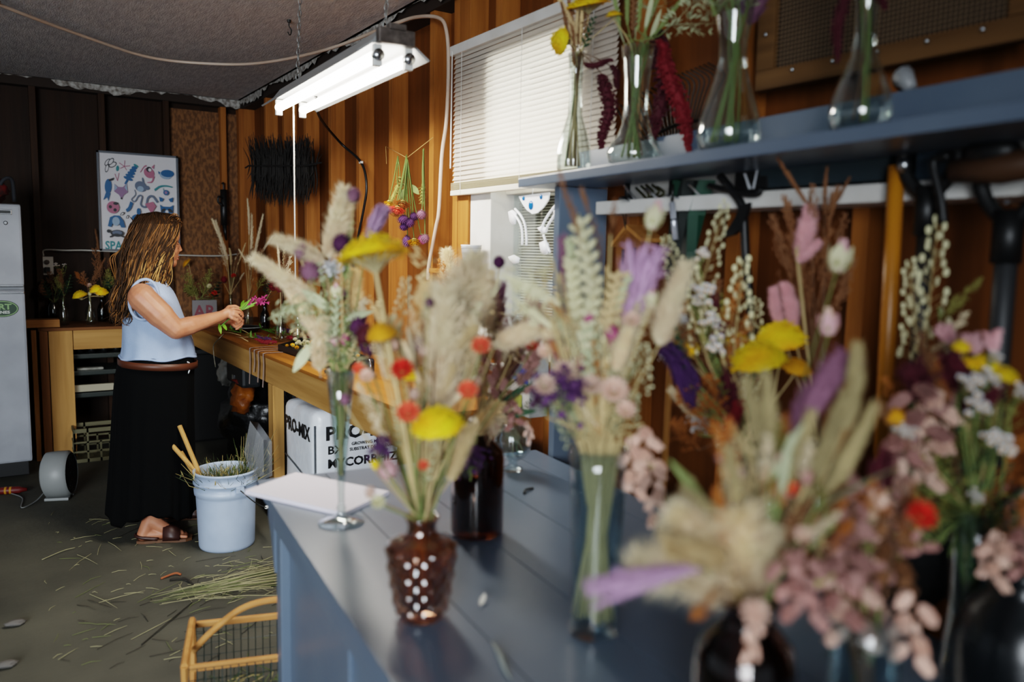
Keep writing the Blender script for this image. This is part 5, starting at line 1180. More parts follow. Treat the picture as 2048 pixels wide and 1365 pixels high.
A_('panicle', 'rust', 1420, 870, 1365, 770, 150); A_('panicle', 'rust', 1440, 860, 1420, 750, 140); A_('panicle', 'rust', 1400, 900, 1345, 840, 110); A_('panicle', 'rust', 1450, 830, 1470, 730, 120, .05)
A_('amaranth', 'crimson', 1478, 800, 1464, 1010, 44, -.05); A_('celosia', 'wine', 1465, 830, 1445, 730, 56); A_('celosia', 'violet', 1400, 775, 1325, 686, 56); A_('celosia', 'violet', 1380, 820, 1350, 720, 44)
A_('yarrow', 'yellow', 1522, 755, 1506, 688, 112, -.05); A_('yarrow', 'yellow', 1562, 705, 1552, 650, 100); A_('yarrow', 'gold', 1588, 750, 1592, 722, 62); A_('yarrow', 'yellow', 1372, 715, 1360, 690, 64, .05); A_('yarrow', 'yellow', 1475, 700, 1462, 672, 56, .1)
A_('leaf', 'olive', 1420, 700, 1380, 660, 22); A_('euca', 'olive', 1450, 800, 1420, 690, 60); A_('panicle', 'brown', 1420, 740, 1350, 640, 60); A_('euca', 'dkgreen', 1370, 760, 1345, 640, 60)

VS += [(v, (1430, 730, 110, 130, 36, (('panicle', 'rust', 130), ('penny', 'cream', 120), ('panicle', 'brown', 120), ('daisy', 'white', 40), ('celosia', 'wine', 70), ('euca', 'olive', 90), ('plume', 'tan', 110), ('statice', 'white', 40)), 5, .08))]
# dark bottle at the back right holding the brown grasses
D7 = 1.8; P7 = pos_at(1622, D7, ZD)
vase('dark_bottle', 'slim dark glass bottle at the back holding tall brown grasses', P7, Z0, bt, G_black)
v = Vase(P7, Z0+.012, .05, .268, .017, 'in the slim bottle of brown grasses', (.24, .014)); A_, B_ = v.add, v.ball
for i, a in enumerate(((1600, 640, 1535, 440), (1610, 620, 1570, 400), (1620, 620, 1612, 385), (1635, 620, 1665, 385), (1645, 640, 1700, 430), (1625, 660, 1590, 470), (1650, 680, 1715, 520))): A_('panicle', 'brown', *a, 62)
A_('spike', 'brown', 1622, 420, 1540, 312, 16)
A_('spike', 'brown', 1660, 420, 1700, 362, 14); A_('spike', 'brown', 1650, 430, 1650, 335, 14)
A_('plume', 'pink', 1598, 520, 1636, 412, 44, -.05); A_('plume', 'pink', 1594, 522, 1638, 490, 30, -.06); A_('plume', 'pink', 1560, 650, 1540, 580, 30, -.05); A_('plume', 'pink', 1585, 655, 1582, 570, 36, -.05)

# big brown jar near the camera
D8 = 1.0; P8 = pos_at(1474, D8, ZD)
jr = [(0, 0), (.055, 0), (.06, .005), (.061, .015), (.061, .185), (.056, .21), (.04, .23), (.033, .24), (.033, .26), (.037, .262), (.037, .27), (.032, .27), (.03, .24), (.054, .205), (.058, .02), (0, .012)]
vase('brown_glass_jar', 'dark brown glass jar at bottom edge with a huge pale plume', P8, Z0, jr, G_dark)
v = Vase(P8, Z0+.012, .048, .255, .028, 'in the dark brown jar', (.235, .026)); A_, B_ = v.add, v.ball
A_('plume', 'tan', 1478, 1170, 1290, 1078, 150); A_('plume', 'tan', 1482, 1210, 1425, 1030, 180, .02); A_('plume', 'tan', 1470, 1150, 1350, 1040, 130, .01); A_('plume', 'tan', 1490, 1190, 1560, 1070, 100); A_('plume', 'straw', 1450, 1110, 1330, 1120, 80, -.02); A_('plume', 'tan', 1440, 1090, 1330, 1050, 70, .05)
A_('celosia', 'lilac', 1400, 1135, 1175, 1195, 66, -.03)
for a in ((1600, 1040, 1672, 800, 40), (1625, 1050, 1745, 825, 36), (1585, 980, 1615, 830, 36), (1525, 900, 1500, 760, 40), (1548, 900, 1532, 750, 34), (1640, 1020, 1712, 860, 34), (1690, 860, 1735, 700, 40), (1660, 880, 1700, 760, 34)): A_('plume', 'olivetan', *a, .04)
A_('celosia', 'mauve', 1585, 890, 1690, 700, 100, .08); A_('celosia', 'mauve', 1620, 830, 1650, 730, 60, .1)
A_('leaf', 'sage', 1630, 1020, 1775, 905, 40); A_('leaf', 'green', 1425, 1030, 1358, 915, 32, .03); A_('leaf', 'sage', 1560, 1000, 1570, 860, 22); A_('leaf', 'sage', 1540, 960, 1600, 840, 22)
B_('straw', 'pink', 1552, 985, 50, .03); B_('straw', 'coral', 1582, 975, 36, .03); B_('globe', 'crimson', 1548, 950, 36, .04); B_('globe', 'peach', 1556, 850, 34, .1); B_('straw', 'peach', 1505, 1215, 64, -.06)
A_('oregano', 'rose', 1560, 1100, 1590, 1230, 100, -.03); A_('oregano', 'rose', 1610, 1090, 1615, 1260, 96, -.02); A_('oregano', 'peach', 1510, 1200, 1500, 1330, 44, -.07)
A_('panicle', 'rust', 1440, 1170, 1385, 1240, 90, -.02); A_('panicle', 'rust', 1570, 1020, 1530, 940, 80); A_('panicle', 'rust', 1660, 1110, 1700, 1040, 80); A_('panicle', 'tan', 1480, 1010, 1450, 940, 80, .05)
B_('bud', 'peach', 1656, 645, 52, .3); A_('bud', 'pink', 1672, 548, 1688, 480, 58, .35)
A_('leaf', 'olive', 1600, 1190, 1660, 1140, 26); A_('euca', 'olive', 1660, 1060, 1640, 960, 60)

VS += [(v, (1530, 990, 150, 120, 40, (('panicle', 'rust', 120), ('plume', 'olivetan', 110), ('panicle', 'tan', 120), ('panicle', 'brown', 120), ('euca', 'olive', 100), ('straw', 'peach', 44), ('oats', 'straw', 110), ('globe', 'rose', 34)), 6, .07))]
# clear vase with hanging bracts
D9 = 1.05; P9 = pos_at(1712, D9, ZD)
cg = [(0, 0), (.04, 0), (.044, .005), (.044, .19), (.05, .235), (.048, .235), (.041, .19), (.041, .02), (0, .015)]
vase('clear_vase', 'clear glass vase of hanging pink bracts at bottom right', P9, Z0, cg, G_clear2)
v = Vase(P9, Z0+.018, .032, .215, .038, 'in the clear vase at bottom right'); A_, B_ = v.add, v.ball
for i, a in enumerate(((1705, 1010, 1690, 1180, 130), (1700, 1150, 1715, 1310, 130), (1750, 1090, 1735, 1260, 110), (1830, 1180, 1820, 1345, 100), (1660, 1100, 1675, 1250, 110), (1760, 1200, 1755, 1310, 100))): A_('oregano', 'peach' if i % 2 else 'rose', *a, -.03+.02*(i % 3))
A_('oregano', 'brown', 1780, 1040, 1790, 1190, 100); A_('oregano', 'rose', 1690, 950, 1700, 1080, 80); A_('panicle', 'rust', 1720, 1060, 1750, 960, 110); A_('panicle', 'rust', 1800, 1080, 1830, 980, 90); A_('panicle', 'brown', 1690, 1080, 1660, 960, 90)
A_('euca', 'olive', 1680, 1220, 1640, 1130, 60); A_('leaf', 'dkgreen', 1700, 1230, 1670, 1340, 30); A_('celosia', 'wine', 1640, 1170, 1640, 1090, 60, .05); A_('celosia', 'wine', 1660, 1050, 1690, 980, 60, .1)

VS += [(v, (1720, 1060, 110, 140, 36, (('oregano', 'rose', 120), ('panicle', 'brown', 130), ('oregano', 'peach', 110), ('panicle', 'rust', 120), ('euca', 'olive', 100), ('globe', 'peach', 36), ('celosia', 'wine', 70)), 7, .08))]
# clear narrow vase at the right
D10 = 1.3; P10 = pos_at(1925, D10, ZD)
nv = [(0, 0), (.036, 0), (.04, .005), (.036, .05), (.03, .14), (.034, .22), (.046, .29), (.044, .29), (.032, .22), (.027, .14), (.033, .05), (0, .014)]
vase('waisted_vase', 'clear waisted glass vase with the red strawflower at right', P10, Z0, nv, G_clear2)
v = Vase(P10, Z0+.016, .03, .27, .036, 'in the waisted vase at right', (.14, .02)); A_, B_ = v.add, v.ball
A_('penny', 'cream', 1845, 740, 1882, 448, 92, .25); A_('penny', 'cream', 1838, 740, 1812, 530, 66, .25)
A_('celosia', 'wine', 1960, 790, 1885, 715, 90); A_('celosia', 'wine', 1850, 800, 1815, 720, 70); A_('celosia', 'dpurple', 1900, 780, 1930, 690, 70, .08); A_('celosia', 'wine', 1930, 830, 1990, 760, 70)
for x, y, s in ((1915, 778, 62), (1953, 768, 58), (1930, 822, 60), (2022, 792, 52), (1965, 890, 62), (1990, 900, 50), (1975, 722, 36)): B_('daisy', 'white', x, y, s, -.02)
A_('yarrow', 'yellow', 2000, 775, 2004, 735, 62); A_('yarrow', 'yellow', 1965, 745, 1958, 715, 62); A_('yarrow', 'yellow', 1922, 705, 1918, 685, 36); A_('yarrow', 'gold', 1792, 860, 1786, 820, 40); A_('yarrow', 'yellow', 1930, 740, 1938, 718, 44)
A_('celosia', 'pink', 1950, 710, 1940, 665, 46); A_('celosia', 'pink', 1990, 710, 1985, 660, 40, .05); A_('celosia', 'pink', 1905, 690, 1880, 650, 40, .1)
for i, a in enumerate(((1830, 760, 1845, 900, 130), (1870, 770, 1885, 920, 110), (1800, 860, 1795, 990, 110), (1850, 860, 1840, 980, 100), (1770, 900, 1765, 1010, 90), (1800, 1000, 1780, 1080, 80))): A_('oregano', 'rose' if i % 2 == 0 else 'peach', *a)
for a in ((1960, 830, 1905, 900, 70), (2000, 820, 1985, 740, 60), (1940, 960, 1920, 870, 80), (1890, 960, 1900, 860, 80), (1925, 1040, 1890, 950, 90), (1960, 900, 1990, 830, 70), (1880, 1050, 1900, 980, 80)): A_('euca', 'olive', *a)
for a in ((1900, 1110, 1985, 950, 50), (1925, 1090, 2035, 935, 44), (1950, 1000, 2048, 930, 44), (1910, 1060, 1950, 920, 40)): A_('leaf', 'dkgreen', *a)
B_('straw', 'red', 1832, 1022, 64, -.30)
A_('panicle', 'rust', 1990, 960, 2050, 870, 90); A_('panicle', 'rust', 2000, 1100, 2045, 1000, 90); A_('spike', 'gold', 2020, 1080, 2030, 1180, 24)
A_('oregano', 'peach', 1975, 1060, 2010, 1240, 80, -.05); A_('oregano', 'rose', 2020, 960, 2040, 1060, 80); A_('panicle', 'olive', 1880, 640, 1960, 560, 50, .2); A_('panicle', 'tan', 1850, 720, 1930, 630, 60, .15)

VS += [(v, (1905, 985, 110, 130, 34, (('euca', 'olive', 120), ('leaf', 'dkgreen', 130), ('oats', 'olive', 110), ('panicle', 'rust', 110), ('euca', 'dkgreen', 110)), 9, .08)), (v, (1900, 870, 130, 150, 44, (('euca', 'olive', 110), ('panicle', 'brown', 120), ('oregano', 'rose', 100), ('leaf', 'dkgreen', 110), ('penny', 'olive', 110), ('panicle', 'olive', 120), ('daisy', 'white', 44), ('celosia', 'wine', 90), ('panicle', 'rust', 110)), 8, .1))]
# dark jug at the far right
D11 = 1.2; P11 = pos_at(2020, D11, ZD)
jg = [(0, 0), (.07, 0), (.075, .006), (.085, .06), (.085, .12), (.07, .17), (.045, .195), (.04, .22), (.046, .235), (.043, .235), (.036, .22), (.04, .195), (.08, .12), (0, .02)]
vase('dark_jug', 'large near black rounded vase at the right edge', P11, Z0, jg, mat('black_glaze', '#0d1114', .25))
v = Vase(P11, Z0+.03, .05, .20, .032, 'in the large near black vase', (.19, .03)); A_, B_ = v.add, v.ball
A_('oregano', 'peach', 2000, 1060, 1985, 1180, 80, -.08); A_('euca', 'dkgreen', 2020, 1080, 2040, 990, 70); A_('panicle', 'rust', 2030, 1080, 2060, 960, 90); A_('oregano', 'rose', 2035, 1050, 2050, 1160, 70, -.06)

def fill(v, cx, cy, rx, ry, n, kinds, seed, dz=.1):
    R = random.Random(seed); v.short = True
    for i in range(n):
        a = R.uniform(0, 2*PI); r = math.sqrt(R.random()); x, y = cx+rx*r*math.cos(a), cy+ry*r*math.sin(a); k2, c2, L2 = kinds[i % len(kinds)]; L2 *= R.uniform(.7, 1.2)
        an = (x-cx)/rx*.7+R.gauss(0, .3); d = R.uniform(-.01, dz)
        if k2 in ('globe', 'straw', 'statice', 'daisy', 'bud'): v.ball(k2, c2, x, y, L2, d)
        else: v.add(k2, c2, x-math.sin(an)*L2/2, y+math.cos(an)*L2/2, x+math.sin(an)*L2/2, y-math.cos(an)*L2/2, 0, d)
for v, a in VS: fill(v, *a)

# ------------------------------------------------------------------ vases on the upper shelf
ZS = 1.7455
def shelf_t(px, s):
    lo, hi = -.05, 2.6
    def X(t): q = tp(s, t, ZS)-CO; return CX+FPX*q.dot(CR)/q.dot(CW)
    for _ in range(50):
        m_ = (lo+hi)/2
        if X(m_) < px: lo = m_
        else: hi = m_
    p = tp(s, m_, 0); return (p.x, p.y)
def scale_prof(pp, D): return [(r*D/FPX, z*D/FPX) for r, z in pp]
def svase(name, label, px, s, pp, where, neck_px, m_=G_clear, ribs=0):
    P_ = shelf_t(px, s); D = depth((P_[0], P_[1], ZS+.1)); f = D/FPX; pp = scale_prof(pp, D); inner = [(max(.0006, r-.0025), z) for r, z in pp[2:][::-1]]+[(0, .012)]
    mod = (lambda r, z, a: r*(1+.03*math.cos(ribs*a)) if z < 125*f else r) if ribs else None
    vase(name, label, P_, ZS, pp+inner, m_, 64 if ribs else 40, 'glass', mod)
    top = pp[-1]; return Vase(P_, ZS+.012, pp[2][0]*.6, top[1]-.015, top[0]*.8, where, (neck_px[0]*f, neck_px[1]*f))
v = svase('bud_vase', 'slim ribbed clear bud vase at the far end of upper shelf', 1147, .945, [(0, 0), (30, 0), (33, 6), (34, 25), (32, 50), (25, 82), (15, 115), (13, 150), (14, 195), (17, 235)], 'in the ribbed bud vase', (150, 9), G_clear, 14); A_, B_ = v.add, v.ball
A_('yarrow', 'yellow', 1178, 28, 1172, -4, 92, 0); A_('yarrow', 'yellow', 1140, 86, 1104, 86, 56, -.03); A_('yarrow', 'yellow', 1225, 40, 1232, 28, 30)
A_('amaranth', 'wine', 1205, 150, 1216, 292, 40, -.02); A_('amaranth', 'wine', 1168, 128, 1226, 126, 18, -.02); A_('amaranth', 'wine', 1222, 132, 1240, 178, 20)
A_('panicle', 'brown', 1150, 110, 1140, 0, 60); A_('panicle', 'brown', 1160, 110, 1170, 20, 60); A_('spike', 'straw', 1150, 60, 1120, -20, 20); A_('euca', 'dkgreen', 1165, 100, 1190, 30, 30); A_('spike', 'brown', 1148, 130, 1150, 40, 20)
for i in range(6): A_('spike', ('brown', 'straw')[i % 2], 1140+4*i, 90, 1125+9*i, 10-8*(i % 3), 14)
v = svase('bottle_vase', 'clear bottle vase with broad flat base and flared neck on shelf', 1268, .955, [(0, 0), (44, 0), (52, 8), (56, 22), (50, 40), (36, 58), (27, 80), (24, 120), (25, 165), (29, 205), (33, 232)], 'in the broad based shelf vase', (130, 18)); A_, B_ = v.add, v.ball
A_('oats', 'sage', 1320, 70, 1400, 15, 46); A_('oats', 'sage', 1330, 50, 1430, 40, 40); A_('oats', 'sage', 1300, 40, 1330, -40, 60)
for a in ((1240, 60, 1225, -40), (1255, 50, 1250, -50), (1275, 60, 1290, -60), (1290, 60, 1330, -40), (1310, 70, 1370, -20)): A_('spike', 'green', *a, 16)
for a in ((1250, 90, 1232, 20), (1270, 80, 1268, 0), (1300, 80, 1325, 20), (1290, 60, 1310, -20)): A_('leaf', 'sage', *a, 12)
A_('yarrow', 'yellow', 1228, 40, 1226, 24, 34); A_('wheat', 'brown', 1268, 60, 1268, -10, 20)
A_('amaranth', 'crimson', 1332, 95, 1380, 300, 48, -.02); A_('amaranth', 'wine', 1325, 60, 1322, 270, 52, .08); A_('amaranth', 'crimson', 1318, 80, 1330, 130, 24, -.03)
v = svase('teardrop_vase', 'clear teardrop vase third along the upper shelf', 1456, .955, [(0, 0), (48, 0), (58, 8), (63, 30), (61, 55), (50, 95), (36, 140), (28, 180), (28, 215), (36, 262), (42, 290)], 'in the teardrop shelf vase', (190, 22)); A_, B_ = v.add, v.ball
for a in ((1440, 20, 1420, -80), (1455, 10, 1450, -100), (1475, 20, 1490, -90), (1490, 30, 1530, -60)): A_('euca', 'sage', *a, 50)
for a in ((1430, 30, 1405, -60), (1465, 20, 1470, -80), (1480, 20, 1510, -70)): A_('spike', 'green', *a, 16)
A_('celosia', 'mauve', 1500, 50, 1525, -10, 44); A_('celosia', 'mauve', 1480, 30, 1490, -40, 40); A_('oats', 'sage', 1430, 30, 1380, 10, 40)
v = svase('bulb_vase', 'clear bulb vase nearest the camera on the upper shelf', 1718, .96, [(0, 0), (46, 0), (56, 6), (61, 40), (57, 68), (42, 110), (26, 150), (21, 200), (23, 250), (30, 300), (36, 330)], 'in the nearest shelf vase', (200, 16)); A_, B_ = v.add, v.ball
for a in ((1700, -100, 1680, -220), (1730, -100, 1750, -220), (1715, -120, 1720, -240)): A_('euca', 'green', *a, 50)
A_('amaranth', 'wine', 1690, -40, 1668, 130, 30); A_('amaranth', 'wine', 1740, -60, 1765, 20, 28); A_('panicle', 'tan', 1710, -100, 1700, -200, 60); A_('spike', 'straw', 1725, -90, 1740, -200, 20)

# ------------------------------------------------------------------ bouquets on the benches
bv = [(0, 0), (.028, 0), (.032, .004), (.034, .02), (.034, .09), (.028, .115), (.015, .14), (.013, .19), (.017, .195), (.015, .2), (.011, .19), (.012, .14), (.030, .09), (.030, .02), (0, .01)]
bj = [(0, 0), (.04, 0), (.045, .005), (.045, .12), (.036, .14), (.036, .155), (.033, .155), (.033, .14), (.041, .118), (.041, .02), (0, .012)]
def bench_bouquet(px, y, label, where, m_, prof_, specs, z=ZB+.0015, X=None):
    if X is None:
        p = aty(px, 640, y); pos = (p.x, y)
    else:
        p = atx(px, 640, X); pos = (X, p.y)
    vase('bottle_vase' if prof_ is bv else 'jar_vase', label, pos, z, prof_, m_, 20)
    mz = prof_[8][1] if prof_ is bv else prof_[5][1]
    v = Vase(pos, z+.012, .02 if prof_ is bv else .03, mz-.01, .010 if prof_ is bv else .026, where, (.14, .008) if prof_ is bv else None)
    for s_ in specs:
        if len(s_) == 5: v.ball(*s_)
        else: v.add(*s_)
    return v
bench_bouquet(108, 6.62, 'dark jar of shadowy stems below the wall socket', 'in the jar below the socket', G_black, bj, [('panicle', 'brown', 105, 590, 95, 545, 36), ('panicle', 'olive', 110, 590, 125, 540, 36), ('euca', 'dkgreen', 100, 600, 85, 560, 30), ('euca', 'dkgreen', 115, 600, 135, 560, 30), ('daisy', 'white', 118, 535, 14), ('daisy', 'white', 132, 533, 10), ('amaranth', 'brown', 92, 595, 82, 560, 14)])
bench_bouquet(128, 6.5, 'small clear bottle with dark sprigs left of the yarrow', 'in the small bottle left of yarrow', G_clear, bv, [('panicle', 'brown', 128, 590, 120, 540, 30), ('euca', 'dkgreen', 130, 590, 145, 550, 26), ('panicle', 'olive', 125, 585, 112, 555, 26)])
bench_bouquet(181, 6.5, 'clear bottle of yellow yarrow on the back bench', 'in the back bench yarrow bottle', G_clear, bv, [('yarrow', 'yellow', 163, 600, 160, 584, 28), ('yarrow', 'yellow', 196, 592, 193, 572, 26), ('yarrow', 'yellow', 205, 594, 207, 578, 24), ('panicle', 'brown', 180, 585, 165, 545, 34), ('panicle', 'brown', 185, 580, 195, 535, 34), ('panicle', 'rust', 175, 575, 150, 545, 30), ('straw', 'peach', 180, 570, 10), ('globe', 'cream', 180, 588, 8), ('spike', 'brown', 185, 560, 215, 520, 8)])
bench_bouquet(205, 6.7, 'dark bottle of wispy brown stems behind the yarrow', 'in the dark bottle behind yarrow', G_black, bv, [('panicle', 'brown', 205, 575, 190, 500, 44), ('panicle', 'brown', 210, 570, 225, 520, 40), ('panicle', 'olive', 205, 580, 220, 550, 40), ('spike', 'brown', 200, 540, 192, 460, 8)])
bench_bouquet(232, 6.5, 'dark jar half hidden behind the woman', 'in the jar behind the woman', G_black, bj, [('euca', 'dkgreen', 225, 590, 215, 555, 34), ('panicle', 'brown', 230, 590, 240, 540, 40), ('panicle', 'olive', 228, 580, 215, 540, 36)])
bench_bouquet(398, 6.62, 'dark jar with red and olive stems behind the hands', 'in the jar behind the hands', G_black, bj, [('panicle', 'olive', 395, 600, 380, 560, 44), ('panicle', 'olive', 405, 595, 420, 540, 44), ('yarrow', 'gold', 378, 530, 371, 524, 22), ('straw', 'cream', 420, 572, 12), ('straw', 'red', 430, 586, 14), ('straw', 'rust', 424, 590, 12), ('euca', 'olive', 390, 590, 370, 570, 36), ('panicle', 'brown', 400, 590, 400, 530, 40), ('euca', 'dkgreen', 425, 600, 440, 560, 36), ('oats', 'olive', 385, 580, 360, 555, 30)])
bench_bouquet(462, 0, 'clear bottle with tall wispy grasses beyond the hands', 'in the clear bottle beyond the hands', G_clear, bv, [('spike', 'straw', 462, 530, 464, 498, 8), ('spike', 'tan', 455, 520, 432, 445, 12), ('spike', 'tan', 452, 500, 425, 440, 10), ('panicle', 'tan', 455, 545, 440, 490, 24), ('panicle', 'brown', 468, 550, 480, 505, 24), ('spike', 'straw', 475, 530, 492, 488, 6), ('straw', 'red', 468, 551, 12), ('spike', 'tan', 480, 560, 486, 545, 6), ('globe', 'crimson', 448, 560, 14), ('spike', 'tan', 470, 520, 478, 505, 5), ('panicle', 'brown', 452, 560, 436, 530, 24)], ZB+.0015, 1.60)
bench_bouquet(497, 0, 'tall clear bottle with brown grasses right of the hands', 'in the tall clear bottle right of hands', G_clear, bv, [('spike', 'tan', 500, 540, 505, 430, 10), ('spike', 'tan', 505, 530, 520, 430, 10), ('spike', 'straw', 505, 520, 505, 495, 8), ('panicle', 'brown', 500, 570, 505, 500, 34), ('panicle', 'brown', 510, 560, 525, 500, 34), ('panicle', 'rust', 505, 580, 512, 540, 30), ('spike', 'tan', 490, 520, 478, 500, 7), ('spike', 'tan', 515, 520, 540, 470, 8), ('spike', 'tan', 498, 470, 500, 400, 8), ('panicle', 'olive', 515, 580, 532, 550, 30)], ZB+.0015, 1.56)
bench_bouquet(530, 0, 'dark bottle of red amaranth on the window bench', 'in the dark bottle of red amaranth', G_black, bv, [('amaranth', 'crimson', 548, 582, 544, 548, 16), ('amaranth', 'crimson', 556, 585, 556, 555, 14), ('panicle', 'brown', 535, 560, 540, 510, 30), ('panicle', 'rust', 545, 560, 555, 520, 30), ('euca', 'dkgreen', 530, 590, 540, 560, 30), ('wheat', 'straw', 568, 540, 569, 495, 9), ('panicle', 'brown', 560, 550, 575, 500, 30)], ZB+.0015, 1.62)
bench_bouquet(562, 0, 'clear bottle beneath the pull cord', 'in the clear bottle beneath pull cord', G_clear, bv, [('panicle', 'brown', 562, 570, 570, 510, 34), ('panicle', 'tan', 566, 570, 582, 515, 30), ('spike', 'tan', 560, 540, 553, 480, 8), ('amaranth', 'crimson', 560, 585, 552, 560, 12)], ZB+.0015, 1.50)
bench_bouquet(596, 0, 'clear bottle of purple sprigs behind the flute bouquet', 'in the bottle behind flute bouquet', G_clear, bv, [('celosia', 'purple', 625, 650, 610, 638, 30), ('panicle', 'brown', 598, 600, 610, 540, 40), ('euca', 'dkgreen', 600, 600, 590, 560, 30), ('panicle', 'rust', 600, 590, 620, 540, 36)], ZB+.0015, 1.55)
# bouquets further along the window bench, seen between the foreground stems
bench_bouquet(905, 0, 'clear jar of brown seed heads on the bench under the window', 'in the jar under the window', G_clear, bj, [('panicle', 'rust', 900, 590, 880, 520, 50), ('panicle', 'brown', 910, 590, 930, 540, 50), ('plume', 'tan', 905, 580, 890, 500, 40), ('straw', 'coral', 885, 640, 20)], ZB+.0015, 1.55)

# things lying on the window bench
p = aty(408, 614, 6.45)
t = thing('letter_card', 'small white card with red letters propped on the back bench', 'card', (p.x, 6.45, ZB))
mb = MB().mm((p.x-.085, 6.45, ZB+.0015), (p.x+.095, 6.455, ZB+.165)); mb.build('card', mat('grey_card', '#7d7a7c', .6), t)
mb = MB(); text_mesh(mb, 'AR', (p.x-.075, 6.4495, ZB+.035), (1, 0, 0), (0, 0, 1), .13, 0, .003, .0005, .95); mb.build('letters', mat('card_letters', '#7d3f4a', .6), t)
p = atz(468, 663, ZB)
t = thing('shallow_bowl', 'black shallow bowl with pale rim on the bench under her hands', 'bowl', (p.x+.06, p.y-.1, ZB))
o = V((p.x+.06, p.y-.10, ZB+.001)); MB().lathe([(0, 0), (.06, 0), (.10, .035), (.104, .037), (.10, .03), (.06, .006), (0, .006)], o, 36).build('bowl', M_black, t, True)
MB().lathe([(.101, .034), (.107, .035), (.107, .039), (.101, .039)], o, 36).build('rim', mat('pale_rim', '#8b9296', .3), t, True)
def bench_tray(pts, lab, seed, n):
    P_ = [atz(x, y, ZB+.001) for x, y in pts]; c = sum(P_, V((0, 0, 0)))/4
    t = thing('seed_tray', lab, 'tray', tuple(c)); mb = MB(); mb.prism(P_, (0, 0, .006))
    for i in range(4):
        a, b_ = P_[i], P_[(i+1) % 4]; ins = (c-(a+b_)/2).normalized()*.012; mb.prism([a, b_, b_+ins, a+ins], (0, 0, .035))
    mb.build('tray', M_black, t)
    R = random.Random(seed)
    for i in range(n):
        u, w_ = R.uniform(.12, .88), R.uniform(.12, .88); q = P_[0].lerp(P_[1], u).lerp(P_[3].lerp(P_[2], u), w_)+V((0, 0, .012+R.random()*.03))
        h = bpy.data.objects.new('cream_flower', head_mesh('straw', 'cream' if i % 5 else 'gold', i % 2)); COL.objects.link(h); h.location = q; s_ = R.uniform(.022, .038); h.scale = (s_, s_, s_*.9); h.rotation_euler = (R.gauss(0, .5), R.gauss(0, .5), R.uniform(0, 6))
        tag(h, 'small cream flower head heaped in the '+lab.split(' on ')[0], 'flower head', 'cream flower heads in the '+lab.split(' on ')[0])
bench_tray([(556, 702), (606, 686), (668, 702), (622, 724)], 'black tray of cream flowers on the window bench', 4, 46)
bench_tray([(628, 728), (682, 708), (740, 728), (690, 752)], 'black tray of cream heads nearer the flute vase on bench', 5, 46)
# loose stems heaped on the bench
R = random.Random(21)
for i in range(46):
    x = R.uniform(470, 640); y = R.uniform(664, 692) if x < 560 else R.uniform(655, 682)
    A = atz(x, y, ZB+.004+R.random()*.02); an = R.gauss(2.2, .5); L = R.uniform(.12, .34); B = A+V((math.cos(an)*L*.4, math.sin(an)*L, R.uniform(-.003, .012)))
    if not (1.26 < B.x < 1.75 and 1.26 < A.x < 1.75): continue
    c = R.choice(('green', 'green', 'brown', 'straw')); mb = MB(); mb.tube([A, A.lerp(B, .5)+V((0, 0, .006)), B], [.002, .0026, .0016], 5)
    for j in range(4 if c == 'green' else 0): mb.leaf(A.lerp(B, R.random()), (R.gauss(0, 1), R.gauss(0, 1), .3), .05, .014, (0, 0, 1), .2, 3)
    nm = dict(green='leafy green', brown='bare brown', straw='dry straw')[c]
    tag(mb.build('cut_stem', STEM[c] if c != 'green' else mat('fresh_green', '#4f7a24', .6), None, True, A), nm+' cut stem in the heap on the window bench', 'stem', nm+' stems on the bench')
for i in range(14):
    x = R.uniform(540, 650); A = atz(x, R.uniform(656, 690), ZB+.012)
    if A.x > 1.7: continue
    h = bpy.data.objects.new('amaranth_tassel', head_mesh('amaranth', 'crimson' if i % 3 else 'purple', i % 2)); COL.objects.link(h); h.location = A; h.scale = (.16, .16, .15); h.rotation_euler = (1.5, 0, R.uniform(0, 6))
    tag(h, 'cut '+('crimson' if i % 3 else 'purple')+' tassel lying among the stems on the window bench', 'flower', 'cut '+('crimson' if i % 3 else 'purple')+' tassels on the bench')
# ribbons over the edge
mr_ = mat('pale_ribbon', '#b8a39a', .5, trans=.3)
for i, (px, y1) in enumerate(((500, 768), (509, 745), (517, 765), (527, 775))):
    A = atz(px+28, 690+(px-500)*.35, ZB); E_ = atx(px, 696+(px-500)*.36, BX-.012); pl = [V((A.x+.1, E_.y+.03, ZB+.003)), V((BX+.05, E_.y+.01, ZB+.004)), V((BX-.006, E_.y, ZB+.004)), V((BX-.014, E_.y, ZB-.01)), V((BX-.014, E_.y-.005, ZB-.07)), V((BX-.018, E_.y+.004, atx(px, y1, BX-.012).z))]
    q = bez(pl, 5); mb = MB()
    for a, b_ in zip(q[:-1], q[1:]): w_ = V((0, .011, 0)); mb.quad(a-w_, b_-w_, b_+w_, a+w_)
    tag(mb.build('ribbon', mr_, None, True, pl[2]), ('leftmost', 'second from left', 'third from left', 'rightmost')[i]+' of the four pale ribbons hanging over the bench edge', 'ribbon', 'pale ribbons over the bench edge')
pts = [atz(448, 668, ZB+.003), atz(440, 676, ZB+.004), atx(428, 690, 1.235), atx(427, 705, 1.225), atx(431, 735, 1.23)]
tag(MB().tube(bez(pts, 5), .0028, 5).build('earphone_cord', mat('pale_cord', '#a7a79c', .5), None, True, pts[2]), 'thin pale cord drooping over the bench edge beside the woman', 'cord')
p = atz(663, 741, ZB+.008)
t = thing('scissors', 'black handled scissors at the front edge of the window bench', 'scissors', tuple(p))
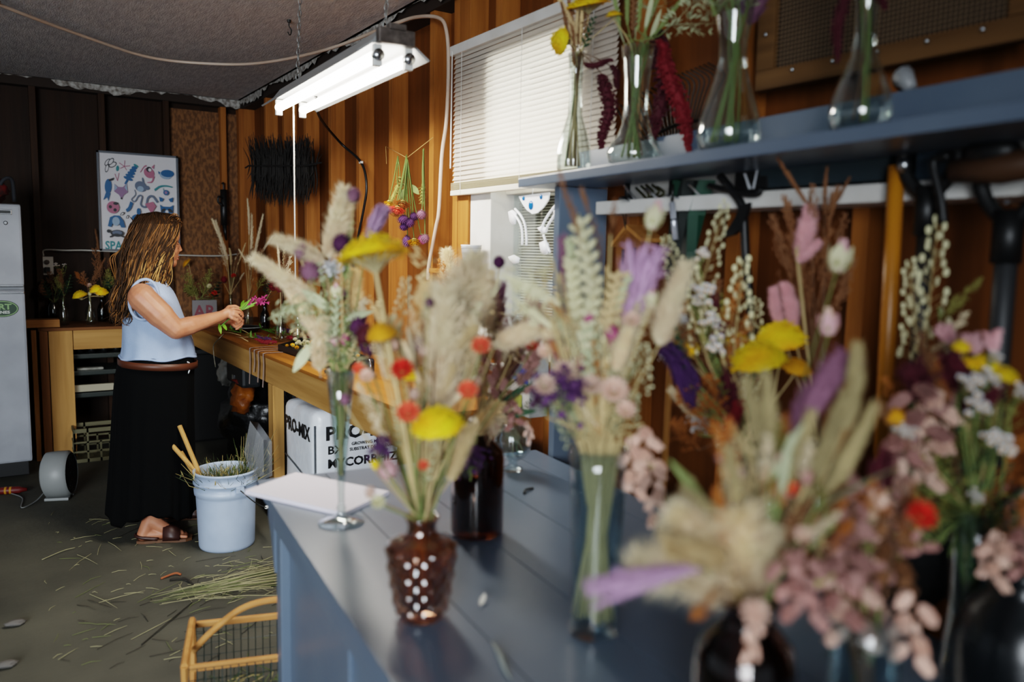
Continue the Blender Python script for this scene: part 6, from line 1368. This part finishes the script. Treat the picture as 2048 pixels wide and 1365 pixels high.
for s_ in (-1, 1):
    d = V((.25, 1, 0)).normalized(); w_ = V((1, -.25, 0)).normalized(); mb = MB(); c = p-d*.03+w_*.017*s_
    mb.tube([c+d*.028*math.cos(a)+w_*.016*math.sin(a) for a in [2*PI*k_/14 for k_ in range(15)]], .0045, 6, False); mb.build('handle', M_black, t, True)
    MB().prism([p+d*.0+w_*.006*s_, p+d*.11-w_*.004*s_, p+d*.11, p+w_*.0], (0, 0, .002)).build('blade', M_steel, t)
p = atx(737, 652, 1.45); p.z = ZB
t = thing('tape_measure', 'chrome and orange tape measure standing on the window bench', 'tape measure', tuple(p))
mb = MB().box(p+V((0, 0, .045)), (.035, .075, .075), None, .014); mb.build('case', mat('dark_chrome', '#33373d', .2, metal=.6), t, True)
MB().box(p+V((-.018, -.005, .022)), (.004, .06, .022), None, .001).build('label', mat('orange_label', '#e0541c', .4), t)
MB().tube(bez([p+V((-.01, -.035, .08)), p+V((-.01, -.05, .05)), p+V((-.01, -.04, .01))], 4), .005, 6).build('belt_clip', M_steel, t, True)
p = atx(1062, 625, 1.6); p.z = ZB
for i, (dy, c, h_, nm) in enumerate(((0, '#3d4b9a', .22, 'blue and white'), (.16, '#c9672a', .16, 'orange and white'))):
    t = thing('paint_tin', nm+' printed carton on the bench below the window', 'carton', (p.x, p.y+dy, ZB)); MB().box((p.x, p.y+dy, ZB+.002+h_/2), (.08, .12, h_), None, .004).build('carton', M_white, t)
    MB().box((p.x-.0415, p.y+dy, ZB+h_*.7), (.002, .10, h_*.3)).build('printed_band', mat('band_%d' % i, c, .5), t); MB().box((p.x-.0415, p.y+dy+.01, ZB+h_*.25), (.002, .05, h_*.2)).build('printed_spot', mat('spot_%d' % i, '#9aa24a' if i == 0 else '#b03a2a', .5), t)

# the flower she is holding
def held():
    w0 = WP(420, 652, -.09); w1 = WP(455, 641, -.10); w2 = WP(476, 628, -.095); w3 = WP(496, 608, -.10)
    t = thing('snapdragon_stem', 'pink flower stem with fresh green leaves held in her hands', 'flower', tuple(w2))
    MB().tube(bez([WP(440, 655, -.09), w1, w2, w3, WP(512, 600, -.10)], 5), .0032, 6).build('stem', mat('fresh_green', '#4f7a24', .6), t, True)
    mb = MB()
    for a, b_ in (((480, 622), (500, 600)), ((485, 620), (512, 606)), ((478, 620), (492, 605)), ((490, 614), (508, 612)), ((482, 612), (488, 601))): A, B = WP(*a, -.10), WP(*b_, -.12); mb.leaf(A, B-A, (B-A).length*1.1, .016, (0, -1, .4), .1, 5)
    mb.build('leaves', mat('fresh_leaf', '#6da02c', .5, trans=.3), t, True)
    mb = MB()
    for a, b_ in (((438, 648), (441, 666)), ((446, 648), (452, 660))): A, B = WP(*a, -.09), WP(*b_, -.12); mb.leaf(A, B-A, (B-A).length*1.2, .02, (0, -1, .4), .1, 5)
    mb.build('lower_leaves', mat('fresh_leaf', '#6da02c', .5, trans=.3), t, True)
    for j, (a, b_) in enumerate((((494, 610), (511, 594)), ((505, 606), (532, 592)), ((508, 606), (538, 606)), ((512, 604), (530, 600)))):
        A, B = WP(*a, -.105+.02*j), WP(*b_, -.11+.02*j); mb = MB(); R = random.Random(j); d = (B-A)
        for i in range(26): c = A+d*(i/25); mb.leaf(c, d.normalized()*.8+V((R.gauss(0, .7), R.gauss(0, .7), R.gauss(0, .7))), .017*(1.15-i/45), .009, (0, -1, .3), .3, 3)
        mb.build('blossom_spike', mat('hot_pink', '#a8346c', .6, var=.15, trans=.2), t, True)
held()

# flowers hung to dry between the studs
A, B, N1 = atx(775, 293, 1.765), atx(866, 275, 1.765), atx(814, 316, 1.72)
tag(MB().tube([A+V((-.005, 0, -.09)), A+V((-.01, 0, 0)), N1, B], .0016, 5).build('twine', mat('twine', '#b08a52', .8), None, True, N1), 'brown twine strung between two studs beside the blind', 'twine')
def hung(top, specs, where, n0):
    for i, (kind, c, x0, y0, x1, y1, w) in enumerate(specs):
        D = depth(V(top)); base = atd(x0, y0, D+.01*i-.02); tip = atd(x1, y1, D+.01*i-.02); tip = base+(tip-base)*(1.5 if kind in ('straw', 'globe') else 1)-CW*(.012 if kind == 'straw' else 0); q = V(top)+V((0, RND.uniform(-.008, .008), RND.uniform(0, .03)))
        stem_thing(kind, c, [q, q.lerp(base, .5)+V((0, RND.uniform(-.012, .012), 0))], base, tip, w*1.55*D/FPX, where, i+n0, .0028, x0, 'fresh')
T_ = atx(814, 322, 1.71)
hung(T_, [('straw', 'coral', 796, 412, 793, 426, 26), ('straw', 'rust', 806, 400, 804, 414, 24), ('straw', 'rust', 790, 420, 786, 430, 20), ('globe', 'purple', 806, 430, 807, 442, 16), ('globe', 'purple', 818, 436, 819, 448, 15), ('globe', 'violet', 808, 446, 808, 456, 13), ('globe', 'purple', 826, 425, 828, 436, 13), ('straw', 'gold', 828, 476, 829, 490, 22), ('globe', 'magenta', 842, 470, 845, 482, 13), ('globe', 'purple', 815, 470, 813, 486, 13), ('leaf', 'green', 812, 375, 806, 400, 9), ('leaf', 'green', 822, 370, 838, 392, 9), ('euca', 'green', 808, 360, 800, 400, 16)], 'in the bunch hung to dry on twine', 1)
T2 = atx(847, 305, 1.72)
hung(T2, [('globe', 'mauve', 844, 420, 843, 432, 14), ('globe', 'mauve', 850, 468, 850, 480, 13), ('euca', 'olive', 845, 370, 842, 410, 14), ('spike', 'olive', 848, 360, 842, 410, 8)], 'in the thin bunch hung right of twine knot', 30)
T3 = atx(797, 322, 1.71)
hung(T3, [('spike', 'olive', 795, 370, 786, 410, 10), ('straw', 'gold', 778, 400, 777, 412, 14), ('euca', 'olive', 800, 350, 795, 390, 14)], 'in the thin bunch hung left of twine knot', 50)

# ------------------------------------------------------------------ tools along the window wall
ws = thing('wall_shelf', 'white painted shelf along the studs with tools hung from it', 'shelf', (1.7, 1.2, 1.64))
MB().mm((1.625, .1, 1.622), (1.778, 2.02, 1.662), .003).build('shelf_board', M_white, ws)
MB().mm((1.764, .1, 1.663), (1.778, 2.02, 1.80), .002).build('back_board', M_white, ws)
tg = mat('dark_teal_plastic', '#26343a', .45)
for lb, y0, y1 in (('dark slatted plastic bin on the white wall shelf', 1.02, 1.40), ):
    t = thing('storage_bin', lb, 'bin', (1.7, (y0+y1)/2, 1.664)); mb = MB()
    mb.prism([(1.636, y0+.03, 1.67), (1.636, y1-.03, 1.67), (1.63, y1, 1.76), (1.63, y0, 1.76)], (.12, 0, 0)); mb.build('tub', tg, t)
    MB().mm((1.622, y0-.01, 1.745), (1.755, y1+.01, 1.768), .004).build('rim', M_black, t)
    for y in (y0+.06, y1-.06): MB().mm((1.64, y-.02, 1.662), (1.74, y+.02, 1.671)).build('foot', M_black, t)
t = thing('storage_box', 'blue grey plastic box beside the yellow pole on shelf', 'box', (1.7, .93, 1.664)); MB().mm((1.64, .85, 1.664), (1.75, .98, 1.80), .006).build('box', mat('blue_grey_plastic', '#3a4d5c', .5), t); MB().mm((1.632, .84, 1.775), (1.756, .99, 1.80), .004).build('lid', mat('blue_grey_lid', '#2d3c48', .5), t)
t = thing('storage_box', 'black box with a white arrow mark on the wall shelf', 'box', (1.7, 1.49, 1.664)); c = atx(1502, 362, 1.632); MB().mm((1.634, c.y-.06, 1.664), (1.75, c.y+.06, 1.80), .012).build('box', M_black, t)
mb = MB(); mb.prism([(1.632, c.y+.025, c.z+.02), (1.632, c.y+.018, c.z+.02), (1.632, c.y-.002, c.z-.02), (1.632, c.y+.006, c.z-.02)], (-.001, 0, 0)); mb.prism([(1.632, c.y-.022, c.z+.028), (1.632, c.y-.016, c.z+.028), (1.632, c.y-.006, c.z-.02), (1.632, c.y-.012, c.z-.02)], (-.001, 0, 0)); mb.build('arrow_mark', mat('white_mark', '#c9ccd0', .5), t)
# yellow pole
A, B = atx(1793, 332, 1.60), atx(1760, 1000, 1.60)
t = thing('yellow_pole', 'yellow wooden tool handle hanging below the wall shelf', 'handle', tuple(B)); MB().tube([A, A.lerp(B, .5), B], [.0165, .017, .0165], 14).build('shaft', mat('yellow_varnish', '#b8791a', .35, col2='#a5661a', scale=5, stretch=(4, 4, .4)), t, True)
MB().ell(atx(1808, 330, 1.575), (.014, .014, .016), 14).build('hanging_bolt', M_steel, t, True)
# D-grip shovels
def dgrip(px, py, X, lb, px2, py2, r, m_):
    A, B = atx(px, py, X), atx(px2, py2, X); t = thing('shovel', lb, 'shovel', tuple(B)); MB().tube([A, A.lerp(B, .5), B], r, 10).build('shaft', m_, t, True)
    g = [A+V((0, 0, -.03)), A+V((0, .045, .02)), A+V((0, .055, .07)), A+V((0, .0, .085)), A+V((0, -.055, .07)), A+V((0, -.045, .02)), A+V((0, 0, -.03))]
    MB().tube(bez(g, 4), .015, 8).build('grip', M_black, t, True); MB().tube([A+V((0, 0, -.10)), A+V((0, 0, 0))], r*1.35, 10).build('ferrule', M_black, t, True)
    d = (B-A).normalized(); mb = MB(); rows = []
    for i in range(7):
        u = i/6; w_ = .11*(1 if u < .6 else 1-(u-.6)/.4*.8); rows.append([B+d*(.28*u)+V((-.03*(1-(2*k_/6-1)**2), w_*(2*k_/6-1), 0)) for k_ in range(7)])
    for i in range(6):
        for k_ in range(6): mb.quad(rows[i][k_], rows[i][k_+1], rows[i+1][k_+1], rows[i+1][k_])
    mb.build('blade', mat('dull_steel', '#3b3c3c', .45, metal=.7), t, True)
dgrip(1856, 372, 1.60, 'black D handled shovel hanging right of the yellow pole', 1822, 980, .017, mat('dark_shaft', '#26231f', .5))
dgrip(2020, 420, 1.60, 'grey shafted shovel hanging at far right of the wall', 1975, 1000, .02, mat('grey_shaft', '#2b2c2e', .5))
A = atx(2005, 335, 1.56)
t = thing('hand_drill', 'dark tool with tan grip lying on shelf at far right', 'tool', tuple(A)); MB().tube([A+V((0, .09, 0)), A+V((0, 0, 0)), A+V((0, -.12, .01))], [.022, .03, .024], 12).build('body', mat('tan_grip', '#4c3320', .5), t, True); MB().tube(bez([A+V((0, .10, .03)), A+V((-.0, .13, .02)), A+V((0, .11, -.05)), A+V((0, .10, -.10))], 5), .009, 8).build('trigger_guard', M_black, t, True); MB().ell(A+V((0, .02, .03)), (.03, .05, .03), 14).build('head', M_black, t, True)
# black curved weeder on its strap-like shaft
X_ = 1.60; pts = [atx(x, y, X_) for x, y in ((1440, 352), (1462, 380), (1482, 408), (1488, 440), (1492, 520), (1500, 600), (1506, 700))]
t = thing('garden_hoe', 'black garden hoe with curved blade hanging under the wall shelf', 'hoe', tuple(pts[3])); MB().tube(bez(pts, 5), .011, 9).build('shaft', M_black, t, True)
q = [atx(x, y, X_-.01) for x, y in ((1498, 405), (1492, 430), (1484, 455), (1466, 470), (1438, 478), (1456, 458), (1470, 435), (1478, 412))]
MB().prism(q, (.012, 0, 0)).build('blade', M_black, t); MB().tube(bez([atx(x, y, X_) for x, y in ((1418, 372), (1450, 380), (1490, 388), (1515, 388), (1522, 378))], 4), .008, 8).build('cross_handle', M_black, t, True)
# green and black folded parasol-like cloth tool with steel rod
X_ = 1.64; t = thing('folded_tarp', 'dark green folded cloth hanging behind the steel rod', 'cloth', tuple(atx(1380, 500, X_))); mb = MB(); R = random.Random(4)
L_ = [(1345, 360), (1332, 440), (1328, 520), (1338, 600)]; R_ = [(1424, 360), (1402, 430), (1392, 500), (1378, 600)]
gl_ = [[atx(lerp(a[0], b_[0], k_/8), lerp(a[1], b_[1], k_/8), X_)+V((.018*math.sin(k_*1.7+j), 0, 0)) for k_ in range(9)] for j, (a, b_) in enumerate(zip(L_, R_))]
for j in range(3):
    for k_ in range(8): mb.m(1 if k_ in (0, 6, 7) else 0); mb.quad(gl_[j][k_], gl_[j][k_+1], gl_[j+1][k_+1], gl_[j+1][k_])
mb.build('cloth', [mat('black_green', '#0b1512', .7), mat('bottle_green', '#0f3d2c', .6)], t, True)
A, B = atx(1344, 405, 1.60), atx(1351, 480, 1.60); t = thing('steel_rod', 'short bright steel tool handle hanging before the green cloth', 'tool', tuple(B)); MB().tube([A, B], .0085, 12).build('handle', mat('bright_steel', '#c8ccd6', .2, metal=.5), t, True); MB().tube([A.lerp(B, .45), A.lerp(B, .49)], .0092, 12).build('ring', M_black, t, True); MB().tube([A, A+V((0, 0, .05))], .004, 8).build('hook', M_wire, t, True)
# hand rake tines near the post
t = thing('hand_rake', 'small green hand rake hanging behind the shelf upright', 'rake', tuple(atx(1298, 400, 1.66)))
for i, (x0, y0) in enumerate(((1272, 376), (1282, 372), (1292, 370), (1304, 370), (1314, 374))): MB().tube(bez([atx(x0, y0, 1.66), atx(x0+14, y0+14, 1.655), atx(1297, 402, 1.66)], 4), .004, 6).build('tine', mat('olive_metal', '#3c3a20', .4, metal=.5), t, True)
MB().tube([atx(1297, 400, 1.66), atx(1299, 470, 1.66)], .008, 8).build('handle', mat('olive_metal', '#3c3a20', .4), t, True)
p = atx(1258, 395, 1.66)
t = thing('mallet', 'black headed mallet hanging beside the shelf upright', 'tool', tuple(p)); MB().tube([atx(1254, 362, 1.66), atx(1256, 398, 1.66)], .009, 8).build('handle', M_black, t, True); MB().tube([atx(1246, 401, 1.66), atx(1264, 399, 1.66)], .013, 10).build('head', M_black, t, True)
for px_, py_ in ((1793, 340), (1856, 380), (2020, 410), (1455, 372), (1344, 395), (1385, 372), (1255, 372), (1300, 380), (1246, 400)):
    q = atx(px_, py_, 1.60); MB().tube([(1.585, q.y, q.z+.004), (1.64, q.y, min(q.z, 1.655))], .004, 6).build('peg', M_steel, ws)
# birdhouse
X_ = 1.66; t = thing('birdhouse', 'little wooden birdhouse hanging on wire by the shelf upright', 'birdhouse', tuple(atx(1250, 520, X_))); mw = pine('z')
ap_, l_, r_ = atx(1251, 458, X_), atx(1222, 494, X_), atx(1282, 484, X_)
for a, b_ in ((ap_, l_), (ap_, r_)): MB().prism([a, b_, b_+V((0, 0, .012)), a+V((0, 0, .014))], (.09, 0, 0)).build('roof_board', mw, t)
MB().prism([ap_+V((.012, 0, -.004)), l_.lerp(ap_, .15)+V((.012, 0, -.002)), atx(1232, 545, X_+.012), atx(1276, 540, X_+.012), r_.lerp(ap_, .15)+V((.012, 0, -.002))], (.06, 0, 0)).build('house', wood('birdhouse_wood', '#8a5a30', '#6e4422', 'z', 6), t)
for x, y in ((1246, 515), (1258, 512), (1269, 512)): MB().box(atx(x, y, X_+.01), (.006, .008, .05)).build('slot', M_wire, t)
MB().tube([ap_, atx(1246, 430, X_), atx(1240, 395, X_)], .002, 5).tube([ap_, atx(1252, 430, X_), atx(1246, 396, X_)], .002, 5).build('hanging_wire', M_wire, t)
# leaf rake on the wall
X_ = 1.74; hub = atx(1352, 345, X_)
t = thing('leaf_rake', 'black leaf rake with bent tines hung head up on the wall', 'rake', tuple(hub)); tn = mat('rake_steel', '#15120e', .4, metal=.4)
for i in range(22):
    u = i/21; e = atx(lerp(1238, 1448, u), lerp(215, 140, u)+18*abs(u-.55), X_); m1 = atx(lerp(1262, 1430, u), lerp(262, 185, u)+14*abs(u-.5), X_); bend = e+V((-.05, .035, .02)); bend = atx(lerp(1232, 1415, u), lerp(205, 118, u)+18*abs(u-.55), X_-.03)
    MB().tube(bez([hub+V((0, (.5-u)*.05, 0)), m1, e, bend], 4), .0026, 5).build('tine', tn, t, True)
MB().tube([hub+V((0, 0, .03)), hub+V((0, 0, -.08))], .02, 10).build('socket', tn, t, True); MB().tube([hub+V((0, 0, -.08)), hub+V((0, -.02, -.10)), hub+V((0, .0, -1.1))], .0125, 10).build('handle', pine('z'), t, True)
MB().tube([atx(1292, 275, X_-.004), atx(1350, 250, X_-.004), atx(1400, 240, X_-.004)], .005, 6).build('brace', tn, t)
# framed mesh screen high on the wall
X_ = 1.765; A, B = atx(1524, 186, X_), atx(2090, 10, X_); z0 = A.z; y1 = A.y; y0 = B.y
t = thing('mesh_screen', 'wooden framed wire mesh screen fixed high on the wall', 'screen', (X_, (y0+y1)/2, z0)); fw_ = wood('screen_frame', '#6e5030', '#553c22', 'y', 5)
MB().mm((X_-.03, y0, z0), (X_+.005, y1, z0+.05), .002).build('frame_rail', fw_, t); MB().mm((X_-.03, y1-.055, z0+.051), (X_+.005, y1, HC-.16), .002).build('frame_stile', fw_, t); MB().mm((X_-.03, y0, HC-.159), (X_+.005, y1, HC-.11), .002).build('frame_rail', fw_, t); MB().mm((X_-.03, y0, z0+.051), (X_+.005, y0+.055, HC-.16), .002).build('frame_stile', fw_, t)
mb = MB(); n = int((y1-y0-.11)/.011)
for i in range(n): y = y0+.055+.011*i; mb.mm((X_-.02, y, z0+.05), (X_-.0185, y+.0018, HC-.159))
for i in range(int((HC-.159-z0-.05)/.011)): z = z0+.05+.011*i; mb.mm((X_-.02, y0+.055, z), (X_-.0185, y1-.055, z+.0018))
mb.build('mesh', mat('mesh_wire', '#8a7358', .5, metal=.3), t)
MB().mm((X_-.012, y0+.05, z0+.045), (X_-.008, y1-.05, HC-.155)).build('backing', mat('screen_dark', '#22150f', .8), t)
for i in range(5): MB().ell((X_-.032, lerp(y1-.12, y0+.1, i/4), z0+.035), .006, 10).build('screw', M_steel, t, True)
for z in (z0+.14, z0+.3): MB().ell((X_-.032, y1-.03, z), .006, 10).build('screw', M_steel, t, True)
# bracket seen over the shelf
p = atx(1800, 158, 1.66); t = thing('spray_nozzle', 'grey hose nozzle hooked on the stud above the back rail', 'nozzle', tuple(p)); MB().tube([p+V((.09, .05, .0)), p+V((.02, .02, .0)), p], [.010, .010, .012], 8).build('arm', M_black, t, True); MB().tube([p, p+V((-.02, -.02, .0)), p+V((-.03, -.045, -.03))], [.018, .022, .012], 10).build('head', mat('grey_nozzle', '#8a8d90', .4), t, True)

# ------------------------------------------------------------------ labels of the stems
groups = {}
for ob, c, noun, where, x in REG: groups.setdefault((c, noun, where), []).append((x, ob))
ORDN = ['first', 'second', 'third', 'fourth', 'fifth', 'sixth', 'seventh', 'eighth', 'ninth', 'tenth']
NUM = ['', 'one', 'two', 'three', 'four', 'five', 'six', 'seven', 'eight', 'nine', 'ten']
def plural(n): return n.replace('sprig of', 'sprigs of') if n.startswith('sprig of') else n.replace('cluster of', 'clusters of') if n.startswith('cluster of') else n.replace('spray of', 'sprays of') if 'spray of' in n else n.replace('leaf', 'leaves') if n.endswith('leaf') else n+'s'
for (c, noun, where), L in groups.items():
    L.sort(key=lambda a: a[0]); n = len(L)
    for i, (x, ob) in enumerate(L):
        if n == 1: ob['label'] = '%s %s %s' % (c, noun, where)
        else:
            w_ = {0: 'leftmost', n-1: 'rightmost'}.get(i, 'middle' if n == 3 else ORDN[min(i, 9)]+' from left')
            ob['label'] = '%s %s %s %s' % (w_, c, noun, where); ob['group'] = '%s %s %s' % (c, plural(noun), where)

# ------------------------------------------------------------------ light
def area(name, loc, tgt, size, e, col):
    l = bpy.data.lights.new(name, 'AREA'); l.shape = 'RECTANGLE'; l.size, l.size_y = size; l.energy = e; l.color = col
    o = bpy.data.objects.new(name, l); COL.objects.link(o); o.location = loc; o.rotation_euler = (V(tgt)-V(loc)).to_track_quat('-Z', 'Y').to_euler(); return o
key = area('doorway_daylight', (-2.7, -2.0, 1.75), (.55, 3.2, .75), (2.4, 2.0), 50, (.87, .94, 1)); key.data.spread = math.radians(62)
area('window_daylight', (2.9, 2.6, 2.2), (1.8, 2.6, 1.7), (1.6, 1.6), 150, (1, .97, .92))
area('strip_light_glow', tuple(fc+V((0, 0, -.03))), tuple(fc+V((-.0, 0, -1))), (1.1, .1), 26, (1, .93, .82)).rotation_euler = (0, 0, math.atan2(ax.y, ax.x))
w = bpy.data.worlds.new('world'); S.world = w; w.use_nodes = True; bg = w.node_tree.nodes['Background']; bg.inputs[0].default_value = (.8, .9, 1, 1); bg.inputs[1].default_value = .2
S.view_settings.view_transform = 'Filmic'; S.view_settings.look = 'Medium High Contrast'; S.view_settings.exposure = 0.35
S.cycles.adaptive_threshold = .04; S.cycles.max_bounces = 8; S.cycles.transparent_max_bounces = 20; S.cycles.caustics_reflective = False; S.cycles.caustics_refractive = False
